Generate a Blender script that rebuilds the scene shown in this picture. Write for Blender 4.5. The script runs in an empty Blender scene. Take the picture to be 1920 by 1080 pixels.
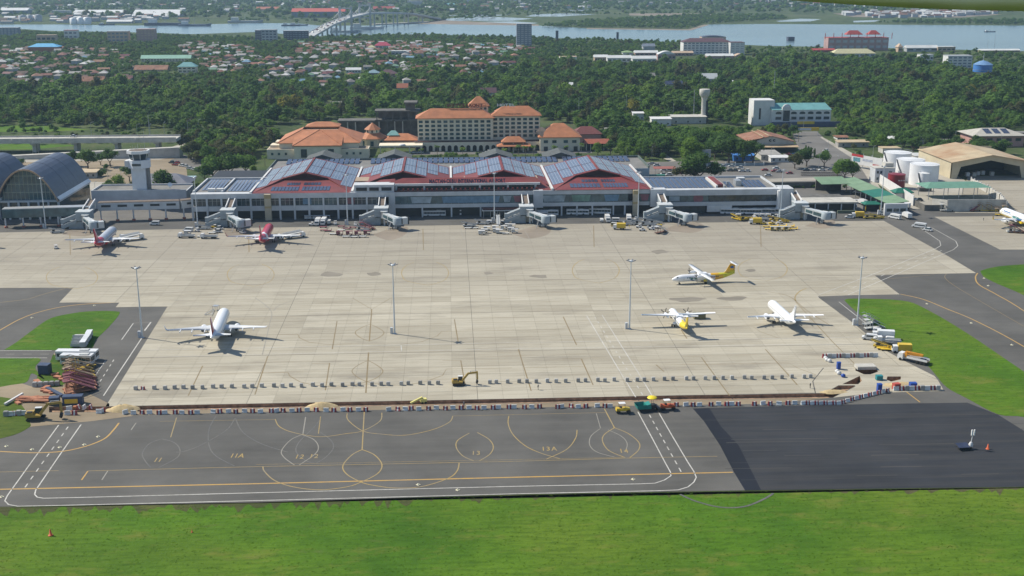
import bpy, math, random
import numpy as np
random.seed(7)
SC = bpy.context.scene
COL = SC.collection
PI = math.pi
# ---------------------------------------------------------------- camera (measured from masts, aircraft spans and joints)
FPX, PITCH, YAW, ROLL, CAMH = 2188.74, .268197, .054311, -.001429, 124.34
_cp, _sp, _cy, _sy = math.cos(PITCH), math.sin(PITCH), math.cos(YAW), math.sin(YAW)
FW = np.array([_sy*_cp, _cy*_cp, -_sp])
_r0 = np.array([_cy, -_sy, 0.0]); _u0 = np.cross(_r0, FW)
RT = _r0*math.cos(ROLL)+_u0*math.sin(ROLL)
UP = -_r0*math.sin(ROLL)+_u0*math.cos(ROLL)
cam = bpy.data.cameras.new('camera')
cam.sensor_width = 36.0; cam.lens = FPX/1920*36; cam.clip_start = .3; cam.clip_end = 30000
camo = bpy.data.objects.new('camera', cam); COL.objects.link(camo)
from mathutils import Matrix, Vector
camo.matrix_world = Matrix(((RT[0], UP[0], -FW[0], 0), (RT[1], UP[1], -FW[1], 0), (RT[2], UP[2], -FW[2], CAMH), (0, 0, 0, 1)))
SC.camera = camo
# ---------------------------------------------------------------- sky, sun, exposure
SUN_EL, SUN_AZ = math.radians(45), math.radians(-63.4)      # azimuth from +Y towards +X
W = bpy.data.worlds.new('World'); SC.world = W; W.use_nodes = True
_nt = W.node_tree; _bg = _nt.nodes['Background']
_sky = _nt.nodes.new('ShaderNodeTexSky'); _sky.sky_type = 'NISHITA'; _sky.sun_disc = False
_sky.sun_elevation = SUN_EL; _sky.sun_rotation = SUN_AZ % (2*PI); _sky.altitude = 100; _sky.air_density = 1.0; _sky.dust_density = .3; _sky.ozone_density = 2.0
_nt.links.new(_sky.outputs[0], _bg.inputs[0]); _bg.inputs[1].default_value = .095
_sl = bpy.data.lights.new('sun', 'SUN'); _sl.energy = 4.4; _sl.angle = math.radians(.53); _sl.color = (1, .93, .80)
_so = bpy.data.objects.new('sun', _sl); COL.objects.link(_so)
_sd = Vector((math.sin(SUN_AZ)*math.cos(SUN_EL), math.cos(SUN_AZ)*math.cos(SUN_EL), math.sin(SUN_EL)))
_so.rotation_euler = _sd.to_track_quat('Z', 'Y').to_euler(); _so.location = (-300, 300, 600)
SC.view_settings.view_transform = 'Standard'; SC.view_settings.look = 'None'
SC.view_settings.exposure = 0.38; SC.view_settings.gamma = 1.0; SC.view_settings.use_curve_mapping = False
SC.render.engine = 'CYCLES'
SC.cycles.use_denoising = True
SC.cycles.max_bounces = 5; SC.cycles.diffuse_bounces = 3; SC.cycles.glossy_bounces = 2; SC.cycles.transmission_bounces = 3
SC.cycles.volume_bounces = 1; SC.cycles.transparent_max_bounces = 6
SC.cycles.caustics_reflective = False; SC.cycles.caustics_refractive = False

# ---------------------------------------------------------------- measuring helpers
def G(px, py, z=0.0):
    d = FW*FPX+RT*(px-960)-UP*(py-540)
    t = (z-CAMH)/d[2]
    return (float(d[0]*t), float(d[1]*t), z)
def proj(x, y, z=0.0):
    d = np.array([x, y, z-CAMH]); zz = d@FW
    return 960+FPX*(d@RT)/zz, 540-FPX*(d@UP)/zz
def gx(px, py, z=0.0): return G(px, py, z)[0]
def gy(px, py, z=0.0): return G(px, py, z)[1]
def at_y(px, py, Y):
    'the point in the vertical plane y=Y seen at a pixel'
    d = FW*FPX+RT*(px-960)-UP*(py-540); t = Y/d[1]
    return (float(d[0]*t), Y, float(CAMH+d[2]*t))
def inpoly(x, y, P):
    c = False; n = len(P); j = n-1
    for i in range(n):
        xi, yi = P[i]; xj, yj = P[j]
        if (yi > y) != (yj > y) and x < (xj-xi)*(y-yi)/(yj-yi)+xi: c = not c
        j = i
    return c

# ---------------------------------------------------------------- mesh builder
class MB:
    def __init__(s): s.v = []; s.f = []; s.m = []; s.sm = []
    def add(s, vs, fs, m=0, smooth=False):
        o = len(s.v); s.v += [tuple(map(float, v)) for v in vs]
        for f in fs: s.f.append(tuple(i+o for i in f)); s.m.append(m); s.sm.append(smooth)
        return s
    def box(s, x0, x1, y0, y1, z0, z1, m=0):
        if x0 > x1: x0, x1 = x1, x0
        if y0 > y1: y0, y1 = y1, y0
        if z0 > z1: z0, z1 = z1, z0
        vs = [(x0,y0,z0),(x1,y0,z0),(x1,y1,z0),(x0,y1,z0),(x0,y0,z1),(x1,y0,z1),(x1,y1,z1),(x0,y1,z1)]
        return s.add(vs, [(0,3,2,1),(4,5,6,7),(0,1,5,4),(1,2,6,5),(2,3,7,6),(3,0,4,7)], m)
    def bx(s, cx, cy, cz, sx, sy, sz, m=0):
        return s.box(cx-sx/2, cx+sx/2, cy-sy/2, cy+sy/2, cz-sz/2, cz+sz/2, m)
    def hexa(s, b, t, m=0):
        'bottom quad and top quad (both counter-clockwise from above)'
        return s.add(list(b)+list(t), [(0,3,2,1),(4,5,6,7),(0,1,5,4),(1,2,6,5),(2,3,7,6),(3,0,4,7)], m)
    def beam(s, p, q, w, h=None, m=0, up=(0, 0, 1)):
        p = Vector(p); q = Vector(q); d = (q-p).normalized(); h = h or w
        a = d.cross(Vector(up))
        if a.length < 1e-4: a = d.cross(Vector((1, 0, 0)))
        a.normalize(); b = a.cross(d); a = a*w/2; b = b*h/2
        vs = [p-a-b, p+a-b, p+a+b, p-a+b, q-a-b, q+a-b, q+a+b, q-a+b]
        return s.add(vs, [(0,1,2,3),(4,7,6,5),(0,4,5,1),(1,5,6,2),(2,6,7,3),(3,7,4,0)], m)
    def tube(s, p, q, r0, r1=None, n=8, m=0, cap=True, smooth=True):
        p = Vector(p); q = Vector(q); d = (q-p).normalized(); r1 = r0 if r1 is None else r1
        a = d.cross(Vector((0, 0, 1)))
        if a.length < 1e-4: a = Vector((1, 0, 0))
        a.normalize(); b = d.cross(a)
        vs = []
        for c, r in ((p, r0), (q, r1)):
            for i in range(n):
                t = 2*PI*i/n; vs.append(c+(a*math.cos(t)+b*math.sin(t))*r)
        s.add(vs, [(i, (i+1) % n, n+(i+1) % n, n+i) for i in range(n)], m, smooth)
        if cap: s.add(vs, [tuple(range(n-1, -1, -1)), tuple(range(n, 2*n))], m)
        return s
    def lathe(s, prof, n=16, m=0, c=(0, 0, 0), smooth=True):
        vs = []; fs = []
        for r, z in prof:
            for i in range(n):
                t = 2*PI*i/n; vs.append((c[0]+r*math.cos(t), c[1]+r*math.sin(t), c[2]+z))
        for k in range(len(prof)-1):
            for i in range(n):
                j = (i+1) % n; fs.append((k*n+i, k*n+j, (k+1)*n+j, (k+1)*n+i))
        s.add(vs, fs, m, smooth)
        if prof[-1][0] > 1e-3: s.add(vs[-n:], [tuple(range(n))], m)
        return s
    def prism(s, P, z0, z1, m=0):
        'vertical prism over a polygon given counter-clockwise'
        n = len(P)
        a = sum(P[i][0]*P[(i+1) % n][1]-P[(i+1) % n][0]*P[i][1] for i in range(n))
        if a < 0: P = P[::-1]
        vs = [(p[0], p[1], z0) for p in P]+[(p[0], p[1], z1) for p in P]
        return s.add(vs, [tuple(range(n-1, -1, -1)), tuple(range(n, 2*n))]+[(i, (i+1) % n, n+(i+1) % n, n+i) for i in range(n)], m)
    def sheet(s, P, z, m=0):
        n = len(P); a = sum(P[i][0]*P[(i+1) % n][1]-P[(i+1) % n][0]*P[i][1] for i in range(n))
        if a < 0: P = P[::-1]
        return s.add([(p[0], p[1], z) for p in P], [tuple(range(n))], m)
    def quad(s, a, b, c, d, m=0): return s.add([a, b, c, d], [(0, 1, 2, 3)], m)
    def slab(s, a, b, c, d, t, m=0):
        'a thick quad: t is pushed back along the face normal'
        A, B, C, D = map(Vector, (a, b, c, d)); n = (C-A).cross(D-B); n.normalize(); n = n*t
        return s.add([A, B, C, D, A-n, B-n, C-n, D-n], [(0,1,2,3),(7,6,5,4),(4,5,1,0),(5,6,2,1),(6,7,3,2),(7,4,0,3)], m)
    def hip(s, x0, x1, y0, y1, z0, z1, rx=None, m=0, over=0.0, fascia=.35):
        'hipped roof on a rectangle, ridge along the long side'
        x0 -= over; x1 += over; y0 -= over; y1 += over
        if (x1-x0) >= (y1-y0):
            h = (y1-y0)/2 if rx is None else rx; c = (y0+y1)/2
            r = [(x0+h, c, z1), (x1-h, c, z1)]
            fs = [(0, 1, 5, 4), (1, 2, 5), (2, 3, 4, 5), (3, 0, 4)]
        else:
            h = (x1-x0)/2 if rx is None else rx; c = (x0+x1)/2
            r = [(c, y0+h, z1), (c, y1-h, z1)]
            fs = [(0, 1, 4), (1, 2, 5, 4), (2, 3, 5), (3, 0, 4, 5)]
        s.add([(x0, y0, z0), (x1, y0, z0), (x1, y1, z0), (x0, y1, z0)]+r, fs+[(3, 2, 1, 0)], m)
        if fascia: s.box(x0+.05, x1-.05, y0+.05, y1-.05, z0-fascia, z0-.003, m)
        return s
    def gable(s, x0, x1, y0, y1, z0, z1, m=0, axis='x'):
        if axis == 'x':
            c = (y0+y1)/2; r = [(x0, c, z1), (x1, c, z1)]; fs = [(0, 1, 5, 4), (1, 2, 5), (2, 3, 4, 5), (3, 0, 4)]
        else:
            c = (x0+x1)/2; r = [(c, y0, z1), (c, y1, z1)]; fs = [(0, 1, 4), (1, 2, 5, 4), (2, 3, 5), (3, 0, 4, 5)]
        return s.add([(x0, y0, z0), (x1, y0, z0), (x1, y1, z0), (x0, y1, z0)]+r, fs+[(3, 2, 1, 0)], m)
    def mesh(s, name, mats):
        me = bpy.data.meshes.new(name); me.from_pydata(s.v, [], s.f)
        if not isinstance(mats, (list, tuple)): mats = [mats]
        for mm in mats: me.materials.append(mm)
        if len(mats) > 1: me.polygons.foreach_set('material_index', s.m)
        if any(s.sm): me.polygons.foreach_set('use_smooth', s.sm)
        me.update(); return me
    def build(s, name, mats, parent=None, loc=None, rz=0.0):
        return link(name, s.mesh(name, mats), parent, loc, rz)
def link(name, me, parent=None, loc=None, rz=0.0):
    o = bpy.data.objects.new(name, me); COL.objects.link(o)
    if parent is not None: o.parent = parent
    if loc is not None: o.location = loc
    if rz: o.rotation_euler = (0, 0, rz)
    return o
def tag(o, label=None, cat=None, group=None, kind=None):
    if label: o['label'] = label
    if cat: o['category'] = cat
    if group: o['group'] = group
    if kind: o['kind'] = kind
    return o
def thing(name, label, cat, loc=(0, 0, 0), rz=0.0, group=None):
    o = link(name, None, None, loc, rz); o.empty_display_size = .5
    return tag(o, label, cat, group)
KIDS = {}
def copy_tree(o, parent=None):
    c = o.copy(); COL.objects.link(c); c.parent = parent
    for ch in list(o.children): copy_tree(ch, c)
    return c
def place(proto, x, y, rz, label=None, group=None, z=0.0, scale=None):
    'first call moves the prototype itself, later calls copy it'
    if proto.get('_used'): o = copy_tree(proto)
    else: o = proto; proto['_used'] = 1
    o.location = (x, y, z); o.rotation_euler = (0, 0, rz)
    if scale: o.scale = (scale, scale, scale)
    if label: o['label'] = label
    if group: o['group'] = group
    return o
def proto(name, cat, group=None): return thing(name, 'x', cat, (0, -500, 0), 0, group)

# ---------------------------------------------------------------- materials
MATS = {}
def nn(nt, t, **k):
    n = nt.nodes.new(t)
    for a, b in k.items(): setattr(n, a, b)
    return n
def mixc(nt, fac, a, b, blend='MIX'):
    n = nn(nt, 'ShaderNodeMix', data_type='RGBA', blend_type=blend)
    for sock, v in ((n.inputs[0], fac), (n.inputs[6], a), (n.inputs[7], b)):
        if isinstance(v, bpy.types.NodeSocket): nt.links.new(v, sock)
        elif isinstance(v, (int, float)): sock.default_value = v
        else: sock.default_value = (*v[:3], 1)
    return n.outputs[2]
def mth(nt, op, a, b=None, c=None, clamp=False):
    n = nn(nt, 'ShaderNodeMath', operation=op); n.use_clamp = clamp
    for i, v in enumerate((a, b, c)):
        if v is None: continue
        if isinstance(v, bpy.types.NodeSocket): nt.links.new(v, n.inputs[i])
        else: n.inputs[i].default_value = v
    return n.outputs[0]
def ramp(nt, fac, lo, hi):
    n = nn(nt, 'ShaderNodeMapRange'); n.clamp = True
    nt.links.new(fac, n.inputs[0]); n.inputs[1].default_value = lo; n.inputs[2].default_value = hi
    return n.outputs[0]
def noise(nt, vec, scale, detail=3, rough=.55, stretch=None):
    if stretch:
        mp = nn(nt, 'ShaderNodeMapping'); nt.links.new(vec, mp.inputs[0]); mp.inputs[3].default_value = stretch; vec = mp.outputs[0]
    n = nn(nt, 'ShaderNodeTexNoise'); nt.links.new(vec, n.inputs['Vector'])
    n.inputs['Scale'].default_value = scale; n.inputs['Detail'].default_value = detail; n.inputs['Roughness'].default_value = rough
    return n.outputs[0]
def newmat(name):
    m = bpy.data.materials.new(name); m.use_nodes = True; nt = m.node_tree
    b = nt.nodes['Principled BSDF']; MATS[name] = m
    return m, nt, b
def world_pos(nt): return nn(nt, 'ShaderNodeNewGeometry').outputs['Position']
def mat(name, col, rough=.6, metal=0.0, var=.16, scale=.6, dirt=0.0, dirtcol=(.12, .1, .08), bump=0.0, rnd=0.0, spec=.4, alpha=1.0, coat=0.0):
    if name in MATS: return MATS[name]
    m, nt, b = newmat(name)
    vec = nn(nt, 'ShaderNodeTexCoord').outputs['Object']
    n1 = noise(nt, vec, scale, 4)
    lo = tuple(c*(1-var) for c in col); hi = tuple(min(1, c*(1+var)) for c in col)
    c = mixc(nt, ramp(nt, n1, .3, .7), lo, hi)
    if dirt:
        n2 = noise(nt, vec, scale*.35, 5, .65)
        c = mixc(nt, mth(nt, 'MULTIPLY', ramp(nt, n2, .45, .75), dirt), c, dirtcol)
    if rnd:
        oi = nn(nt, 'ShaderNodeObjectInfo')
        h = nn(nt, 'ShaderNodeHueSaturation'); nt.links.new(c, h.inputs['Color'])
        nt.links.new(mth(nt, 'ADD', mth(nt, 'MULTIPLY', oi.outputs['Random'], 2*rnd), 1-rnd), h.inputs['Value']); c = h.outputs[0]
    nt.links.new(c, b.inputs['Base Color'])
    b.inputs['Roughness'].default_value = rough; b.inputs['Metallic'].default_value = metal
    b.inputs['Specular IOR Level'].default_value = spec; b.inputs['Coat Weight'].default_value = coat
    if bump:
        bn = nn(nt, 'ShaderNodeBump'); bn.inputs['Strength'].default_value = bump; bn.inputs['Distance'].default_value = .1
        nt.links.new(noise(nt, vec, scale*6, 3), bn.inputs['Height']); nt.links.new(bn.outputs[0], b.inputs['Normal'])
    return m
def srgb(r, g, b):
    f = lambda c: (c/255/12.92) if c/255 <= .04045 else ((c/255+.055)/1.055)**2.4
    return (f(r), f(g), f(b))
GLYPH = {}
def glyph(ch, thick, bold, m, name='letter'):
    key = (ch, thick, bold, m.name)
    if key not in GLYPH:
        c = bpy.data.curves.new('glyph', 'FONT'); c.body = ch; c.align_x = 'CENTER'; c.extrude = thick; c.offset = bold; c.resolution_u = 2
        o = bpy.data.objects.new('glyph', c); COL.objects.link(o); dg = bpy.context.evaluated_depsgraph_get(); dg.update()
        me = bpy.data.meshes.new_from_object(o.evaluated_get(dg)); me.materials.clear(); me.materials.append(m); GLYPH[key] = me
        bpy.data.objects.remove(o); bpy.data.curves.remove(c)
    return GLYPH[key]
ADV = {'I': .32, ' ': .36, 'M': .82, 'W': .92, '-': .40, 'L': .56, 'E': .62, 'F': .6, '1': .5}
def letters(txt, name, m, parent, loc, size, sx, rot, thick=.12, bold=.015):
    'each letter its own solid piece'
    x = 0.0; total = sum(ADV.get(ch, .70) for ch in txt); R3 = Matrix.Rotation(rot[2], 3, 'Z') @ Matrix.Rotation(rot[0], 3, 'X')
    for ch in txt:
        w = ADV.get(ch, .70)
        if ch != ' ':
            o = link(name, glyph(ch, thick, bold, m), parent); o.location = Vector(loc)+R3 @ Vector(((x+w/2-total/2)*size*sx, 0, 0)); o.rotation_euler = (rot[0], 0, rot[2]); o.scale = (size*sx, size, 1)
        x += w
HAZE = 6.0e-5
BLOCK = []
# ================================================================ GROUND
from mathutils.geometry import tessellate_polygon
def tess(mb, outer, holes, z, m=0):
    rings = [[Vector((p[0], p[1], 0)) for p in outer]]+[[Vector((p[0], p[1], 0)) for p in h] for h in holes]
    vs = [(v.x, v.y, z) for r in rings for v in r]
    fs = []
    for t in tessellate_polygon(rings):
        a, b, c = (Vector(vs[i]) for i in t)
        fs.append(t if (b-a).cross(c-a).z > 0 else (t[0], t[2], t[1]))
    return mb.add(vs, fs, m)
def gp(pts, z=0): return [G(x, y, z)[:2] for x, y in pts]
def catmull(P, n=5):
    out = []; L = len(P)
    for i in range(L-1):
        p0 = np.array(P[max(i-1, 0)]); p1 = np.array(P[i]); p2 = np.array(P[i+1]); p3 = np.array(P[min(i+2, L-1)])
        for k in range(n):
            t = k/n; out.append(tuple(.5*((2*p1)+(p2-p0)*t+(2*p0-5*p1+4*p2-p3)*t*t+(3*p1-p0-3*p2+p3)*t**3)))
    out.append(tuple(P[-1])); return out
def struct(o, kind='structure'): o['kind'] = kind; return o

# ---- ground materials (world-space procedural)
def mat_grass(name, a, b, c, soil=.25):
    m, nt, bs = newmat(name); P = world_pos(nt)
    n1 = noise(nt, P, .035, 5, .6); n2 = noise(nt, P, .4, 4, .65); n3 = noise(nt, P, .012, 3)
    n4 = noise(nt, P, .22, 5, .7, (.35, 1, 1)); n5 = noise(nt, P, 3.0, 2, .6)
    col = mixc(nt, ramp(nt, n1, .34, .66), a, b)
    col = mixc(nt, mth(nt, 'MULTIPLY', ramp(nt, n3, .44, .66), .65), col, c)
    col = mixc(nt, mth(nt, 'MULTIPLY', ramp(nt, n2, .5, .8), .5), col, tuple(x*.5 for x in a))
    col = mixc(nt, mth(nt, 'MULTIPLY', ramp(nt, n4, .6, .76), soil), col, (.13, .105, .06))
    col = mixc(nt, mth(nt, 'MULTIPLY', ramp(nt, n5, .3, .75), .35), col, tuple(x*.62 for x in b))
    n6 = noise(nt, P, .9, 5, .7, (.16, 1, 1)); n7 = noise(nt, P, .16, 5, .7, (.4, 1, 1))
    col = mixc(nt, mth(nt, 'MULTIPLY', ramp(nt, n6, .45, .68), .55), col, tuple(x*.55 for x in a))
    col = mixc(nt, mth(nt, 'MULTIPLY', ramp(nt, n7, .54, .68), .6), col, (.16, .17, .035))
    nt.links.new(col, bs.inputs['Base Color']); bs.inputs['Roughness'].default_value = .9; bs.inputs['Specular IOR Level'].default_value = .1
    bn = nn(nt, 'ShaderNodeBump'); bn.inputs['Strength'].default_value = .8; bn.inputs['Distance'].default_value = .25
    nt.links.new(mth(nt, 'ADD', n2, mth(nt, 'MULTIPLY', n5, .5)), bn.inputs['Height']); nt.links.new(bn.outputs[0], bs.inputs['Normal'])
    return m
def mat_asphalt(name, base, warm, streak=.35, blot=.5):
    m, nt, bs = newmat(name); P = world_pos(nt)
    n1 = noise(nt, P, .05, 5, .6); n2 = noise(nt, P, .35, 4, .6, (.06, 1, 1)); n3 = noise(nt, P, .012, 4, .6, (.35, 1, 1)); n4 = noise(nt, P, 2.2, 3, .7)
    col = mixc(nt, ramp(nt, n1, .3, .7), tuple(x*.74 for x in base), tuple(x*1.24 for x in base))
    col = mixc(nt, mth(nt, 'MULTIPLY', ramp(nt, n2, .42, .7), streak), col, warm)
    col = mixc(nt, mth(nt, 'MULTIPLY', ramp(nt, n3, .5, .72), blot), col, tuple(x*.6 for x in base))
    col = mixc(nt, mth(nt, 'MULTIPLY', ramp(nt, n4, .4, .8), .25), col, tuple(x*.7 for x in base))
    nt.links.new(col, bs.inputs['Base Color']); bs.inputs['Roughness'].default_value = .85; bs.inputs['Specular IOR Level'].default_value = .25
    return m
SLAB = 7.6
def mat_concrete():
    m, nt, bs = newmat('apron_concrete'); P = world_pos(nt)
    sn = nn(nt, 'ShaderNodeVectorMath', operation='SNAP'); nt.links.new(P, sn.inputs[0]); sn.inputs[1].default_value = (SLAB, SLAB, 50)
    wn = nn(nt, 'ShaderNodeTexWhiteNoise', noise_dimensions='2D'); nt.links.new(sn.outputs[0], wn.inputs['Vector'])
    sn2 = nn(nt, 'ShaderNodeVectorMath', operation='SNAP'); nt.links.new(P, sn2.inputs[0]); sn2.inputs[1].default_value = (SLAB*7, SLAB, 50)
    wn2 = nn(nt, 'ShaderNodeTexWhiteNoise', noise_dimensions='2D'); nt.links.new(sn2.outputs[0], wn2.inputs['Vector'])
    a, b = (.35, .32, .25), (.49, .455, .365)
    tone = mth(nt, 'ADD', mth(nt, 'MULTIPLY', wn.outputs[0], .28), mth(nt, 'MULTIPLY', wn2.outputs[0], .55))
    big = noise(nt, P, .011, 4, .6); tone = mth(nt, 'ADD', tone, mth(nt, 'MULTIPLY', mth(nt, 'SUBTRACT', big, .5), 1.3), clamp=True)
    col = mixc(nt, tone, a, b)
    st = noise(nt, P, .5, 5, .65, (.07, 1, 1)); col = mixc(nt, mth(nt, 'MULTIPLY', ramp(nt, st, .46, .70), .48), col, (.225, .185, .125))
    s2 = noise(nt, P, .09, 5, .65, (.3, 1, 1)); col = mixc(nt, mth(nt, 'MULTIPLY', ramp(nt, s2, .52, .70), .6), col, (.20, .18, .145))
    s3 = noise(nt, P, .25, 5, .7, (.22, 1, 1)); col = mixc(nt, mth(nt, 'MULTIPLY', ramp(nt, s3, .56, .78), .35), col, (.52, .48, .40))
    # the part by the gates is greyer from rubber and oil
    sx = nn(nt, 'ShaderNodeSeparateXYZ'); nt.links.new(P, sx.inputs[0])
    far = mth(nt, 'MULTIPLY', ramp(nt, mth(nt, 'ADD', sx.outputs[1], mth(nt, 'MULTIPLY', big, 60)), 470, 560), .55)
    col = mixc(nt, far, col, (.26, .235, .195))
    f = noise(nt, P, 1.8, 3, .7); col = mixc(nt, mth(nt, 'MULTIPLY', ramp(nt, f, .45, .8), .2), col, (.24, .21, .17))
    nt.links.new(col, bs.inputs['Base Color']); bs.inputs['Roughness'].default_value = .85; bs.inputs['Specular IOR Level'].default_value = .25
    return m
def mat_paint(name, col, wear):
    m, nt, bs = newmat(name); P = world_pos(nt)
    n1 = noise(nt, P, .9, 4, .7); n2 = noise(nt, P, .06, 3)
    f = mth(nt, 'MULTIPLY', ramp(nt, mth(nt, 'ADD', mth(nt, 'MULTIPLY', n1, .6), mth(nt, 'MULTIPLY', n2, .4)), .35, .62), wear)
    c = mixc(nt, f, col, (.2, .185, .15)); nt.links.new(c, bs.inputs['Base Color']); bs.inputs['Roughness'].default_value = .7
    return m
def mat_terrain():
    m, nt, bs = newmat('terrain'); P = world_pos(nt)
    n1 = noise(nt, P, .02, 5, .65); n2 = noise(nt, P, .15, 4, .65); n3 = noise(nt, P, .006, 3)
    col = mixc(nt, ramp(nt, n1, .38, .62), (.035, .06, .02), (.075, .105, .035))
    col = mixc(nt, mth(nt, 'MULTIPLY', ramp(nt, n2, .52, .74), .7), col, (.15, .125, .085))
    col = mixc(nt, mth(nt, 'MULTIPLY', ramp(nt, n3, .55, .7), .4), col, (.12, .12, .07))
    nt.links.new(col, bs.inputs['Base Color']); bs.inputs['Roughness'].default_value = .95; bs.inputs['Specular IOR Level'].default_value = .1
    return m
def mat_water(name, col, rough=.22):
    m, nt, bs = newmat(name); P = world_pos(nt)
    n1 = noise(nt, P, .004, 4, .6, (.3, 1, 1)); n2 = noise(nt, P, .12, 3, .6, (.5, 1, 1))
    c = mixc(nt, ramp(nt, n1, .35, .65), tuple(x*.85 for x in col), tuple(x*1.2 for x in col)); nt.links.new(c, bs.inputs['Base Color'])
    bs.inputs['Roughness'].default_value = rough; bs.inputs['IOR'].default_value = 1.33
    bn = nn(nt, 'ShaderNodeBump'); bn.inputs['Strength'].default_value = .25; bn.inputs['Distance'].default_value = .5
    nt.links.new(n2, bn.inputs['Height']); nt.links.new(bn.outputs[0], bs.inputs['Normal'])
    return m
GRASS = mat_grass('grass', (.046, .122, .010), (.090, .190, .014), (.150, .205, .022), .5)
LAWN = mat_grass('lawn', (.038, .095, .010), (.07, .14, .014), (.11, .13, .024), .6)
ASPH = mat_asphalt('asphalt', (.103, .100, .093), (.145, .138, .124))
ASPH_NEW = mat_asphalt('asphalt_new', (.030, .033, .040), (.062, .060, .058), .5, .3)
ASPH_ROAD = mat_asphalt('asphalt_road', (.155, .148, .138), (.21, .2, .18))
ASPH_SEAL = mat_asphalt('asphalt_seal', (.012, .015, .024), (.016, .02, .03), .2, .1)
CONC = mat_concrete()
TERR = mat_terrain()
DIRT = mat_asphalt('dirt', (.25, .20, .135), (.34, .28, .2), .5, .4)
PAVE = mat_asphalt('pale_paving', (.36, .335, .285), (.44, .41, .35), .4, .3)
EARTH = mat('earth', (.34, .22, .14), .95, 0, .4, .8, .5, (.06, .04, .03), .5)
P_ORANGE = mat_paint('paint_orange', (.52, .30, .05), .5)
P_GOLD = mat_paint('paint_gold', (.40, .27, .06), .8)
P_OLD = mat_paint('paint_old', (.215, .145, .045), .55)
P_WHITE = mat_paint('paint_white', (.62, .61, .57), .6)
P_FAINT = mat_paint('paint_faint', (.30, .285, .25), .8)
P_BLUE = mat_paint('paint_ghost', (.06, .066, .075), .6)

# ---- excavations: the trench along the apron edge and the pits beside it
T_N = [(92, 763), (205, 762.5), (480, 757), (960, 748), (1280, 741.5), (1435, 739.5), (1546, 737.5), (1573, 723), (1602, 723)]
T_S = [(1602.5, 724), (1561, 745.5), (1435, 747.5), (960, 756), (480, 765), (205, 772.5), (92, 773)]
TRENCH = gp(T_N+T_S)
PITS = [gp([(1579, 720.5), (1612, 705), (1616, 714), (1609, 720.5)]), gp([(1604, 689), (1640, 689), (1647, 697), (1632, 702), (1620, 702), (1604, 695)]),
        gp([(1664, 706), (1689, 706), (1689, 711.5), (1671, 715.5), (1662, 712)])]
HOLES = [TRENCH]+PITS
ground = struct(tess(MB(), [(-9000, -900), (9000, -900), (9000, 12000), (-9000, 12000)], HOLES, -.05).build('ground', TERR))
tr = MB()
for k, H in enumerate(HOLES):
    a = sum(H[i][0]*H[(i+1) % len(H)][1]-H[(i+1) % len(H)][0]*H[i][1] for i in range(len(H)))
    h = H if a > 0 else H[::-1]; n = len(h); d = -1.0 if k == 0 else -1.9
    vs = [(p[0], p[1], d) for p in h]+[(p[0], p[1], -.004) for p in h]
    tr.add(vs, [(n+i, n+(i+1) % n, (i+1) % n, i) for i in range(n)])
    tess(tr, h, [], d)
struct(tr.build('trench', EARTH))
# ---- airfield asphalt, one sheet under apron, taxiways and stands
AIR = gp([(-500, 962), (0, 950), (480, 942), (960, 927), (1390, 919.5), (1920, 912.5), (2500, 906), (2500, 395), (1920, 388), (1440, 396), (960, 402), (480, 408), (0, 421), (-500, 430)])
asphalt = struct(tess(MB(), AIR, HOLES, 0).build('taxiway_asphalt', ASPH))
# ragged verge where soil and grass meet the asphalt
grass_front = struct(MB().sheet(gp([(-700, 963), (0, 951.5), (480, 943.5), (960, 928.5), (1390, 921), (1920, 914), (2700, 905)])+[(420, 60), (-420, 60)], -.02).build('grass_field', GRASS))
VERGE = mat_grass('verge', (.055, .07, .022), (.09, .10, .035), (.12, .10, .06), 1.0)
_rv = random.Random(5); _top = [(-300, 958), (0, 951), (480, 943), (960, 928), (1390, 920.5), (1920, 913.5), (2300, 909)]; _e1 = []; _e2 = []
for (xa, ya), (xb, yb) in zip(_top, _top[1:]):
    for k in range(70): t = k/70; _e1.append((xa+(xb-xa)*t, ya+(yb-ya)*t+.3)); _e2.append((xa+(xb-xa)*t, ya+(yb-ya)*t+abs(_rv.gauss(5, 4))*(1.3 if xa < 900 else .8)))
struct(MB().sheet(gp(_e1+_e2[::-1]), -.012).build('soil_verge', VERGE))
def island(name, pts, m=GRASS, z=.05, n=4):
    P = [G(x, y)[:2] for x, y in catmull(pts+[pts[0]], n)[:-1]]
    return struct(MB().prism(P, -.02, z).build(name, m))
island('grass_island', [(8, 656), (32, 641), (60, 620), (95, 597), (140, 587), (175, 583.5), (219, 584), (223, 590), (205, 612), (180, 637), (167, 655), (100, 656.5)])
island('grass_island', [(-90, 672), (40, 672), (76, 673), (66, 690), (84, 712), (60, 700), (50, 716), (20, 722), (-90, 735)])
island('grass_island', [(100, 664), (130, 690), (128, 712), (108, 726), (75, 722), (70, 706), (88, 690)], LAWN)
island('grass_island', [(-80, 745), (25, 748), (55, 790), (52, 803), (10, 820), (-80, 830)], LAWN)
island('grass_island', [(1583, 563), (1600, 560), (1690, 563.5), (1735, 579), (1815, 626), (1920, 697), (2150, 850), (2150, 900), (1990, 805), (1920, 782), (1872, 777), (1815, 748), (1775, 726), (1752, 700), (1722, 667), (1690, 648), (1642, 612), (1605, 584)])
island('grass_island', [(1838, 508), (1870, 500), (1940, 495), (2100, 490), (2100, 640), (1960, 574), (1908, 548), (1870, 532), (1845, 519)])
struct(MB().sheet(gp([(0, 716), (25, 714), (60, 725), (78, 700), (98, 690), (100, 664), (150, 608), (157, 613), (108, 668), (130, 700), (150, 730), (205, 757), (205, 762), (92, 763), (92, 773.5), (205, 773), (250, 780), (170, 790), (60, 800), (-60, 812), (-60, 740)]), .03).build('dirt_yard', DIRT))
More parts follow.
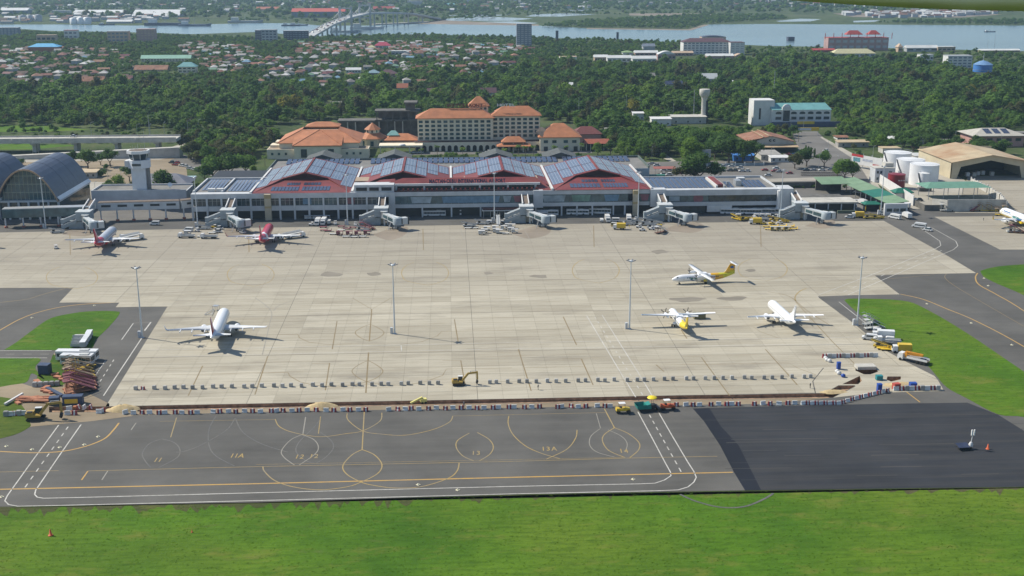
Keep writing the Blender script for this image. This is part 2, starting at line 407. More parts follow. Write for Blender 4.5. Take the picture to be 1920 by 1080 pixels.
struct(MB().sheet(gp([(205, 773), (480, 765.5), (960, 756.5), (1435, 748), (1561, 746), (1435, 757), (960, 764.5), (480, 772.5), (205, 780)]), .012).build('dirt_verge', DIRT))
# construction yard beside the pits
YARD_O = gp([(1530, 737.3), (1546, 737.2), (1572, 722.6), (1603, 722.6), (1604, 725), (1562, 745.8), (1640, 737), (1770, 733), (1758, 712), (1690, 686), (1545, 690), (1525, 715)])
yard = tess(MB(), YARD_O, PITS, .034)
struct(yard.build('construction_yard', CONC))
struct(MB().sheet(gp([(1299, 766), (1440, 762), (1640, 757.5), (1814, 755), (1872, 778), (1925, 811), (2090, 908), (1920, 912.2), (1640, 916), (1397, 919.6), (1376, 885), (1350, 835), (1320, 790)]), .016).build('resurfaced_asphalt', ASPH_NEW))
struct(MB().sheet(gp([(1299, 766), (1330, 765), (1352, 800), (1385, 835), (1405, 875), (1427, 918.8), (1397, 919.4), (1376, 885), (1350, 835), (1320, 790)]), .022).build('sealed_joint_strip', ASPH_SEAL))
# ---- concrete apron laid slab by slab
APRON_PX = [(198, 762), (480, 756.6), (960, 747.6), (1280, 741), (1435, 739), (1528, 737.4), (1523, 715), (1543, 690), (1690, 686), (1757, 711), (1752, 705), (1700, 679), (1665, 660), (1600, 606), (1532, 556), (1600, 553.5), (1687, 552), (1640, 516.5), (1730, 514), (1830, 512), (1777, 480), (1657, 414),
            (1440, 416), (960, 421), (480, 427), (0, 436), (-420, 445), (-420, 543), (0, 540), (137, 540), (111, 567.5), (224, 567.5), (217, 576), (314, 575)]
APRON = gp(APRON_PX)
APRON2 = gp([(1752, 406.5), (1920, 405), (2300, 401), (2300, 470), (1920, 468), (1875, 468)])
APRON3 = gp([(1790, 399), (1815, 330), (2300, 325), (2300, 395), (1920, 400)])
def clip(poly, x0, x1, y0, y1):
    for ax, lim, sg in ((0, x0, 1), (0, x1, -1), (1, y0, 1), (1, y1, -1)):
        out = []; n = len(poly)
        for i in range(n):
            p, q = poly[i], poly[(i+1) % n]
            ip, iq = sg*(p[ax]-lim) >= 0, sg*(q[ax]-lim) >= 0
            if ip: out.append(p)
            if ip != iq:
                t = (lim-p[ax])/(q[ax]-p[ax]); out.append((p[0]+t*(q[0]-p[0]), p[1]+t*(q[1]-p[1])))
        poly = out
        if len(poly) < 3: return []
    return poly
def area(P): return sum(P[i][0]*P[(i+1) % len(P)][1]-P[(i+1) % len(P)][0]*P[i][1] for i in range(len(P)))/2
apron = struct(link('concrete_apron', None)); rest = MB(); full = []
slab_me = MB().box(0, SLAB-.05, 0, SLAB-.1, .004, .03).mesh('slab', CONC)
for poly in (APRON, APRON2, APRON3):
    xs = [p[0] for p in poly]; ys = [p[1] for p in poly]
    for i in range(int(min(xs)//SLAB), int(max(xs)//SLAB)+1):
        for j in range(int(min(ys)//SLAB), int(max(ys)//SLAB)+1):
            x0, y0 = i*SLAB, j*SLAB; gxx = .14 if i % 9 == 0 else .05; gyy = .30 if j % 6 == 0 else .1
            c = clip(poly, x0, x0+SLAB-gxx, y0, y0+SLAB-gyy)
            if len(c) < 3 or abs(area(c)) < .2: continue
            if abs(abs(area(c))-(SLAB-.05)*(SLAB-.1)) < .01: full.append((y0, abs(x0), x0))
            else: rest.prism(c, .004, .03)
full.sort()
for k, (y0, _, x0) in enumerate(full):
    if k < 300: link('slab', slab_me, apron, (x0, y0, 0))
    else: rest.box(x0, x0+SLAB-.05, y0, y0+SLAB-.1, .004, .03)
rs = rest.build('slab_field', CONC, apron); rs['kind'] = 'stuff'

# ---- painted markings
def stroke(pts, w, m, z=.034, smooth=False, parent=None, name=None, world=False):
    if smooth: pts = catmull(pts, 6)
    P = [Vector(p).to_2d() if world else Vector(G(*p)[:2]) for p in pts]; L = []; R_ = []
    for i, p in enumerate(P):
        a = P[max(i-1, 0)]; b = P[min(i+1, len(P)-1)]; d = (b-a)
        if d.length < 1e-6: d = Vector((1, 0))
        d.normalize(); n = Vector((-d.y, d.x))*w/2; L.append(p+n); R_.append(p-n)
    n = len(P)
    mb = MB().add([(q.x, q.y, z) for q in L+R_], [(n+i, n+i+1, i+1, i) for i in range(n-1)])
    nm = name or {'paint_orange': 'yellow_line', 'paint_gold': 'yellow_line', 'paint_old': 'faded_line', 'paint_white': 'white_line', 'paint_faint': 'faded_line', 'paint_ghost': 'erased_line'}[m.name]
    return mb.build(nm, m, parent)
def dashes(a, b, n, frac, w, m, z, parent):
    A = np.array(G(*a)); B = np.array(G(*b))
    for i in range(n):
        p = A+(B-A)*(i+.5-frac/2)/n; q = A+(B-A)*(i+.5+frac/2)/n
        stroke([p, q], w, m, z, False, parent, 'white_dash', True)
Z1, Z2 = .014, .036
def A_(pts, w, m=P_ORANGE, s=False, z=Z1): return stroke(pts, w*(.78 if m is P_GOLD else 1), m, z, s, asphalt)
def C_(pts, w, m=P_OLD, s=False, z=Z2): return stroke(pts, w, m, z, s, apron)
A_([(-80, 919.5), (0, 917.5), (480, 907), (960, 895), (1374, 885.5)], .55)
OUT = [(110, 797), (60, 865), (14, 929), (9, 939), (16, 946), (33, 949.2), (120, 947.5), (480, 938.7), (960, 926), (1240, 920), (1272, 918.5), (1290, 913), (1301, 904), (1305.5, 895), (1301, 884), (1290, 867), (1262, 820), (1236, 775)]
INN = [(152, 796), (110, 856), (67, 919), (65, 927), (70, 932.3), (82, 934.2), (160, 932.5), (480, 924), (960, 912), (1200, 907.2), (1228, 906), (1246, 900), (1258, 892), (1257, 885), (1248, 869), (1222, 820), (1196, 772)]
A_(OUT, .3, P_WHITE); A_(INN, .3, P_WHITE)
dashes((130, 797), (44, 918), 9, .45, .3, P_WHITE, Z1+.003, asphalt); dashes((1216, 775), (1279, 888), 9, .5, .3, P_WHITE, Z1+.003, asphalt)
A_([(165, 883), (480, 875), (960, 865.2), (1175, 859), (1345, 855.5)], .28, P_GOLD, z=Z1+.006); A_([(153, 900), (165, 883)], .35); A_([(-60, 886), (0, 885), (110, 882.5)], .25, P_GOLD); A_([(191, 900), (202, 883)], .3, P_FAINT)
A_([(480, 871), (960, 862), (1170, 857.5)], .16, P_GOLD, z=Z1+.006)
A_([(-40, 845), (0, 846.5), (60, 849), (115, 846.5), (160, 837), (195, 823), (213, 806), (223, 793)], .5, P_ORANGE, True, Z1+.003)
A_([(320, 820), (331, 783)], .35, P_GOLD); A_([(597, 813), (601, 781)], .3, P_GOLD); A_([(246, 806), (255, 793)], .3, P_FAINT); A_([(568, 814), (573, 782)], .3, P_FAINT)
for pts in ([(303, 823), (280, 832), (267, 850), (272, 864), (283, 877)], [(303, 823), (325, 829), (337, 842), (332, 858), (297, 877)], [(441, 783), (425, 806), (380, 833), (350, 845), (330, 848)], [(441, 783), (455, 810), (490, 832), (540, 848)], [(405, 780), (392, 805), (392, 835), (405, 855), (440, 874)], [(600, 785), (590, 800), (560, 830), (557, 850), (585, 868), (640, 870), (680, 869.5)], [(600, 810), (620, 825), (625, 840), (610, 858), (590, 870)]):
    A_(pts, .3, P_BLUE, True, Z1+.002)
A_([(566, 815), (545, 825), (528, 845), (533, 858), (552, 872)], .28, P_FAINT, True, Z1+.004); A_([(566, 815), (588, 824), (597, 838), (590, 852), (561, 872)], .28, P_FAINT, True, Z1+.005)
A_([(683, 771), (679, 843)], .42, P_GOLD, z=Z1+.004)
A_([(679, 843), (660, 853), (643, 873), (650, 889), (677, 904), (700, 910), (740, 915), (790, 912.5), (840, 897), (857, 883), (861, 868)], .42, P_GOLD, True, Z1+.008)
A_([(679, 843), (702, 853), (716, 871), (708, 888), (677, 904), (650, 913), (600, 918.5), (550, 913), (515, 901), (496, 884), (493, 875)], .42, P_GOLD, True, Z1+.010)
A_([(651, 775), (653, 788), (680, 808), (715, 814), (760, 816), (810, 806), (842, 792), (849, 780)], .36, P_GOLD, True, Z1+.008)
A_([(716, 774), (712, 790), (680, 808), (650, 813), (600, 819), (550, 811), (524, 800), (516, 786)], .36, P_GOLD, True, Z1+.010)
A_([(849, 780), (1135, 773.5)], .2, P_GOLD); A_([(300, 790), (516, 786.5)], .2, P_GOLD)
A_([(880, 812), (858, 826), (856, 840), (868, 855), (888, 864)], .36, P_GOLD, True, Z1+.004); A_([(895, 811), (917, 824), (925, 838), (918, 852), (899, 864)], .36, P_GOLD, True, Z1+.004)
A_([(954, 780), (953, 795), (962, 815), (985, 836), (1015, 850), (1050, 860)], .36, P_GOLD, True, Z1+.004); A_([(1082, 806), (1079, 822), (1062, 843), (1024, 861)], .36, P_GOLD, True, Z1+.008)
A_([(1133, 766), (1152, 802)], .42, P_GOLD); A_([(1152, 802), (1133, 815), (1130, 828), (1142, 845), (1172, 858)], .36, P_GOLD, True, Z1+.004); A_([(1152, 802), (1178, 813), (1198, 830), (1197, 844), (1181, 858)], .36, P_GOLD, True, Z1+.008)
A_([(1125, 804), (1108, 818), (1106, 835), (1120, 848), (1152, 857)], .25, P_FAINT, True, Z1+.010); A_([(1140, 806), (1165, 818), (1176, 832), (1172, 848)], .22, P_FAINT, True, Z1+.012); A_([(1118, 775), (1126, 803)], .22, P_FAINT)
A_([(1700, 735), (1725, 754)], .35, P_ORANGE)
# taxiway edge lines beyond the apron
A_([(1688, 551.5), (1730, 561), (1775, 579), (1830, 602), (1920, 650), (2100, 760)], .5, P_ORANGE, True); A_([(1833, 512), (1829, 521), (1836, 534), (1868, 552), (1920, 583), (2060, 680)], .5, P_ORANGE, True)
A_([(-60, 655), (0, 619), (45, 595), (95, 579.5), (150, 571), (222, 567)], .45, P_ORANGE, True); A_([(-40, 570), (0, 567), (50, 561), (80, 552), (122, 541)], .3, P_GOLD, True)
A_([(1665, 523), (1700, 520), (1752, 515)], .25, P_OLD); A_([(1775, 513), (1772, 521), (1790, 536), (1830, 560), (1920, 612)], .25, P_OLD, True)
A_([(1533, 556), (1537, 562), (1600, 609)], .28, P_WHITE); A_([(1573, 566), (1622, 605)], .28, P_WHITE)
A_([(267, 632), (194, 742)], .35, P_WHITE); A_([(283, 604), (271, 620)], .5, P_WHITE); A_([(250, 606), (228, 637)], .28, P_WHITE); A_([(250, 606), (280, 604)], .2, P_FAINT)
dashes((215, 672), (186, 718), 5, .45, .28, P_WHITE, Z1, asphalt); A_([(198, 676), (178, 705)], .25, P_WHITE)
A_([(-30, 657.5), (97, 657.5)], .3, P_WHITE); A_([(-30, 671), (88, 671)], .3, P_WHITE); dashes((-30, 664), (100, 664), 4, .5, .3, P_FAINT, Z1, asphalt)
# service road curving over the far taxiway and the apron corner
stroke([(1535, 553), (1647, 510.3), (1755, 466), (1764, 460.5), (1762, 452), (1722, 425)], .3, P_WHITE, .04, False, apron); stroke([(1590, 553), (1690, 510), (1788, 468), (1796, 461), (1792, 452), (1747, 427)], .3, P_WHITE, .041, False, apron)
dashes((1575, 550), (1770, 468), 12, .4, .3, P_WHITE, .042, apron)
# apron stand markings
C_([(697, 580), (692.5, 640)], .4, P_OLD); C_([(691, 661), (686, 737)], .45, P_OLD); C_([(661, 559), (697, 580), (734, 558.5)], .28, P_OLD)
for cx, yt, yb, hw in ((693, 608, 640, 27), (689, 676, 716, 29)):
    for s in (-1, 1): C_([(cx+1, yt), (cx+s*hw*.6, yt+(yb-yt)*.22), (cx+s*hw, yt+(yb-yt)*.5), (cx+s*hw*.62, yt+(yb-yt)*.8), (cx-1, yb)], .3, P_OLD, True, Z2+.003*s)
C_([(480, 699.5), (540, 698.5), (543, 705), (562, 716), (590, 723), (630, 726), (660, 723), (688, 716)], .3, P_OLD); C_([(688, 716), (720, 722), (760, 723), (800, 715), (830, 704), (837, 692), (960, 690)], .3, P_OLD)
C_([(520, 627.5), (558, 627), (562, 634), (580, 642), (620, 646.5), (660, 645)], .25, P_OLD); C_([(750, 646), (790, 641), (820, 630), (828, 621.5), (960, 619.5)], .25, P_OLD)
for a, b in (((632, 602), (623, 655)), ((618, 681), (610, 732)), ((380, 686), (353, 742)), ((502, 668), (478, 740)), ((852, 599), (859, 641)), ((864, 676), (872, 722)), ((1056, 594), (1081, 647)), ((1090, 673), (1112, 722)), ((972, 655), (996, 733)), ((1315, 670), (1368, 742)), ((1230, 684), (1245, 697)), ((1435, 655), (1495, 722)), ((1277, 618), (1288, 635))):
    C_([a, b], .36, P_OLD)
for pts in ([(267, 714), (273, 704), (480, 699)], [(585, 682), (618, 681)], [(830, 676), (864, 676)], [(1055, 673), (1090, 673)], [(1280, 669), (1315, 669.5)], [(985, 689), (1094, 687.5)], [(960, 619), (1060, 617)], [(1165, 615), (1410, 611), (1425, 622), (1460, 634)], [(1150, 686), (1480, 681), (1495, 690), (1530, 703)]):
    C_(pts, .2, P_OLD)
for cx, cy, rx, ry in ((797, 512, 44, 23), (1117, 507, 44, 24), (1430, 505, 46, 22), (470, 515, 44, 22), (135, 520, 48, 22)):
    for s in (-1, 1):
        pts = [(cx+s*rx*math.sin(t), cy-ry*math.cos(t)) for t in (.5, .9, 1.35, 1.8, 2.3)]+[(cx+6, cy+ry)]
        C_(pts, .34, P_GOLD, True, Z2+.003*s)
    C_([(cx-4, cy-ry-60), (cx-3, cy-ry-20)], .4, P_OLD)
C_([(1440, 547), (1480, 556), (1510, 580), (1540, 600), (1556, 610)], .3, P_OLD, True); C_([(1492, 565), (1491, 556), (1500, 546), (1512, 541)], .5, P_GOLD, True); C_([(1492, 566), (1560, 640), (1610, 690)], .3, P_OLD)
C_([(276, 656.5), (480, 652.5), (960, 642.5), (1440, 635), (1612, 632)], .22, P_WHITE); C_([(288, 670), (480, 664.5), (960, 654), (1440, 646.5), (1625, 645)], .22, P_WHITE)
C_([(752, 647.5), (753, 659)], .3, P_WHITE)
C_([(1100, 592), (1165, 701), (1192, 745)], .3, P_WHITE, z=Z2+.008); C_([(1129, 591), (1193, 693), (1222, 741)], .3, P_WHITE, z=Z2+.008); dashes((1114, 592), (1207, 744), 15, .4, .3, P_WHITE, Z2+.008, apron)
C_([(478, 558), (508, 583), (505, 610), (492, 665)], .3, P_FAINT, True); C_([(562, 560), (525, 572), (513, 583)], .3, P_FAINT, True); C_([(330, 563), (420, 573)], .25, P_FAINT)
for a, b in (((598, 424), (588, 440)), ((766, 428), (764, 446)), ((863, 428), (870, 448)), ((980, 425), (994, 450)), ((1035, 424), (1042, 440)), ((1090, 420), (1104, 436)), ((1130, 420), (1143, 437)), ((1303, 418), (1322, 433)), ((1360, 414), (1385, 434)), ((1430, 413), (1460, 450)), ((1555, 417), (1565, 434)), ((88, 448), (66, 462)), ((125, 440), (100, 456))):
    C_([a, b], .22, P_FAINT)
for t, px, py, m in (('11', 294, 863, P_GOLD), ('11A', 443, 855, P_GOLD), ('12', 561, 857, P_GOLD), ('12', 588, 856, P_GOLD), ('13', 893, 850, P_GOLD), ('13A', 1030, 842, P_GOLD), ('14', 1171, 846, P_GOLD)):
    letters(t, 'stand_number', m, asphalt, (*G(px, py+3)[:2], Z1+.02), 3.7, .6, (0, 0, -.04), .002, .016)
# dark stains by the stands: worn red-brown and black patches
STAIN = mat_asphalt('stand_stain', (.255, .215, .17), (.30, .26, .205), .6, .5)
for pts in ([(118, 440), (135, 430), (165, 428), (180, 434), (160, 443)], [(420, 432), (440, 426), (468, 430), (470, 440), (430, 443)], [(700, 440), (745, 425), (765, 428), (755, 442), (728, 450)], [(960, 438), (1000, 425), (1030, 426), (1025, 440), (990, 447)], [(1240, 432), (1290, 416), (1320, 424), (1300, 436)], [(1510, 424), (1545, 412), (1565, 416), (1550, 428)]):
    stroke(pts+[pts[0]], .6, STAIN, .0335, True, apron, 'worn_patch'); MB().sheet(gp(catmull(pts+[pts[0]], 4)[:-1]), .0325).build('worn_patch', STAIN, apron)
OIL = mat_asphalt('oil_stain', (.21, .19, .155), (.29, .26, .21), .7, .5)
for cx, cy, rx, ry in ((700, 514, 18, 4), (1236, 472, 16, 5), (1408, 507, 10, 3), (915, 512, 10, 3), (1290, 562, 40, 5), (1375, 560, 30, 5), (620, 515, 30, 6), (1010, 518, 18, 4)):
    pts = [(cx+rx*math.cos(t)*random.uniform(.6, 1.1), cy+ry*math.sin(t)*random.uniform(.6, 1.1)) for t in np.linspace(0, 2*PI, 11)[:-1]]
    MB().sheet(gp(catmull(pts+[pts[0]], 3)[:-1]), .0315).build('oil_stain', OIL, apron)
A_([(1275, 927), (1305, 940), (1350, 951), (1395, 950), (1432, 936), (1450, 925)], .6, P_BLUE, True, .03); 
DUST = mat_asphalt('paving_dust', (.050, .050, .052), (.085, .08, .072), .7, .4); _rd = random.Random(9)
for k in range(26):
    px = _rd.uniform(1350, 1860); py = _rd.uniform(775, 905); L = _rd.uniform(60, 260); ph = _rd.uniform(-2, 2)
    if px+L < 1340+(py-765)*.6+700: stroke([(px, py), (px+L*.3, py-L*.004+ph*.3), (px+L*.7, py-L*.009), (px+L, py-L*.014)], _rd.uniform(.12, .6), DUST, .0232+k*.0002, True, asphalt, 'roller_mark')
for a, b in (((1310, 788), (1850, 780)), ((1335, 822), (1935, 812)), ((1372, 868), (2000, 858)), ((1390, 900), (2040, 890))): stroke([a, b], .14, DUST, .0226, False, asphalt, 'lane_joint')
# ---- channel, ponds and far land
WATER = mat_water('channel_water', (.11, .17, .20)); POND = mat_water('pond_water', (.24, .28, .30))
CH = gp([(-900, 44), (0, 46), (120, 46), (250, 48), (380, 46), (480, 43), (560, 44), (600, 48), (700, 48), (760, 42), (1010, 48), (1100, 53), (1290, 55), (1320, 46), (1440, 45), (1920, 48), (2700, 46), (2700, 100), (1920, 96), (1750, 92), (1560, 88), (1440, 86), (1300, 80), (1100, 73), (960, 69), (760, 64), (600, 68), (480, 60), (360, 64), (230, 60), (100, 58), (0, 52), (-900, 52)])
struct(MB().sheet(CH, .05).build('channel_water', WATER))
for k, pts in enumerate(([(820, 42), (960, 40), (1010, 43), (985, 46), (830, 46)], [(835, 35), (905, 31), (960, 33), (1000, 35), (960, 39), (830, 39)], [(1000, 27), (1060, 25), (1120, 27), (1050, 31), (985, 31)], [(1075, 47), (1100, 43.5), (1190, 43), (1180, 47), (1120, 48)], [(1160, 35), (1215, 31), (1215, 34), (1180, 36)], [(1455, 39), (1500, 35), (1540, 36), (1520, 40), (1460, 41)], [(830, 29), (900, 27), (955, 28), (900, 31)], [(1060, 19), (1130, 18), (1080, 21)], [(1245, 31.5), (1275, 31), (1275, 33), (1245, 33)], [(1600, 39), (1650, 37.5), (1640, 41), (1600, 42)])):
    struct(MB().sheet(gp(pts), .04+.001*k).build('fish_pond', POND))
MUD = mat('mudflat', (.20, .165, .125), .9, 0, .3, .02)
for pts in ([(760, 42), (830, 38), (1010, 46), (1010, 48.5), (770, 44.5)], [(1100, 52.5), (1290, 55), (1320, 46), (1330, 46.5), (1296, 57), (1100, 54.5)], [(1180, 25), (1300, 25), (1370, 27), (1300, 31), (1180, 29)], [(1560, 25), (1720, 24), (1880, 27), (1800, 33), (1600, 32)]):
    struct(MB().sheet(gp(pts), .06).build('mudflat', MUD))
# ================================================================ BUILDING MATERIALS
WALLG = mat('wall_pale_grey', (.52, .54, .56), .7, 0, .1, .25, .35, (.32, .33, .33))
WALLW = mat('wall_white', (.62, .62, .61), .7, 0, .08, .3, .3, (.35, .34, .31))
WALLB = mat('wall_cream', (.76, .68, .52), .75, 0, .08, .3, .2, (.38, .33, .24))
BEIGE = mat('wall_beige', (.50, .43, .31), .75, 0, .1, .4, .2)
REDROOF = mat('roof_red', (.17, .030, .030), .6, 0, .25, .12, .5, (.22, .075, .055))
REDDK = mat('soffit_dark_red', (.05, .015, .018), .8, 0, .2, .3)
TERRA = mat('roof_terracotta', (.42, .165, .075), .7, 0, .18, .2, .35, (.30, .12, .06), .4)
ROOFGR = mat('roof_grey', (.20, .195, .185), .85, 0, .2, .15, .5, (.10, .095, .085))
ROOFTAN = mat('roof_tan', (.36, .28, .2), .85, 0, .2, .15, .5, (.2, .14, .09))
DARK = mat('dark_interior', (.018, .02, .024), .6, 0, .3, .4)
GLASS = mat('window_glass', (.03, .05, .06), .12, 0, .4, .5, 0, spec=.6)
GLASST = mat('glass_teal', (.055, .105, .12), .14, 0, .4, .25, 0, spec=.6)
METAL = mat('galvanised', (.42, .44, .46), .45, .5, .12, .8)
WHITE = mat('white_paint', (.78, .78, .77), .4, 0, .05, .5, .15, (.5, .48, .44))
WHITE2 = mat('white_gloss', (.82, .82, .82), .28, 0, .03, .3, .06, (.6, .58, .55))
def mat_solar(name, ang):
    m, nt, b = newmat(name); v = nn(nt, 'ShaderNodeTexCoord').outputs['Object']
    sx = nn(nt, 'ShaderNodeSeparateXYZ'); nt.links.new(v, sx.inputs[0])
    fx = mth(nt, 'FRACT', mth(nt, 'MULTIPLY', sx.outputs[0], .62)); fy = mth(nt, 'FRACT', mth(nt, 'MULTIPLY', sx.outputs[1], .28))
    ln = mth(nt, 'MAXIMUM', mth(nt, 'LESS_THAN', fx, .16), mth(nt, 'LESS_THAN', fy, .05))
    c = mixc(nt, ramp(nt, noise(nt, v, .15, 3), .3, .7), (.075, .09, .14), (.12, .14, .20)); c = mixc(nt, ln, c, (.26, .28, .33))
    nt.links.new(c, b.inputs['Base Color']); b.inputs['Roughness'].default_value = .25; b.inputs['Specular IOR Level'].default_value = .6
    return m
SOLAR = mat_solar('solar_panel', 0)
SOLARD = mat('solar_dark', (.045, .055, .095), .22, 0, .25, .4, spec=.6)
BANNER = mat('banner_faded', (.30, .36, .40), .5, 0, .3, .35, .5, (.14, .2, .24)); BANRED = mat('banner_red', (.22, .08, .10), .5, 0, .2, .5); BANBLU = mat('banner_blue', (.12, .22, .32), .5, 0, .2, .5); BANGRN = mat('banner_green', (.14, .25, .2), .5, 0, .3, .4)
BROWN = mat('walkway_roof_brown', (.16, .125, .10), .9, 0, .2, .5)
NAVY = mat('letter_navy', (.02, .02, .06), .5, 0, .1, 1)
GOLD = mat('tile_gold', (.40, .31, .15), .6, 0, .15, .6)
CONCGREY = mat('barge_grey', (.25, .26, .26), .8)
# ================================================================ MAIN TERMINAL
TY = 591.0
T = thing('terminal_building', 'long grey terminal with four red folded roofs covered in solar panels', 'terminal', (0, TY, 0))
def tp(mb, name, m, parent=None): return mb.build(name, m, parent or T)
XL, XR = -131.0, 172.0
# core body and bands
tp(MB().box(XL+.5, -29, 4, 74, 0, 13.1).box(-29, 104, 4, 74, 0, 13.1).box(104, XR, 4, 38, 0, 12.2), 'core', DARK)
fas = tp(MB().box(XL, -31, 0, 5, 11.0, 13.6).box(-31, 104.5, .6, 5, 11.2, 13.3).box(104.5, XR, 0, 5, 9.9, 12.9), 'fascia', WALLG)
spn = tp(MB().box(XL, -31, .1, 5, 4.6, 7.1).box(-31, 104, .7, 5, 5.0, 6.9).box(104, XR, .1, 5, 4.4, 6.4), 'spandrel', WALLG)
for (x, w) in [(XL+.6+i*7.35, .9) for i in range(14)]:
    tp(MB().bx(x, .05, 5.5, w, 1.0, 11.0), 'column', WALLG)
for x, w in ((-92.3, 3.2), (96.3, 3.0)):
    p = tp(MB().bx(x, -.6, 6.6, w, 2.2, 13.4), 'tower_pier', BEIGE)
    for za, zb in ((11.2, 13.2), (6.2, 7.2)): tp(MB().box(x-w/2-.03, x+w/2+.03, -1.75, .4, za, zb), 'gold_tile', GOLD, p)
for i in range(13):
    x0 = XL+1.1+i*7.35; m = GLASS if i not in (8, 9) else GLASST
    w = tp(MB().box(x0, x0+6.4, .9, 1.2, 7.1, 11.0), 'window', m)
    tp(MB().box(x0+2.0, x0+2.15, .8, .9, 7.1, 11).box(x0+4.2, x0+4.35, .8, .9, 7.1, 11).box(x0, x0+6.4, .8, .9, 9.7, 9.8), 'window_frame', METAL, w)
tp(MB().box(-75+.2, -70.5, .6, .8, 7.6, 10.6), 'poster', BANBLU); tp(MB().box(-52.6, -48.5, .6, .8, 7.6, 10.6), 'poster', BANRED)
# middle glazing with faded banners, bay by bay
bx_ = [(-29, 1), (1, 43), (47, 92.5), (98.5, 104)]
for a, b in bx_:
    n = max(1, round((b-a)/3.8))
    for i in range(n):
        x0 = a+(b-a)*i/n; tp(MB().box(x0+.06, a+(b-a)*(i+1)/n-.06, 1.0, 1.25, 6.9, 11.2), 'curtain_wall_pane', GLASST)
for a, b, m in ((-4, 26, BANBLU), (33, 41.5, BANRED), (63, 73, BANGRN), (80, 88, BANBLU), (98.8, 103.6, BANRED), (-20, -9, BANNER), (27.5, 32, BANNER), (48, 60, BANNER)):
    tp(MB().add([(a, .9, 10.7), (b, .9, 10.7), (b-.8, .9, 7.4), (a+.8, .9, 7.4)], [(3, 2, 1, 0)]), 'banner', m)
for x in (-28.5, -14, 1, 16, 30, 44.5, 58, 66, 74, 85, 91): tp(MB().bx(x, 1.2, 2.5, .8, .8, 5.0), 'pillar', WALLG)
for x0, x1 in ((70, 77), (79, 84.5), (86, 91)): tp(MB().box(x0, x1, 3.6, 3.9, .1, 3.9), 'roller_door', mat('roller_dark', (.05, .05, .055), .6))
tp(MB().box(43.2, 48.2, -.6, 5, 4.6, 13.6), 'gate_block', WALLG); tp(MB().box(-31, -27.8, -.5, 6, 0, 13.5), 'gate_block', WALLG); tp(MB().box(104, 112, -.6, 5, 4.4, 13.4), 'gate_block', WALLG)
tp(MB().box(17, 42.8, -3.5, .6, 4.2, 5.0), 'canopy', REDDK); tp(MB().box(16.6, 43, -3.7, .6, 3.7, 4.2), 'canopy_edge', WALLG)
for i in range(8): tp(MB().bx(17.4+i*3.6, -3.2, 1.85, .18, .18, 3.7), 'canopy_post', METAL)
for i in range(7): tp(MB().box(17.6+i*3.6, 20.8+i*3.6, -.2, -.05, .2, 3.6), 'glass_front', GLASS)
# right wing
for i in range(13):
    x0 = 135+i*2.75; tp(MB().box(x0, x0+2.6, .9, 1.2, 6.4, 9.9), 'window', GLASS)
for i in range(6):
    x0 = 112.3+i*3.75; tp(MB().box(x0, x0+3.6, .9, 1.2, 6.4, 9.9), 'window', GLASST)
tp(MB().add([(114, .8, 9.5), (119.5, .8, 9.5), (119.5, .8, 6.9), (114, .8, 6.9)], [(3, 2, 1, 0)]), 'banner', BANNER); rb_ = tp(MB().lathe([(0, 0), (2.6, 0), (2.6, .1)], 18), 'banner', BANRED); rb_.rotation_euler = (PI/2, 0, 0)
rb_.location = (129.3, .85, 8.2)
tp(MB().box(134, 147, -.2, 1, 1.2, 4.4), 'hoarding', WALLW); tp(MB().box(112, 133.5, 2.2, 2.4, .2, 4.2), 'glass_front', GLASS)
tp(MB().box(XR-.3, XR+6.8, -1.5, 9, 0, 13.2), 'stair_block', WALLG); tp(MB().box(XR-1.6, XR-.4, -2.2, .2, 0, 12.2), 'white_pier', WHITE)
tp(MB().box(104.5, XR, 5, 38, 12.2, 12.35), 'flat_roof', ROOFGR)
tp(MB().box(104.5, XR, 37.2, 38, 12.3, 13.4).box(XR-.8, XR, 5, 37.2, 12.3, 13.2), 'parapet', WALLG)
def flat_solar(x0, x1, n, y0, y1, z, til=.9, m=SOLARD, par=None):
    w = (x1-x0)/n
    for i in range(n):
        a = x0+w*i+.22; b = x0+w*(i+1)-.22
        tp(MB().slab((a, y0, z), (b, y0, z), (b, y1, z+til), (a, y1, z+til), .12), 'solar_panel', m, par)
flat_solar(106, 139, 12, 8, 34, 12.6); flat_solar(146, 150, 2, 8, 20, 12.6); flat_solar(155, 167, 5, 8, 24, 12.6)
u = tp(MB().box(140, 141, 8, 34, 12.3, 13.6).box(144, 144.8, 8, 34, 12.3, 13.6), 'upstand', WALLW); tp(MB().box(141, 144, 9, 33, 12.4, 14.1), 'red_skylight', REDROOF)
tp(MB().box(151.5, 154.5, 12, 18, 12.3, 15.3), 'roof_plant', METAL); tp(MB().box(147, 148.2, 14, 15.2, 12.3, 14.5), 'roof_plant', METAL); tp(MB().box(156, 160, 26, 30, 12.3, 14.2), 'roof_plant', WALLG)
# left wing roof with solar bays
tp(MB().box(XL+.4, -98, 5, 43, 13.1, 13.25), 'flat_roof', ROOFGR)
tp(MB().box(XL, XL+.8, 5, 44, 13, 14.3).box(XL, -98, 43, 44, 13, 14.3).box(-116.5, -115.7, 5, 43, 13, 14.2), 'parapet', WALLG)
flat_solar(-128, -117.5, 6, 12, 38, 13.5, m=SOLAR); flat_solar(-114, -99, 8, 8, 36, 13.5, m=SOLAR)
for i in range(2): tp(MB().bx(-122+i*4.4, 8.5, 14, 3.6, 2.2, 1.8), 'roof_plant', WALLW)
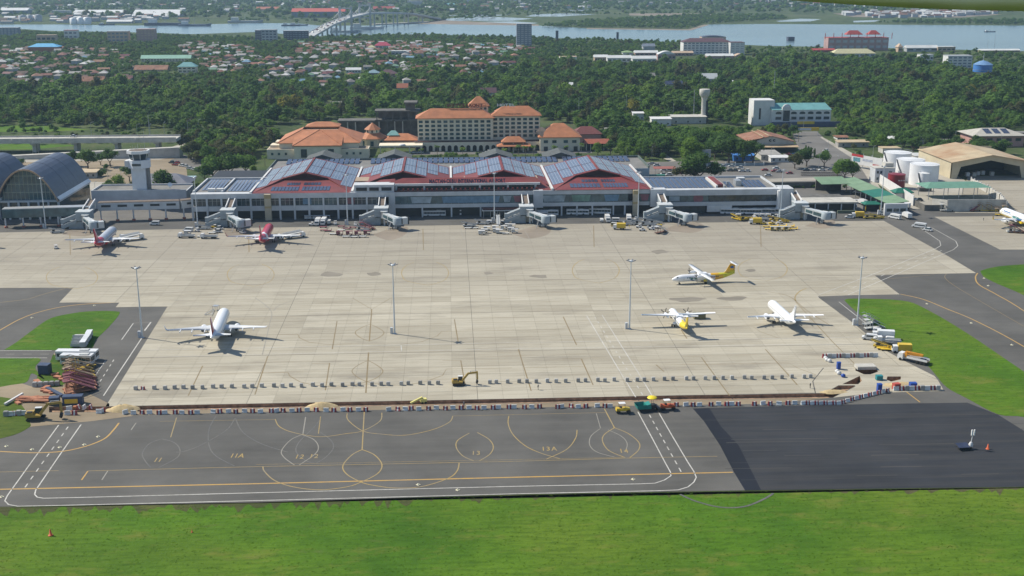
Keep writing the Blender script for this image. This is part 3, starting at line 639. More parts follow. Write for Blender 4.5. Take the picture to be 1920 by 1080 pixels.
# red folded roofs
EZ, RZ, YF, YG, YB = 13.6, 20.0, .3, 26.0, 74.0
def fold(xl, xr, xr_ridge, front=True, skip=(), name=''):
    c = xr_ridge; hl = c-xl; hr = xr-c; gl = hl*.47; gr_ = hr*.47
    zl = RZ-(RZ-EZ)*.47
    roof = MB()
    A, B = (c, YG-1.6, RZ), (c, YB, RZ)
    gL, gR = (c-gl, YG-1.6, zl), (c+gr_, YG-1.6, zl)
    for (g, e, sg) in ((gL, xl, -1), (gR, xr, 1)):
        yf = YF if front else 15
        P = [A, g, (e, yf, EZ), (e, YB, EZ), B]
        vs = P+[(p[0], p[1], p[2]-.5) for p in P]
        f = [(0, 4, 3, 2, 1), (5, 6, 7, 8, 9), (0, 1, 6, 5), (1, 2, 7, 6), (2, 3, 8, 7), (3, 4, 9, 8)]
        roof.add(vs, f if sg > 0 else [t[::-1] for t in f])
    o = tp(roof, 'red_roof', REDROOF)
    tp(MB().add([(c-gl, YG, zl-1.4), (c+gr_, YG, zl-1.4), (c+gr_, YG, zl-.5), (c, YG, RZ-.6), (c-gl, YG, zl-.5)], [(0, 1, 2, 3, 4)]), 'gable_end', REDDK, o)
    tp(MB().beam((c, YG-1.7, RZ+.05), (c, YB, RZ+.05), .9, .35), 'ridge_cap', REDROOF, o)
    if front:
        tp(MB().add([(xl+.3, YF-.3, EZ+.02), (xr-.3, YF-.3, EZ+.02), (c+gr_+.2, YG, zl-.9), (c-gl-.2, YG, zl-.9)], [(0, 1, 2, 3)]), 'front_roof_slope', REDROOF, o)
    # arrays, two rows of four on each slope
    for sg, h, key in ((-1, hl, 'L'), (1, hr, 'R')):
        for k in range(4):
            u0 = h*(.035+.24*k); u1 = h*(.035+.24*(k+1))-.5
            hip = YG if u0 < h*.47 else YG-(u0-h*.47)/(h*.53)*(YG-(YF if front else 15))
            rows = [(hip+1.2, 48.2), (49.2, 71.5)]
            for rI, (y0, y1) in enumerate(rows):
                if (key, k, rI) in skip: continue
                if (key, k, rI, 's') in skip: y0 = y1-10
                z0 = RZ-(RZ-EZ)*u0/h+.16; z1 = RZ-(RZ-EZ)*u1/h+.16
                a, b = (c+sg*u0, z0), (c+sg*u1, z1)
                q = [(a[0], y0, a[1]), (b[0], y0, b[1]), (b[0], y1, b[1]), (a[0], y1, a[1])]
                if sg < 0: q = [q[1], q[0], q[3], q[2]]
                tp(MB().slab(*q, .1), 'solar_panel', SOLAR, o)
    return o
def front_strips(xl, xr, c, o):
    zl = RZ-(RZ-EZ)*.47; sl = (zl-.9-EZ)/(YG-YF+.3)
    for (x0, x1, n, y0, y1) in ((xl+9, c-1.2, 8, 4.0, 11.5), (c+.2, xr-11, 8, 4.0, 11.5), (xl+16, c-1.5, 5, 14.5, 19), (c+.2, xr-16.5, 5, 14.5, 19)):
        w = (x1-x0)/n
        for i in range(n):
            a, b = x0+w*i+.12, x0+w*(i+1)-.2
            tp(MB().slab((a, y0, EZ+sl*(y0+.3)+.18), (b, y0, EZ+sl*(y0+.3)+.18), (b, y1, EZ+sl*(y1+.3)+.18), (a, y1, EZ+sl*(y1+.3)+.18), .1), 'solar_panel', SOLARD, o)
r1 = fold(-100.5, -50.3, -76); front_strips(-100.5, -50.3, -76, r1)
r2 = fold(-49.0, .4, -24.5, False, {('L', 3, 0), ('L', 2, 0, 's'), ('R', 3, 0), ('R', 2, 0, 's')})
r3 = fold(1.6, 52.6, 29.0, False, {('L', 3, 0), ('L', 2, 0, 's'), ('R', 3, 0, 's')})
r4 = fold(53.8, 104.2, 80); front_strips(53.8, 104.2, 80, r4)
for x in (-49.7, 1.0, 53.2): tp(MB().box(x-.55, x+.55, 1 if x != 1 else 17, 76, 13.2, 14.3), 'valley_gutter', WALLW)
tp(MB().box(-101.6, -100.6, 1, 76, 13, 14.2).box(104.3, 105.2, 1, 76, 13, 14.2), 'valley_gutter', WALLW)
for x, w in ((-46, 8), (-10, 6), (11, 6), (44, 7)): tp(MB().box(x-w/2, x+w/2, 24, 36, 13.2, 15.2), 'light_well', ROOFTAN)
# middle gallery, fascia and sign
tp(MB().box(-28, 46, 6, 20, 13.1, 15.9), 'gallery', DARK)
for i in range(6): tp(MB().bx(-27.3+i*14.4, 5.6, 14.4, 1.0, .9, 2.6), 'gallery_column', WALLG)
tp(MB().box(-29, 47, 4.6, 8, 15.7, 16.8), 'gallery_fascia', WALLG)
tp(MB().box(-28, 46, 1.2, 6, 13.2, 13.35), 'terrace', BEIGE); tp(MB().box(-28, 46, 1.0, 1.15, 13.3, 14.1), 'terrace_railing', REDDK)
for i in range(30): tp(MB().bx(-26+i*2.45, 3.6, 14.0, .9, .9, 1.2), 'terrace_seat', REDROOF)
tp(MB().add([(-34, 5.2, 16.6), (49, 5.2, 16.6), (45, 11, 18.8), (-24, 11, 18.8)], [(0, 1, 2, 3)]).add([(-24, 11, 18.8), (45, 11, 18.8), (45, 24, 15), (-24, 24, 15)], [(0, 1, 2, 3)]), 'sign_slope', REDROOF)
tp(MB().add([(-47.8, 1.2, 13.4), (-28, 1.2, 13.5), (-28, 13, 18.2), (-36, 13, 17.6)], [(0, 1, 2, 3)]).add([(46, 1.2, 13.4), (53, 1.2, 13.4), (49, 13, 16), (44, 13, 18.2)], [(0, 1, 2, 3)]), 'sign_slope', REDROOF)
letters('MACTAN-CEBU INTERNATIONAL AIRPORT', 'sign_letter', NAVY, T, (9.4, 5.7, 17.0), 2.6, .73, (1.35, 0, 0), .12, .05)
blk = tp(MB().box(-48.5, -28.2, .8, 9, 13.4, 17.2), 'roof_block', WALLG)
for a, b in ((-47.5, -42), (-40.8, -36), (-34.6, -29.5)): tp(MB().box(a, b, .6, .9, 14.2, 15.9), 'slot_window', DARK, blk)
# landside roof strip
tp(MB().box(-104, 116, 74, 114, 0, 12), 'landside_block', WALLG); tp(MB().box(-103.4, 115.4, 74.5, 113.5, 12.0, 12.06), 'flat_roof', ROOFGR)
tp(MB().box(-104, 116, 113.2, 114, 12, 13.3).box(-104, -103.3, 74, 113, 12, 13).box(115.3, 116, 74, 113, 12, 13.4), 'parapet', mat('parapet_green_grey', (.10, .13, .12), .8))
for i in range(66):
    if i in (14, 15, 40, 52): continue
    a = -96+i*3.1; tp(MB().slab((a, 98, 12.5), (a+2.5, 98, 12.5), (a+2.5, 110, 13.6), (a, 110, 13.6), .1), 'solar_panel', SOLARD)
for x in (-76, -33, 29, 68): 
    pg = tp(MB().gable(x-10.5, x+10.5, 112, 132, 12.4, 15.8, 0, 'y').box(x-10, x+10, 114.5, 131, 0, 12.3), 'porch', mat('porch_grey', (.085, .095, .095), .85, 0, .2, .3)); tp(MB().beam((x, 111.8, 15.8), (x-10.8, 111.8, 12.4), .35).beam((x, 111.8, 15.8), (x+10.8, 111.8, 12.4), .35), 'barge_board', CONCGREY, pg)
# ---------------------------------------------------------------- control tower with its low block
CT = thing('control_tower', 'tall grey control tower with glazed cab beside the terminal', 'control tower', (*G(268, 387)[:2], 0))
CX, CY = CT.location.x, CT.location.y
CT_H = at_y(268, 284, CY)[2]
def ngon(n, r, off=0, sx=1, sy=1): return [(r*sx*math.cos(2*PI*i/n+off), r*sy*math.sin(2*PI*i/n+off)) for i in range(n)]
TWP = mat('tower_pale', (.70, .72, .74), .7, 0, .06, .3)
MB().box(-3.7, 3.7, -3.5, 3.5, 0, 21.5).build('shaft', TWP, CT)
MB().box(3.9, 4.8, -2, 2.5, 0, 21).build('service_duct', ROOFGR, CT)
lc = MB().prism(ngon(8, 6.0, PI/8, 1, .95), 21.3, 25.6).build('lower_gallery', TWP, CT)
for x0, x1 in ((-2.4, 2.2),): MB().box(x0, x1, -5.7, -5.25, 22.8, 24.0).build('window', GLASS, lc)
MB().box(-6.9, -4.8, -3.2, 2, 22, 25.3).build('bay', WALLW, lc)
cabm = MB(); lo = ngon(8, 4.5, PI/8, 1, .95); hi = ngon(8, 5.3, PI/8, 1, .95)
cab = MB().prism(ngon(8, 4.2, PI/8, 1, .95), 25.6, 29.2).build('cab', DARK, CT)
for i in range(8):
    j = (i+1) % 8
    MB().slab((*lo[i], 26.0), (*lo[j], 26.0), (*hi[j], 29.0), (*hi[i], 29.0), .12).build('pane', GLASS, cab); MB().beam((*lo[i], 25.9), (*hi[i], 29.1), .28).build('mullion', WALLW, cab)
rf = MB().prism(ngon(8, 6.1, PI/8, 1, .95), 29.0, 30.6).build('roof', WHITE, CT); MB().prism(ngon(8, 5.2, PI/8, 1, .95), 30.6, 30.63).build('roof_deck', BROWN, rf)
for i in range(7): MB().tube((-4+i*1.3, random.uniform(-3, 3), 30.5), (-4+i*1.3, random.uniform(-1, 1), 32+random.random()*2), .07, .05, 5).build('antenna', METAL, rf)
MB().tube((3.4, .5, 30.5), (3.4, .5, 41), .12, .05, 6).build('whip_antenna', METAL, rf)
# low tower block
tbx0, tby = at_y(172, 386, CY-6)[0], CY-6
LB = thing('tower_annex', 'low grey flat-roofed block round the foot of the control tower', 'building', (tbx0, CY-5, 0))
MB().box(0, 50, 0, 19, 0, 9.0).build('wall', WALLG, LB); MB().box(.7, 49.3, .7, 18.3, 9, 9.03).build('roof', ROOFGR, LB)
MB().box(0, 50, 0, .6, 9.02, 9.9).box(0, 50, 18.4, 19, 9.02, 9.9).box(0, .6, .6, 18.4, 9.02, 9.9).build('parapet', WALLG, LB)
dsh = MB().lathe([(.05, 0), (.8, .25), (1.3, .8)], 14).build('dish', WHITE, LB, (40, 7, 11)); dsh.rotation_euler = (.9, 0, .4); MB().tube((40, 7, 9), (40, 7, 11), .12).build('dish_mast', METAL, LB)
# elevated link walkway to the terminal
def walkway(name, label, P, w, z0, z1, m, win=None, posts=True, roofm=None):
    X0, Y0 = P[0]; t = thing(name, label, 'walkway', (X0, Y0, 0)); Q = [(x-X0, y-Y0) for x, y in P]
    for (a, b) in zip(Q, Q[1:]):
        d = Vector((b[0]-a[0], b[1]-a[1])); L = d.length; d.normalize(); n = Vector((-d.y, d.x))
        def pt(s, o, z): return (a[0]+d.x*s+n.x*o, a[1]+d.y*s+n.y*o, z)
        body = MB().hexa([pt(0, -w/2, z0), pt(L, -w/2, z0), pt(L, w/2, z0), pt(0, w/2, z0)], [pt(0, -w/2, z1), pt(L, -w/2, z1), pt(L, w/2, z1), pt(0, w/2, z1)]).build('corridor', m, t)
        MB().hexa([pt(0, -w/2+.3, z1+.002), pt(L, -w/2+.3, z1+.002), pt(L, w/2-.3, z1+.002), pt(0, w/2-.3, z1+.002)], [pt(0, -w/2+.3, z1+.35), pt(L, -w/2+.3, z1+.35), pt(L, w/2-.3, z1+.35), pt(0, w/2-.3, z1+.35)]).build('roof', roofm or BROWN, t)
        k = max(1, int(L//7.2))
        for i in range(k):
            s0 = L*(i+.5)/k
            if win: MB().hexa([pt(s0-win[0]/2, -w/2-.12, win[1]), pt(s0+win[0]/2, -w/2-.12, win[1]), pt(s0+win[0]/2, -w/2+.05, win[1]), pt(s0-win[0]/2, -w/2+.05, win[1])], [pt(s0-win[0]/2, -w/2-.12, win[2]), pt(s0+win[0]/2, -w/2-.12, win[2]), pt(s0+win[0]/2, -w/2+.05, win[2]), pt(s0-win[0]/2, -w/2+.05, win[2])]).build('window', win[3], body)
            if posts:
                q = pt(L*i/k+1, -w/2+.5, 0); MB().tube(q, (q[0], q[1], z0), .4, .4, 8).build('post', WALLG, t); MB().lathe([(.9, 0), (.9, .9), (.5, .95)], 8, 0, q).build('post_guard', mat('guard_red', (.3, .09, .06), .7), t)
    return t
wx = lambda px, py, z: G(px, py, z)[:2]
walkway('link_walkway', 'raised grey link walkway with slit windows left of the terminal', [wx(186, 394, 5.5), wx(338, 390, 5.5), wx(374, 384, 6)], 5, 5.6, 9.4, WALLG, (4.6, 7.4, 8.5, DARK))
walkway('glass_walkway', 'glass-sided raised walkway before the arched terminal', [wx(8, 407, 5), wx(172, 402, 5)], 6, 5.0, 9.2, GLASST, (6.4, 5.8, 8.7, GLASST), True, METAL)
# ---------------------------------------------------------------- arched terminal (wood-ribbed vaults with grey metal roofs)
VAULT = mat('vault_metal', (.075, .09, .13), .45, .2, .15, .3, .2, (.12, .13, .16)); TIMBER = mat('timber', (.40, .27, .17), .6, 0, .2, .8)
def vault(name, label, px0, px1, pyb, pytop, depth, Y0, z0):
    xa = at_y(px0, pyb, Y0)[0]; xb = at_y(px1, pyb, Y0)[0]; zt = at_y((px0+px1)/2, pytop, Y0)[2]; c = (xa+xb)/2; hw = (xb-xa)/2; H = zt-z0
    t = thing(name, label, 'terminal', (c, Y0, 0)); n = 22
    def arc(k, s=1.0, dz=0): a = PI*k/n; u = -math.cos(a); return (hw*s*u, z0+dz+H*s*(1-abs(u)**2.1)**.92)
    rf = MB(); P = [arc(k) for k in range(n+1)]
    for k in range(n):
        (x0, y0), (x1, y1) = P[k], P[k+1]; rf.slab((x0, -3, y0), (x1, -3, y1), (x1, depth, y1), (x0, depth, y0), .5)
    r = rf.build('vault_roof', VAULT, t)
    for yy in (depth*.33, depth*.66): 
        sm = MB()
        for k in range(n): (x0, y0), (x1, y1) = P[k], P[k+1]; sm.slab((x0, yy-.12, y0+.1), (x1, yy-.12, y1+.1), (x1, yy+.12, y1+.1), (x0, yy+.12, y0+.1), .1)
        sm.build('roof_seam', VAULT, r)
    rib = MB(); Q = [arc(k, .965) for k in range(n+1)]
    for k in range(n):
        (x0, y0), (x1, y1), (a0, b0), (a1, b1) = P[k], P[k+1], Q[k], Q[k+1]
        rib.hexa([(x0, -3.4, y0-.02), (a0, -3.4, b0-.3), (a0, -1.6, b0-.3), (x0, -1.6, y0-.02)][::-1], [(x1, -3.4, y1-.02), (a1, -3.4, b1-.3), (a1, -1.6, b1-.3), (x1, -1.6, y1-.02)][::-1])
    rib.build('timber_arch', TIMBER, t)
    # glazed end, pane by pane with mullions
    gl = MB().add([(x*.95, 1.2, z) for x, z in [(q[0], q[1]-.4) for q in Q]], [tuple(range(n, -1, -1))]).build('glazed_end', GLASST, t)
    for i in range(1, 14):
        x = -hw*.93+2*hw*.93*i/14; z = z0+H*.95*(1-min(1, abs(x/hw/.96))**2.1)**.92
        if z > z0+.5: MB().bx(x, 1.0, (z+z0)/2, .16, .16, z-z0).build('mullion', mat('mullion_pale', (.45, .5, .42), .5), gl)
    for zz in (z0+H*.25, z0+H*.5, z0+H*.75):
        w = hw*.93*(1-((zz-z0)/H)**1.1)**.48; MB().bx(0, .95, zz, 2*w, .14, .2).build('transom', MATS['mullion_pale'], gl)
    MB().box(-hw*.97, hw*.97, 0, depth, 0, z0+.2).build('ground_floor', GLASS, t); MB().box(-hw, hw, -1.2, depth, z0-.6, z0+.3).build('floor_band', WALLG, t)
    for i in range(7): MB().bx(-hw*.95+hw*1.9*i/6, -1.1, z0/2, .9, .9, z0).build('column', WALLG, t)
    MB().slab((hw+.6, -2, z0+.6), (hw+.6, depth, z0+.6), (hw-.8, depth, z0+2.2), (hw-.8, -2, z0+2.2), .3).build('eave_gutter', WHITE, t)
    return t
vault('arched_terminal', 'arched terminal hall with grey vault, timber edge and glazed end', -5, 113, 372, 315, 52, 600, 9.5)
vault('arched_terminal', 'second grey vault cut off by the left picture edge', -118, 0, 372, 315, 52, 600, 9.5)
# ---------------------------------------------------------------- boarding bridges
BRW = mat('bridge_white', (.52, .55, .56), .5, 0, .1, .5, .25, (.32, .33, .32)); BRG = mat('bridge_blue_grey', (.30, .35, .38), .55, 0, .12, .5, .3, (.2, .22, .23)); TYRE = mat('rubber', (.02, .02, .02), .85, 0, .2, 3)
STAIRG = mat('stair_grey', (.2, .21, .22), .6)
JB = proto('boarding_bridge', 'boarding bridge', 'boarding bridges along the terminal')
MB().box(-3.4, 3.4, -2.2, 4.5, 4.2, 8.3).build('rotunda_house', BRG, JB)
MB().box(-3.6, 3.6, -2.4, 4.7, 8.3, 8.62).build('house_roof', BRW, JB)
cor = MB().hexa([(-1.7, 4.4, 5), (1.7, 4.4, 5), (1.7, 15, 7.4), (-1.7, 15, 7.4)], [(-1.7, 4.4, 8.4), (1.7, 4.4, 8.4), (1.7, 15, 11), (-1.7, 15, 11)]).build('fixed_corridor', BRG, JB)
MB().slab((-1.3, 4.4, 8.6), (1.3, 4.4, 8.6), (1.3, 15, 11.2), (-1.3, 15, 11.2), .15).build('corridor_roof', BROWN, cor)
for s in (-1.55, 1.55): MB().beam((s, 3.8, 8.9), (s, 15, 11.5), .4, .8).build('parapet', WHITE, cor)
for k, dz in enumerate((0, -2.7)):
    rp = MB().hexa([(-9.6, -2.0, 3.1+dz), (-3.3, -2.0, 5.6+dz), (-3.3, .4, 5.6+dz), (-9.6, .4, 3.1+dz)], [(-9.6, -2.0, 4.9+dz), (-3.3, -2.0, 7.4+dz), (-3.3, .4, 7.4+dz), (-9.6, .4, 4.9+dz)]).box(-11, -9.6, -2, .4, 2.6+dz, 4.9+dz).build('stair_ramp', BRG, JB)
    MB().beam((-11, -2.02, 4.9+dz), (-9.6, -2.02, 4.9+dz), .25).beam((-9.6, -2.02, 4.9+dz), (-3.3, -2.02, 7.4+dz), .25).beam((-9.6, .42, 4.9+dz), (-3.3, .42, 7.4+dz), .25).build('coping', WHITE, rp)
MB().box(-7.5, -.4, -1.4, 3.5, 0, 3.6).build('plinth', BRG, JB)
for x in (1.5, 3.0): MB().tube((x, -1.4, 0), (x, -1.4, 4.3), .3).build('post', BRW, JB)
MB().box(-.6, 1.8, .8, 1.0, .1, 3.1).build('shutter', BEIGE, JB)
rot_ = MB().lathe([(1.75, 3.9), (1.75, 7.1), (1.9, 7.1), (1.9, 7.4)], 14, 0, (1.6, -3.2, 0)).build('rotunda', BRW, JB)
MB().tube((1.6, -3.2, 0), (1.6, -3.2, 3.95), .45).build('rotunda_column', BRW, JB)
A_t, B_t = Vector((1.9, -4.2, 5.4)), Vector((8.0, -13.5, 4.6))
for nm, p, q, w, h, m in (('inner_tunnel', A_t, A_t.lerp(B_t, .55), 2.5, 2.6, BRW), ('outer_tunnel', A_t.lerp(B_t, .45), B_t, 2.9, 3.0, BRW)):
    tn = MB().beam(p, q, w, h).build(nm, m, JB); d = (q-p).normalized(); s = d.cross(Vector((0, 0, 1))).normalized()
    for sg in (-1, 1): MB().beam(p.lerp(q, .08)+s*sg*(w/2+.03), p.lerp(q, .9)+s*sg*(w/2+.03), .06, h*.55).build('glass_side', GLASST, tn)
MB().beam(A_t.lerp(B_t, .9)+Vector((0, 0, 1.6)), B_t+Vector((1.4, -1.3, 1.7)), 1.2, .7).build('roof_unit', WHITE, JB)
cabo = MB().lathe([(2.4, -1.7), (2.4, 1.6), (2.1, 1.8)], 16, 0, tuple(B_t+Vector((.7, -1.2, 0)))).build('cab', BRG, JB)
MB().beam(B_t+Vector((1.6, -1.0, 0)), B_t+Vector((5.0, .6, 0)), 3.1, 3.2).build('cab_nose', BRW, cabo); MB().beam(B_t+Vector((5.0, .6, 0)), B_t+Vector((5.5, .85, 0)), 3.4, 3.5).build('bellows', DARK, cabo)
for k in (-.8, .8): MB().beam(B_t+Vector((2.6+k*.4, -2.4+k*.2, -1.2)), B_t+Vector((2.6+k*.4, -2.4+k*.2, 1.3)), .5).build('cab_window', GLASS, cabo)
bog = MB().box(6.2, 8.4, -12.4, -11.9, .55, .95).box(6.9, 7.2, -12.3, -12, .9, 3.2).box(7.6, 7.9, -12.3, -12, .9, 3.2).build('wheel_carriage', BRW, JB)
for x in (6.1, 8.5): MB().tube((x-.25, -12.15, .55), (x+.25, -12.15, .55), .55, .55, 12).build('tyre', TYRE, bog)
MB().beam((5.2, -12.5, 3.4), (4.0, -14.2, .1), .4, .1).beam((5.2, -12, 4.2), (3.6, -14.4, 1.0), .06).build('service_stair', STAIRG, JB)
for k, px in enumerate((162, 430, 716, 986, 1244, 1496)):
    xx = at_y(px, 405, 580)[0]; wh = ('before the arched terminal and link walkway', 'beside the left gold-tiled pier', 'right of the red baggage carts', 'in the middle under the airport sign', 'beside the right gold-tiled pier', 'at the right end of the terminal')[k]
    place(JB, xx, TY-14.6, 0, 'grey boarding bridge with zigzag stair ramp '+wh)
# ---------------------------------------------------------------- high masts
MASTM = mat('mast_steel', (.55, .60, .64), .45, .2, .08, .5)
MA = proto('floodlight_mast', 'light mast', 'floodlight masts round the apron')
MB().tube((0, 0, 0), (0, 0, 25), .33, .14, 10).build('pole', MASTM, MA); MB().lathe([(.8, 0), (.8, .12), (.45, .3)], 10).build('base_plate', METAL, MA)
hd = MB().lathe([(.3, 24.6), (.9, 24.8), (.9, 25.0), (.3, 25.25)], 12).build('lamp_ring', MASTM, MA)
for i in range(6):
    a = 2*PI*i/6; c, s = math.cos(a), math.sin(a); MB().beam((c*.9, s*.9, 25.0), (c*1.7, s*1.7, 25.3), .4, .25).build('floodlight', mat('lamp_housing', (.2, .21, .23), .5), hd)
MB().box(-1.5, -.6, -.1, .8, 0, 2.3).build('switch_cabinet', WALLG, MA)
for px, py, l in ((267, 633, 'tall floodlight mast at the left apron edge beside the twin-engine jet'), (740, 626, 'tall floodlight mast standing in the middle of the apron'), (1180, 617, 'tall floodlight mast beside the yellow-tailed propeller plane'), (1607, 610, 'tall floodlight mast at the grass beside parked stairs'), (86, 428, 'floodlight mast before the arched terminal'), (371, 426, 'floodlight mast before the link walkway end'), (652, 421, 'floodlight mast behind the red baggage carts'), (927, 417, 'floodlight mast before the airport sign'), (1196, 415, 'floodlight mast beside the right gold-tiled pier'), (1463, 410, 'floodlight mast behind the yellow baggage carts'), (1651, 402, 'floodlight mast before the green shed roofs')):
    x, y, _ = G(px, py); place(MA, x, y, 0, l)
# ================================================================ HOTEL AND OTHER BUILDINGS
TEAL = mat('roof_teal', (.16, .36, .36), .5, 0, .12, .3); TEALG = mat('roof_green', (.17, .27, .16), .6, 0, .15, .2, .3, (.24, .32, .22)); GREEND = mat('roof_dark_green', (.02, .15, .10), .5, 0, .15, .3)
RUST = mat('roof_rust_tan', (.46, .37, .24), .7, 0, .15, .12, .8, (.30, .13, .05)); BROWNR = mat('roof_brown_tile', (.25, .115, .07), .8, 0, .3, .3, .5, (.38, .24, .16))
NAVYB = mat('wall_navy', (.05, .07, .14), .7, 0, .15, .4); CONCD = mat('concrete_weathered', (.13, .125, .115), .9, 0, .3, .3, .6, (.05, .05, .045)); CONCL = mat('concrete_pale', (.48, .465, .42), .85, 0, .15, .3, .4, (.22, .2, .17))
PINK = mat('wall_pink', (.42, .24, .21), .75, 0, .12, .3); SKYB = mat('paint_blue', (.05, .19, .52), .45, 0, .1, .4); YELLOW = mat('paint_yellow', (.62, .42, .03), .5, 0, .12, .6, .2, (.3, .22, .08)); REDP = mat('paint_red', (.42, .04, .04), .5, 0, .12, .6, .15)
WINT = mat('window_teal', (.03, .075, .085), .15, 0, .5, .2, spec=.6, rnd=.4)
def sheet_px(name, pts, m, z): return struct(MB().sheet(gp(pts), z).build(name, m))
sheet_px('car_park_paving', [(-60, 302), (0, 298), (300, 290), (345, 292), (350, 318), (352, 338), (185, 393), (125, 395), (130, 345), (-60, 330)], DIRT, -.02)
sheet_px('access_road', [(118, 393), (150, 340), (215, 342), (182, 392)], PAVE, -.012)
sheet_px('access_road', [(-200, 297), (0, 296), (300, 289), (320, 276), (345, 268), (355, 275), (335, 292), (300, 299), (0, 305), (-200, 306)], PAVE, -.014)
sheet_px('car_park_paving', [(320, 300), (345, 290), (420, 312), (480, 318), (480, 330), (395, 330)], ASPH_ROAD, -.018)
sheet_px('car_park_paving', [(1195, 304), (1420, 300), (1560, 297), (1640, 296), (1655, 334), (1610, 346), (1380, 354), (1215, 350)], ASPH_ROAD, -.02)
sheet_px('service_path', [(1400, 336), (1620, 330), (1625, 336), (1400, 342)], PAVE, -.012)
sheet_px('service_path', [(1210, 262), (1222, 272), (1268, 302), (1256, 303), (1205, 276)], PAVE, -.01)
sheet_px('access_road', [(1484, 246), (1532, 246), (1552, 266), (1612, 302), (1640, 350), (1618, 352), (1590, 318), (1540, 302), (1500, 288), (1492, 266)], ASPH_ROAD, -.008)
sheet_px('pavement', [(1538, 258), (1542, 257), (1618, 298), (1662, 372), (1652, 374), (1606, 302)], PAVE, .06)
sheet_px('tank_yard', [(1590, 300), (1780, 288), (1796, 330), (1900, 392), (1772, 399), (1712, 392), (1640, 340)], PAVE, -.016)
sheet_px('shed_yard', [(1480, 400), (1490, 352), (1540, 330), (1625, 335), (1712, 392), (1700, 400)], ASPH_ROAD, -.018)
sheet_px('walkway_paving', [(-60, 424), (-60, 392), (130, 388), (380, 372), (380, 412), (0, 424)], ASPH_ROAD, -.03)
sheet_px('hotel_drive', [(690, 300), (1200, 292), (1200, 300), (690, 309)], ASPH_ROAD, -.02); sheet_px('hotel_drive', [(720, 285), (1110, 282), (1110, 287), (720, 291)], ASPH_ROAD, -.019)
sheet_px('lawn', [(-300, 232), (80, 236), (170, 243), (90, 247), (-300, 249)], GRASS, -.02); sheet_px('lawn', [(-300, 262), (0, 268), (150, 272), (60, 280), (-300, 284)], GRASS, -.02); sheet_px('yard', [(1560, 232), (1690, 228), (1700, 240), (1570, 244)], DIRT, -.02)
def block(x0, x1, y0, y1, pad=5): BLOCK.append((x0-pad, x1+pad, y0-pad-(26 if y0 > 900 else 8), y1+pad))
# ---- hotel
HT = thing('hotel_building', 'cream hotel with orange hipped roofs and rows of teal windows', 'hotel', (0, 822, 0)); block(-26, 66, 815, 842)
MB().box(-21.5, 31.4, 0, 16, 0, 22).build('main_block', WALLB, HT); MB().box(31.4, 64.8, 3, 18, 0, 23).build('wing_block', WALLB, HT)
def winrow(x0, n, pitch, zs, y, w, h, par, m=WINT):
    me = MB().box(-w/2, w/2, -.06, .1, 0, h).mesh('window', m); fr = MB().box(-w/2-.12, w/2+.12, -.3, -.02, -.22, -.06).mesh('sill', WALLB)
    for z in zs:
        for i in range(n): o = link('window', me, par, (x0+i*pitch, y, z)); link('sill', fr, o, (0, 0, 0))
winrow(-19.2, 12, 4.32, (7.4, 10.3, 13.2, 16.1, 19.0), -.01, 2.7, 1.75, HT); winrow(33.2, 8, 4.2, (8.4, 11.3, 14.2, 17.1, 20.0), 2.99, 2.7, 1.75, HT)
MB().hip(-21.5, 31.4, 0, 16, 22.4, 28.4, 11, 0, 1.4).build('main_roof', TERRA, HT); MB().hip(31.4, 64.8, 3, 18, 23.4, 29.4, 9, 0, 1.3).build('wing_roof', TERRA, HT)
tw = MB().box(15.3, 28.6, 14, 26, 20, 29).build('roof_tower', WALLB, HT); MB().hip(15.3, 28.6, 14, 26, 29.2, 35.4, 6.6, 0, 1.0).build('tower_roof', TERRA, tw)
for i in range(4): MB().box(16.6+i*3, 18.4+i*3, 13.85, 14.1, 26.6, 28).build('window', WINT, tw)
sf = MB()
for i in range(12): sf.beam((-2+i*2.6, 8, 26), (-2+i*2.6, 8, 31.5), .16)
for z in (28.6, 30, 31.4): sf.beam((-2, 8, z), (26.6, 8, z), .16)
sf.build('sign_frame', mat('sign_brown', (.10, .04, .03), .7), HT)
letters('WATERFRONT', 'sign_letter', mat('sign_red_brown', (.16, .035, .025), .6), HT, (12, 7.7, 29.2), 2.9, 1.25, (PI/2, 0, 0), .06, .03)
letters('HOTEL', 'sign_letter', WHITE, HT, (41, 6, 29.6), 2.6, 1.5, (PI/2, 0, 0), .06, .03)
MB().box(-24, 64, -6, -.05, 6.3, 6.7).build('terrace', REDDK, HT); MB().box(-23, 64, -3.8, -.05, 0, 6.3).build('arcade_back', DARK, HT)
for i in range(20):
    x0 = -23.5+i*4.4; x1 = x0+4.4; P = [(x0, 0), (x0+.8, 0), (x0+.8, 2.6)]+[(x0+2.2-1.4*math.cos(PI*k/8), 2.6+1.5*math.sin(PI*k/8)) for k in range(1, 8)]+[(x1-.8, 2.6), (x1-.8, 0), (x1, 0), (x1, 6.3), (x0, 6.3)]
    n = len(P); MB().add([(x, -6, z) for x, z in P]+[(x, -5.4, z) for x, z in P], [tuple(range(n)), tuple(range(2*n-1, n-1, -1))]+[(i2, n+i2, n+(i2+1) % n, (i2+1) % n) for i2 in range(n)]).build('arch_bay', WALLB, HT)
pv = MB().hip(37.5, 53, -14, -5, 7.2, 10.6, 4.5, 0, .9).build('porch_roof', TERRA, HT); MB().hip(34, 57, -17, -7, 4.6, 6.6, 5, 0, .6).build('lower_porch_roof', TERRA, pv)
for x in (38, 45, 52): MB().bx(x, -13.3, 3.4, .8, .8, 6.8).build('porch_column', WALLB, pv)
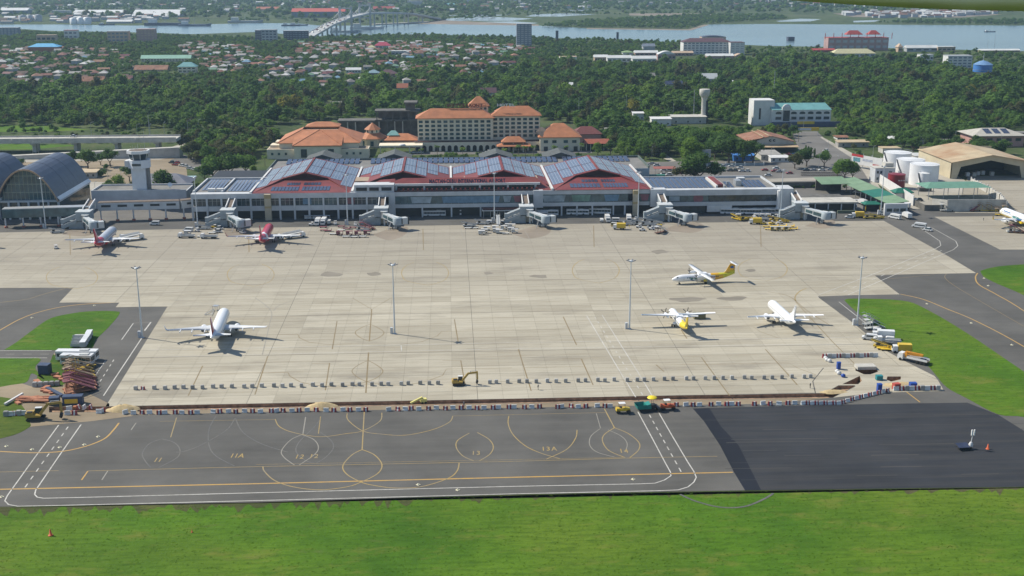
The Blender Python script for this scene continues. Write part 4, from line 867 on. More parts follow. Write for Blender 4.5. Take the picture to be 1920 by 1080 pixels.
# ---- casino hall
CH_ = thing('casino_hall', 'wide cream hall with stepped terracotta hipped roofs left of the hotel', 'building', (-88, 790, 0)); block(-126, -52, 786, 842)
MB().box(-26, 27, 2, 44, 0, 10).build('wall', WALLB, CH_); MB().box(-15.5, 15.5, -4, 2, 0, 9.2).build('front_bay', WALLB, CH_)
for a, b_, e in ((-34, -15.5, 30), (15.5, 34, 12)): lo_ = MB().box(a, b_, -1.5, e, 0, 6.4).build('side_wing', WALLB, CH_); MB().box(a+.5, b_-.5, -1, e-.5, 6.4, 6.43).build('flat_roof', ROOFTAN, lo_)
for z, k in ((7.6, 0), (8.8, 1)): MB().box(-33+k*2.5, -26, 8+k*8, 18+k*8, 6.4, z+.4).build('stepped_terrace', WALLB, CH_)
for x in (-30.5, -26, -21.3, 19.5, 24, 28.5): MB().box(x-.75, x+.75, -1.62, -1.4, 2.6, 4.2).build('window', WINT, CH_)
for x in (-9, 9): MB().box(x-2, x+2, -4.15, -3.9, 1.2, 6.8).build('tall_window', GLASS, CH_)
ro = [(-27.5, 1), (28.5, 1), (28.5, 46), (-27.5, 46)]; ri = [(-12.5, 19), (12.5, 19), (12.5, 34), (-12.5, 34)]
hp = MB()
for i in range(4):
    j = (i+1) % 4; hp.slab((*ro[i], 10.2), (*ro[j], 10.2), (*ri[j], 17), (*ri[i], 17), .3)
hp.build('main_roof', TERRA, CH_); MB().box(-12.3, 12.3, 19.3, 33.8, 12, 15.2).build('roof_well', WALLB, CH_)
MB().add([(-16.5, -5, 9.3), (16.5, -5, 9.3), (0, 16.5, 17.2), (-16.5, 17, 15.6), (16.5, 17, 15.6)], [(0, 1, 2), (1, 4, 2), (3, 0, 2)]).build('front_roof', TERRA, CH_); MB().box(-16.4, 16.4, -4.9, 2, 8.7, 9.28).build('front_eave', TERRA, CH_)
MB().hip(-12, 12, 34, 48, 17, 19.6, 7, 0, 0).build('rear_roof', TERRA, CH_)
for a, b in (((0, 16.5, 17.3), (-16.5, -5, 9.4)), ((0, 16.5, 17.3), (16.5, -5, 9.4)), ((12.5, 19, 17.1), (28.5, 1, 10.3)), ((-12.5, 19, 17.1), (-27.5, 1, 10.3))): MB().beam(a, b, .5, .3).build('hip_cap', TERRA, CH_)
# ---- octagonal pavilion
OC = thing('octagonal_pavilion', 'small octagonal pavilion with two-tier terracotta roof between hall and hotel', 'pavilion', (-54.6, 846, 0)); block(-66, -28, 838, 862)
MB().prism(ngon(8, 9.6, PI/8), 0, 6.2).build('wall', WALLB, OC)
def cone(mb, n, r0, z0, r1, z1, m=0):
    a = ngon(n, r0, PI/8); b = ngon(n, r1, PI/8)
    for i in range(n): j = (i+1) % n; mb.slab((*a[i], z0), (*a[j], z0), (*b[j], z1), (*b[i], z1), .2, m)
    return mb
cone(MB(), 8, 11.2, 6.0, 5.2, 9.6).build('lower_roof', TERRA, OC); dr = MB().prism(ngon(8, 4.9, PI/8), 6, 12.2).build('drum', WALLB, OC); cone(MB(), 8, 6.2, 12.0, .15, 16.6).build('upper_roof', TERRA, OC)
for i in range(8):
    a = 2*PI*i/8; MB().box(-.55, .55, -.12, .12, 9.9, 11.6).build('drum_window', WINT, dr, (4.55*math.cos(a), 4.55*math.sin(a), 0), a+PI/2); MB().box(-1.1, 1.1, -.12, .12, .8, 4.4).build('arched_window', WINT, OC, (8.95*math.cos(a), 8.95*math.sin(a), 0), a+PI/2)
CN = thing('hotel_link', 'low terracotta-roofed link with teal glass skylight beside the octagonal pavilion', 'building', (-37, 836, 0))
MB().box(-8, 14, 0, 14, 0, 5).build('wall', PINK, CN); MB().hip(-8, 14, 0, 14, 5.2, 9.2, 7, 0, 1).build('roof', TERRA, CN); MB().hip(-7, 2, 3.5, 10.5, 8.2, 11.3, 3, 0, 0, 0).build('skylight', mat('skylight_teal', (.25, .45, .42), .2), CN)
FC = thing('porte_cochere', 'pale flat canopy before the octagonal pavilion', 'canopy', (-32, 806, 0)); MB().box(-16, 14, 0, 13, 4.6, 5.8).build('roof', WALLB, FC); MB().lathe([(2.4, 5.8), (2.4, 6.3), (1.6, 6.8)], 14).build('roof_dome', WALLW, FC)
for x in (-15, -5, 5, 13): MB().bx(x, .8, 2.3, .7, .7, 4.6).build('column', WALLB, FC)
# ---- hall right of the hotel
RH = thing('restaurant_hall', 'cream hall with large orange hipped roof right of the hotel', 'building', (64, 812, 0)); block(62, 114, 808, 840)
MB().box(0, 28, 0, 22, 0, 9.4).build('wall', WALLB, RH); MB().hip(0, 28, 0, 22, 9.8, 18.2, 12, 0, 1.4).build('roof', TERRA, RH); MB().slab((-3, 2, 13.5), (1.2, -1, 10.3), (5.4, 5, 13.6), (1.6, 9, 16.2), .2).build('roof_vent', BROWN, RH)
for x in (4, 10, 18, 24): MB().box(x-1.5, x+1.5, -.12, .1, 5.6, 7.6).build('window', WINT, RH)
for x in (4, 11, 18, 25): MB().box(x-1.4, x+1.4, -.15, .1, 0, 3.2).build('arched_door', DARK, RH)
RP = thing('red_roof_pavilion', 'low open pavilion with red roof beside the restaurant hall', 'pavilion', (96, 812, 0)); MB().gable(-1, 17, -1, 9, 5, 7.8).build('roof', mat('roof_red_tile', (.34, .1, .06), .7), RP)
for i in range(6): MB().bx(.5+i*3.1, .3, 2.5, .4, .4, 5).build('post', WALLB, RP)
MB().box(0, 16, 4, 8.5, 0, 4.9).build('wall', DARK, RP)
RQ = thing('red_roof_house', 'dark red hipped roof house behind the restaurant hall', 'house', (92, 852, 0)); MB().box(0, 20, 0, 14, 0, 6).build('wall', PINK, RQ); MB().hip(0, 20, 0, 14, 6.2, 11, 7, 0, 1).build('roof', mat('roof_maroon', (.16, .05, .045), .7), RQ)
# ---- unfinished concrete frame
RU = thing('unfinished_building', 'weathered dark concrete frame left unfinished behind the hotel', 'building', (-83, 884, 0)); block(-84, -20, 878, 900)
for x0, x1, z in ((0, 30, 12.2), (28, 62, 12.6), (28, 62, 19.4), (50, 60, 25.5)): MB().box(x0, x1, 0, 14, z, z+1.2).build('floor_slab', CONCD, RU)
for i in range(11): MB().bx(1.5+i*5.9, .6, 6.2, .8, .8, 12.4).build('column', CONCL if i % 3 else CONCD, RU)
for i in range(6): MB().bx(29.5+i*6, .6, 16.4, .8, .8, 6.4).build('column', CONCD, RU)
MB().box(1, 61, 9, 13.5, 0, 12).box(30, 60, 9, 13.5, 13.8, 19.4).build('inner_wall', CONCD, RU); MB().box(51, 58, 3, 11, 20.6, 25.5).build('stair_head', CONCD, RU)
# ---- concrete water tower
WT = thing('concrete_water_tower', 'pale concrete water tower on a slim stem in the wood', 'water tower', (211.8, 961.5, 0)); BLOCK.append((190, 232, 905, 968))
MB().lathe([(3.0, 0), (2.4, 8), (2.3, 18.5), (2.7, 20.5)], 18).build('stem', CONCL, WT); MB().lathe([(2.7, 20.5), (4.3, 22.8), (4.35, 27), (4.1, 27.2)], 20).build('tank', CONCL, WT)
MB().box(1.2, 2.8, -2.4, -2.0, 0, 18).build('ladder_slot', DARK, WT)
# ---- white office with teal roof
WO = thing('white_office_building', 'long white office building with teal roof and arched windows', 'building', (261, 933, 0)); block(244, 312, 926, 955, 6)
MB().box(0, 48.5, 0, 16, 0, 13).build('wall', WALLW, WO); MB().add([(0, -.4, 13), (49, -.4, 13), (46, 9, 17.6), (-2, 9, 17.6), (49, 17, 13), (0, 17, 13)], [(0, 1, 2, 3), (1, 4, 2), (5, 0, 3), (4, 5, 3, 2)]).build('roof', TEAL, WO)
def archpanel(x, z, w, h, par, m=GLASS, y=-.12):
    P = [(x-w/2, z), (x+w/2, z)]+[(x+w/2*math.cos(PI*k/8), z+h*.5+h*.5*math.sin(PI*k/8)) for k in range(9)]
    n = len(P); MB().add([(a, y, b) for a, b in P]+[(a, .1, b) for a, b in P], [tuple(range(n))]+[(i, n+i, n+(i+1) % n, (i+1) % n) for i in range(n)]).build('arched_window', m, par)
for i, x in enumerate((5.5, 18, 25, 31.8, 38.4, 45)): archpanel(x, 9.6, 4.6, 2.0, WO); MB().box(x-2.3, x+2.3, -.12, .1, 5.2, 7.4).build('window', GLASS, WO)
ct = MB().box(8.2, 15.2, -1, 4, 0, 14.6).build('entrance_bay', WALLW, WO); cl = MB().lathe([(3.5, -.5), (3.5, .5), (0, .5)], 20).build('round_gable', WALLW, ct); cl.rotation_euler = (PI/2, 0, 0); cl.location = (11.7, -.4, 14.2); MB().box(9, 14.4, -1.15, -.9, 4.2, 12.6).build('glass_front', GLASS, ct)
MB().box(-14, 3, 4, 20, 0, 20.4).build('stair_block', WALLW, WO); MB().box(-9.5, -8, 3.85, 4.1, 5, 14).build('slot_window', DARK, WO)
MB().box(-2, 62, -7.6, -7, 0, 4.3).build('blue_boundary_wall', NAVYB, WO); MB().box(19, 33, -7.8, -7.6, 2.4, 4.6).build('yellow_banner', YELLOW, WO)
gs = thing('road_gantry', 'yellow and white sign gantry across the access road', 'sign', G(1508, 254)); MB().box(-11, 11, -.3, .3, 3.6, 6.0).build('panel', YELLOW, gs); MB().box(-6, 5, -.45, -.3, 3.9, 5.8).build('white_board', WALLW, gs)
for x in (-10.5, 10.5): MB().tube((x, 0, 0), (x, 0, 3.7), .25).build('post', METAL, gs)
# ---- brown tiled hall with script letters
BH = thing('brown_roof_hall', 'pale hall with brown tiled gable roof and two dark script letters', 'building', (214, 798, 0)); block(204, 244, 792, 835)
MB().add([(0, 0, 0), (26, 0, 0), (26, 0, 7.2), (10, 0, 11), (0, 0, 8.2), (0, 30, 0), (26, 30, 0), (26, 30, 7.2), (10, 30, 11), (0, 30, 8.2)], [(0, 1, 2, 3, 4), (9, 8, 7, 6, 5), (1, 6, 7, 2), (5, 0, 4, 9)]).build('wall', CONCL, BH)
MB().slab((10, -1, 11.3), (27, -1, 7.2), (27, 31, 7.2), (10, 31, 11.3), .3).slab((-7.5, -1, 7.9), (10, -1, 11.32), (10, 31, 11.32), (-7.5, 31, 7.9), .3).build('roof', BROWNR, BH); MB().beam((8, -1, 11.5), (8, 31, 11.4), .8, .3).beam((4, -1, 10.8), (4, 31, 10.8), .8, .3).build('ridge_band', RUST, BH)
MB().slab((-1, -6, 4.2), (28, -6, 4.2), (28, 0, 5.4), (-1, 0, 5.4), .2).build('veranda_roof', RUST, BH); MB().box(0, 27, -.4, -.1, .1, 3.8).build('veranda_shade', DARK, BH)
letters('cc', 'sign_letter', DARK, BH, (10.4, -.15, 7.4), 3.0, 1.3, (PI/2, 0, 0), .06, .05)
SHD = mat('shed_grey', (.30, .29, .27), .8, 0, .2, .3)
for k, (px, py, w, d, h, m, l) in enumerate(((1445, 300, 13, 16, 4, SHD, 'grey lean-to shed before the brown tiled hall'), (1462, 304, 12, 6, 3.4, WALLW, 'white flat carport roof beside the grey shed'), (1600, 276, 22, 7, 4, RUST, 'tan flat-roofed shed along the road behind the billboard'), (1690, 270, 34, 8, 4.4, WALLW, 'long white flat roof behind the tanks'), (1240, 236, 16, 9, 6, WALLW, 'small white building with flat roof left of the water tower'), (1290, 232, 30, 10, 6, CONCL, 'flat pale-roofed building at the foot of the water tower'), (1197, 225, 9, 6, 6, WALLW, 'tiny white building near the antenna masts'), (165, 334, 10, 8, 4, RUST, 'small rusty-roofed hut in the dug-up car park'), (1395, 302, 14, 5, 4, SKYB, 'blue kiosk at the end of the car park'))):
    x, y, _ = G(px, py); t = thing('shed' if k != 8 else 'kiosk', l, 'shed', (x, y, 0)); block(x-w/2, x+w/2, y, y+d, 2)
    MB().box(-w/2, w/2, 0, d, 0, h-.5).build('wall', (CONCL, WALLW, SHD, CONCL, WALLW, CONCL, WALLW, CONCL, SKYB)[k], t); MB().slab((-w/2-.6, -.8, h-.3), (w/2+.6, -.8, h-.3), (w/2+.6, d+.6, h+.4), (-w/2-.6, d+.6, h+.4), .2).build('roof', m, t)
    for i in range(3): MB().box(-w/3+i*w/3-.6, -w/3+i*w/3+.6, -.08, .05, 1, 2.4).build('window', GLASS, t)
# grey-roofed house beside the control tower and the small awnings
x, y, _ = G(318, 366); gh = thing('grey_roof_house', 'blue-grey hipped roof house right behind the control tower', 'house', (x, y, 0)); MB().box(-22, 10, 0, 18, 0, 6).build('wall', NAVYB, gh); MB().hip(-22, 10, 0, 18, 6.2, 11, 9, 0, 1.5).build('roof', mat('roof_blue_grey', (.16, .17, .21), .7, 0, .15, .3), gh); block(x-24, x+12, y-2, y+20, 1)
x, y, _ = G(355, 350); aw = thing('fuel_canopy', 'small pale blue flat canopy between tower and terminal', 'canopy', (x, y, 0)); MB().box(-3.5, 3.5, 0, 5, 4.6, 5.6).build('roof', mat('canopy_blue', (.35, .5, .55), .5), aw)
for xx in (-3, 3): MB().tube((xx, 1, 0), (xx, 1, 4.7), .2).build('post', METAL, aw)
x, y, _ = G(1225, 348); gl2 = thing('garage_roofs', 'low brown and green roofs tucked behind the right terminal wing', 'shed', (x, y, 0)); MB().box(-9, 26, -4, 4, 4, 4.6).build('brown_roof', BROWN, gl2); MB().box(-8, 8, 5, 9, 4.6, 5.2).build('green_roof', GREEND, gl2); MB().box(-8, 24, -3, 8, 0, 4).build('wall', CONCD, gl2); block(x-10, x+28, y-6, y+12, 1)
x, y, _ = G(1250, 326); rr = thing('carport', 'small red-roofed carport among the parked cars', 'shed', (x, y, 0)); MB().slab((-8, 0, 3.2), (6, 0, 3.2), (6, 5, 3.9), (-8, 5, 3.9), .15).build('roof', mat('roof_dull_red', (.3, .11, .09), .7), rr)
for xx in (-7, 0, 5): MB().tube((xx, .5, 0), (xx, .5, 3.2), .12).build('post', METAL, rr)
x, y, _ = G(1319, 306); bb = thing('car_park_billboard', 'small grey billboard standing under the trees by the car park', 'billboard', (x, y, 0)); MB().box(-4.6, 4.6, -.2, .2, 3.6, 9).build('board', mat('board_grey', (.36, .36, .38), .6), bb); MB().box(-2.6, 2.6, -.26, -.21, 5, 7.6).build('print', mat('board_print', (.20, .26, .38), .6, 0, .4, .6), bb)
for xx in (-3, 3): MB().tube((xx, 0, 0), (xx, 0, 3.7), .2).build('post', METAL, bb)
# ---- car park wall with posts
x, y, _ = G(1290, 312); cw = thing('car_park_wall', 'pale blue-grey wall with posts along the car park', 'wall', (x, y, 0)); MB().box(0, 50, 0, .3, 0, 1.6).build('panel', mat('wall_blue_grey', (.25, .32, .36), .8), cw)
for i in range(9): MB().bx(i*6.2, .1, 1.2, .5, .5, 2.6).build('post', WALLW, cw)
x, y, _ = G(1360, 352); cw = thing('boundary_wall', 'weathered dark boundary wall behind the right terminal wing', 'wall', (x, y-3, 0)); MB().box(0, 62, 0, .4, 0, 3.4).build('wall', CONCD, cw)
# ---- flyover and ramp
FLY = thing('flyover', 'long pale concrete flyover on piers at the left', 'flyover', (-190, 826, 0)); block(-420, -182, 798, 842, 3)
for i in range(9): MB().box(-28.2*(i+1)+.12, -28.2*i-.12, 0, 15, 6.8, 9.0).build('deck_span', CONCL, FLY); MB().box(-28.2*(i+1)+.12, -28.2*i-.12, -.3, 0, 6.6, 10.1).build('parapet', CONCL, FLY); MB().box(-28.2*(i+1)+.12, -28.2*i-.12, 15, 15.3, 6.6, 10.1).build('parapet', CONCL, FLY); MB().box(-28.2*i-15.4, -28.2*i-13.2, 3, 12, 0, 5.4).build('pier', CONCL, FLY); MB().box(-28.2*i-16.2, -28.2*i-12.4, 1, 14, 5.4, 6.79).build('pier_cap', CONCL, FLY)
RMP = thing('flyover_ramp', 'sloping concrete retaining wall of the flyover ramp', 'ramp', (-190, 798, 0)); MB().add([(-130, 0, 0), (8, 0, 0), (8, 10, 0), (-130, 10, 0), (-130, 0, .6), (8, 0, 6.4), (8, 10, 6.4), (-130, 10, .6)], [(0, 1, 5, 4), (1, 2, 6, 5), (2, 3, 7, 6), (3, 0, 4, 7), (4, 5, 6, 7)]).build('retaining_wall', CONCL, RMP); MB().slab((-130, .1, 1.3), (8, .1, 7.1), (8, .4, 7.1), (-130, .4, 1.3), .7).build('parapet', CONCL, RMP)
# ================================================================ TANK FARM, HANGAR, SHEDS (right)
TANKW = mat('tank_white', (.72, .73, .74), .45, 0, .05, .3, .15, (.5, .5, .5)); TANKR = mat('tank_red', (.22, .012, .02), .4, 0, .12, .4); STAIR = mat('stair_dark', (.12, .12, .13), .6)
def tank(px, py, r, h, m, label, stair=True):
    x, y, _ = G(px, py); y += r; t = thing('storage_tank', label, 'tank', (x, y, 0), 0, 'storage tanks'); block(x-r, x+r, y-r, y+r, 3)
    MB().lathe([(r, 0), (r, h)], 40).build('shell', m, t); MB().lathe([(r+.02, h), (r*.5, h+.35), (.02, h+.55)], 40).build('roof', m, t)
    for z in (.25, .5, .75): MB().lathe([(r, h*z), (r+.05, h*z+.02), (r+.05, h*z+.1), (r, h*z+.12)], 40).build('stiffener', m, t)
    rl = MB()
    for z in (h+.6, h+1.05):
        for i in range(28): a, b = 2*PI*i/28, 2*PI*(i+1)/28; rl.beam((r*math.cos(a), r*math.sin(a), z), (r*math.cos(b), r*math.sin(b), z), .06)
    rl.build('railing', METAL, t)
    if stair:
        s = MB()
        for i in range(16):
            a, b = PI*1.02+i*.055, PI*1.02+(i+1)*.055; s.beam(((r+.5)*math.cos(a), (r+.5)*math.sin(a), h*(1-i/16)), ((r+.5)*math.cos(b), (r+.5)*math.sin(b), h*(1-(i+1)/16)), .7, .35)
        s.build('spiral_stair', STAIR, t)
    return t
tank(1690, 327, 8.4, 12.6, TANKW, 'rear one of the three big white storage tanks'); tank(1714.5, 341, 8.3, 12.4, TANKW, 'middle one of the three big white storage tanks'); tank(1741, 350, 8.3, 12.2, TANKW, 'front one of the three big white storage tanks', False)
tank(1734.5, 352, 3.0, 8.2, TANKW, 'small slim white tank before the front big tank'); rt = tank(1685.5, 355, 4.9, 8.2, TANKR, 'dark red storage tank beside the grey two-storey block', False)
letters('NO 28 286', 'tank_lettering', WHITE, rt, (1.2, -4.95, 4.8), .9, .8, (PI/2, 0, .1), .02, .02)
def simple(name, label, cat, x, y, rz=0): return thing(name, label, cat, (x, y, 0), rz)
b = simple('pump_plinth', 'dark concrete plinth below the small white tank', 'plinth', *G(1735, 359)[:2]); MB().box(-3.6, 3.6, 0, 3, 0, 2.0).build('plinth', CONCD, b)
x, y, _ = G(1658, 342); gb = simple('pump_house', 'grey two-storey block beside the red tank', 'building', x, y); MB().box(-6, 6, 0, 9, 0, 8.4).build('wall', WALLG, gb); MB().box(1, 6, 3, 9, 8.4, 11).build('roof_room', CONCL, gb); MB().box(-6.2, 6.2, -.2, 9.2, 8.4, 8.7).build('parapet', CONCL, gb)
for xx, z in ((-4.4, 5.4), (-2.4, 5.4), (2.8, 5.2), (-4.4, 1.6), (2.8, 1.4)): MB().box(xx-.6, xx+(1.4 if xx > 0 else .6), -.1, .05, z, z+1.5).build('window', GLASS, gb)
def wall_run(name, label, P, h0, h1, m, t=.35, posts=0, capm=None):
    X0, Y0 = P[0]; o = thing(name, label, 'wall', (X0, Y0, 0)); n = len(P)-1; k = 0
    for a, bb_ in zip(P, P[1:]):
        z0 = h0+(h1-h0)*k/n; z1 = h0+(h1-h0)*(k+1)/n; k += 1
        A, B = Vector((a[0]-X0, a[1]-Y0, 0)), Vector((bb_[0]-X0, bb_[1]-Y0, 0)); d = (B-A).normalized(); s = Vector((-d.y, d.x, 0))*t/2
        MB().hexa([A-s, B-s, B+s, A+s], [A-s+Vector((0, 0, z0)), B-s+Vector((0, 0, z1)), B+s+Vector((0, 0, z1)), A+s+Vector((0, 0, z0))]).build('panel', m, o)
        for i in range(posts): p = A.lerp(B, i/max(1, posts-1)); MB().bx(p.x, p.y, z0/2+.1, .6, .6, z0+.2).build('post', capm or m, o)
    return o
wall_run('tank_farm_wall', 'long white wall slanting down beside the green shed roofs', gp([(1632, 322), (1645, 340), (1712, 386)]), 4.5, 5.6, WALLW)
wall_run('compound_wall', 'tall pale grey wall facing the apron below the tanks', [(261.6, 590.5), (292.5, 589)], 6.3, 6.3, CONCL, .4, 0); wall_run('compound_wall', 'pale grey wall return running back at the right end', [(261.6, 590.7), (257.5, 600)], 6.0, 5.0, CONCL); wall_run('rear_fence', 'ribbed pale fence running back beside the hangar apron', [(293, 589.2), (300, 612), (306, 640), (309, 668)], 5.2, 3.4, CONCL, .25, 6, WALLW); wall_run('low_wall', 'low dark wall between white wall and grey compound wall', [(250.3, 606), (250.5, 592.5), (261.2, 592.5)], 3.2, 3.0, CONCD)
x, y, _ = G(1800, 374); gc = simple('fuel_canopy', 'green-roofed open canopy sheltering trucks in the tank yard', 'canopy', x, y); MB().add([(-20, -1, 6.6), (17, -1, 6.6), (10, 8, 8.6), (-14, 8, 8.6), (17, 16, 6.6), (-20, 16, 6.6)], [(0, 1, 2, 3), (1, 4, 2), (4, 5, 3, 2), (5, 0, 3), (5, 4, 1, 0)]).build('roof', mat('canopy_green', (.13, .27, .2), .6, 0, .12, .3), gc)
for i in range(5):
    for yy in (0, 14): MB().tube((-18+i*8.5, yy, 0), (-18+i*8.5, yy, 6.7), .2).build('post', METAL, gc)
x, y, _ = G(1702, 378); sg = simple('guard_shed', 'white hut with dark green roof against the slanting white wall', 'hut', x, y+6); MB().box(-4.5, 4.5, 0, 6, 0, 3.8).build('wall', WALLW, sg); MB().hip(-4.5, 4.5, 0, 6, 4, 6, 3, 0, .9).build('roof', GREEND, sg)
# hangar
HX0, HX1, HY0, HY1 = 304.5, 352, 686, 738; block(HX0, HX1, HY0, HY1)
HG = thing('hangar', 'large tan hangar with rust-stained roof and wide dark opening', 'hangar', (HX0, HY0, 0)); w = HX1-HX0; c = w/2; CREAM = mat('hangar_cream', (.50, .44, .31), .75, 0, .1, .2, .3, (.3, .22, .14))
MB().slab((-1, -2, 10.3), (c, -2, 14.6), (c, 52, 14.6), (-1, 52, 10.3), .3).slab((c, -2, 14.6), (w+1, -2, 10.3), (w+1, 52, 10.3), (c, 52, 14.6), .3).build('roof', RUST, HG)
for i in range(7): MB().box(-.3, 0, 1+i*7.2, 8.1+i*7.2, 0, 10.2).build('side_panel', CREAM, HG)
MB().box(w, w+.3, 0, 51, 0, 10.2).box(0, w, 51, 51.3, 0, 12).build('wall', CREAM, HG)
MB().add([(0, 0, 0), (3.5, 0, 0), (5.5, 0, 7.2), (c, 0, 11), (w-5.5, 0, 7.2), (w-3.5, 0, 0), (w, 0, 0), (w, 0, 10.1), (c, 0, 14.2), (0, 0, 10.1)], [tuple(range(10))]).build('front_gable', CREAM, HG); MB().box(.5, w-.5, 30, 50, 0, 9.5).build('interior', DARK, HG)
for i in range(5): MB().bx(c-10+i*4, 10+random.uniform(-4, 4), 1.2, 2.2, 2.2, 2.4).build('stored_crate', (WALLW, CONCL, METAL)[i % 3], HG)
# green shed roofs
GS = thing('green_sheds', 'long shed with faded green roofs bending beside the white wall', 'shed', (210, 640, 0))
MB().slab((0, 0, 6), (17, 1, 6), (17, 17, 7.4), (0, 16, 7.4), .25).build('left_roof', TEALG, GS)
for k, (a, m) in enumerate(((0, TEALG), (1, TEALG), (2, GREEND), (3, TEALG))):
    y1 = 17-a*18.2; y0 = y1-18; x0 = 14.5+a*1.0; MB().slab((x0, y0, 5.6), (x0+11, y0, 6.9), (x0+10, y1, 6.9), (x0-1, y1, 5.6), .25).build('roof_bay', m, GS)
MB().box(15, 27, -58, -56, 0, 6.0).build('end_wall', WALLG, GS); MB().box(23.5, 27, -56, 16, 0, 5.6).build('rear_wall', CONCD, GS); MB().box(1, 16, 14, 15, 0, 6).build('rear_wall', CONCD, GS)
for i in range(3): MB().box(16+i*3.6, 18.8+i*3.6, -58.15, -57.95, 2, 3.6).build('window', GLASS, GS)
for i in range(8): MB().tube((14.6+i*.4, -54+i*9, 0), (14.6+i*.4, -54+i*9, 5.6), .2).build('post', YELLOW if i == 7 else METAL, GS)
x, y, _ = G(1636, 396); kk = simple('checkpoint_kiosk', 'small dark green roofed checkpoint kiosk before the green sheds', 'kiosk', x, y); MB().hip(-4, 4, 0, 5, 3.8, 5, 2.5, 0, .8).build('roof', GREEND, kk); MB().box(-3.6, 3.6, .4, 4.6, 0, 3.4).build('body', DARK, kk)
for xx in (-3.8, 3.8): MB().bx(xx, 0, 1.9, .3, .3, 3.8).build('post', YELLOW, kk)
x, y, _ = G(1548, 397); ls = simple('service_building', 'low dark service building with pale roof edge behind the last boarding bridge', 'building', x, y); MB().box(-14, 16, 0, 12, 0, 4.4).build('wall', DARK, ls); MB().box(-15, 17, -1, 13, 4.4, 5.2).build('roof', CONCL, ls); MB().box(-15, 17, 13, 30, 0, 3.6).build('yard_wall', CONCD, ls)
for i in range(5): MB().bx(-13+i*7, -.6, 2.2, .5, .5, 4.4).build('post', WALLG, ls)
for k, px in enumerate((1545, 1588)): x, y, _ = G(px, 399+k); o = simple('green_planter', ('long low grey-green barrier left of the parked white van', 'low grey-green barrier nearest the parked white van')[k], 'barrier', x, y); MB().box(-5, 5, 0, .8, 0, 1.5).build('panel', mat('planter_green', (.12, .15, .11), .8), o)
# billboard on the road
x, y, _ = G(1624, 318); bd = thing('roadside_billboard', 'slanted white billboard with red top edge beside the tanks', 'billboard', (x, y, 0), -1.12); MB().box(-13, 13, -.2, .2, 2.4, 8.6).build('board', WALLW, bd); MB().box(-13, -3, -.3, -.2, 7.2, 8.7).build('red_band', REDP, bd)
for i, (a, b_, z0, z1, m) in enumerate(((-11.5, -5.5, 4, 6.6, 'p_teal'), (-3.5, 5, 5.2, 6.6, 'p_grey'), (5.5, 11, 3.4, 4.4, 'p_red'))): MB().box(a, b_, -.27, -.21, z0, z1).build('print', mat(m, ((.1, .25, .3), (.35, .38, .45), (.4, .1, .1))[i], .6, 0, .4, 1), bd)
for i in range(4): MB().tube((-11+i*7.3, .5, 0), (-11+i*7.3, .5, 9.6), .18).build('post', METAL, bd)
# pink building, blue tank
PB = simple('pink_building', 'pink building with pale roof and dark solar panels at the right edge', 'building', 375, 812); block(374, 415, 806, 840)
MB().box(0, 36, 0, 24, 0, 7.6).build('wall', PINK, PB); MB().hip(0, 36, 0, 24, 8, 12, 12, 0, 2).build('roof', mat('roof_pale', (.42, .4, .35), .7, 0, .1, .3), PB)
for i in range(3): MB().slab((9+i*6.5, 2, 9.2), (13.5+i*6.5, 2, 9.2), (13.5+i*6.5, 10, 11.7), (9+i*6.5, 10, 11.7), .1).build('solar_panel', SOLARD, PB)
for i in range(5): MB().box(2+i*7, 6+i*7, -.1, .05, 4, 6).build('window', GLASS, PB)
BT = simple('blue_water_tank', 'bright blue water tank on a white conical stand above the wood', 'water tank', 600, 1298); BLOCK.append((585, 612, 1225, 1310))
MB().lathe([(10.2, 10.6), (10.2, 18.6)], 26).build('shell', SKYB, BT); MB().lathe([(10.6, 18.5), (5, 21.6), (.3, 23)], 26).build('roof', mat('tank_cap', (.14, .26, .45), .5), BT); MB().lathe([(4.5, 0), (3.2, 6), (10.2, 10.65)], 18).build('stand', WHITE, BT); MB().tube((0, 0, 22.8), (0, 0, 31), .5, .25).build('mast', METAL, BT); MB().lathe([(10.4, 12.6), (10.4, 12.9)], 26).build('walk_ring', METAL, BT)
# ================================================================ AIRCRAFT
ACW = mat('aircraft_white', (.80, .81, .82), .3, 0, .03, .3, .05, (.65, .65, .66), coat=.3); ACG = mat('aircraft_wing_grey', (.60, .62, .64), .35, 0, .05, .5, .1, (.45, .46, .47)); ACRED = mat('aircraft_red', (.48, .025, .05), .35, 0, .06, .4, coat=.3); ACDR = mat('aircraft_dark_red', (.30, .02, .025), .35, 0, .06, .4, coat=.3)
ACY = mat('aircraft_yellow', (.75, .55, .02), .35, 0, .05, .4, coat=.3); ACO = mat('aircraft_orange', (.80, .45, .04), .35, 0, .06, .4, coat=.3); ACSIL = mat('aircraft_silver', (.50, .52, .56), .35, .2, .06, .4); ACGRN = mat('livery_green', (.06, .22, .20), .4); ACBLU = mat('livery_blue', (.03, .12, .30), .4); ACLIME = mat('livery_lime', (.66, .60, .05), .4)
ENGD = mat('engine_dark', (.03, .03, .035), .5, .3); STRUT = mat('gear_strut', (.35, .36, .37), .45, .4)
def interp(prof, y):
    for (y0, r0, z0), (y1, r1, z1) in zip(prof, prof[1:]):
        if y1 <= y <= y0: t = (y0-y)/(y0-y1) if y0 != y1 else 0; return r0+(r1-r0)*t, z0+(z1-z0)*t
    return prof[-1][1:]
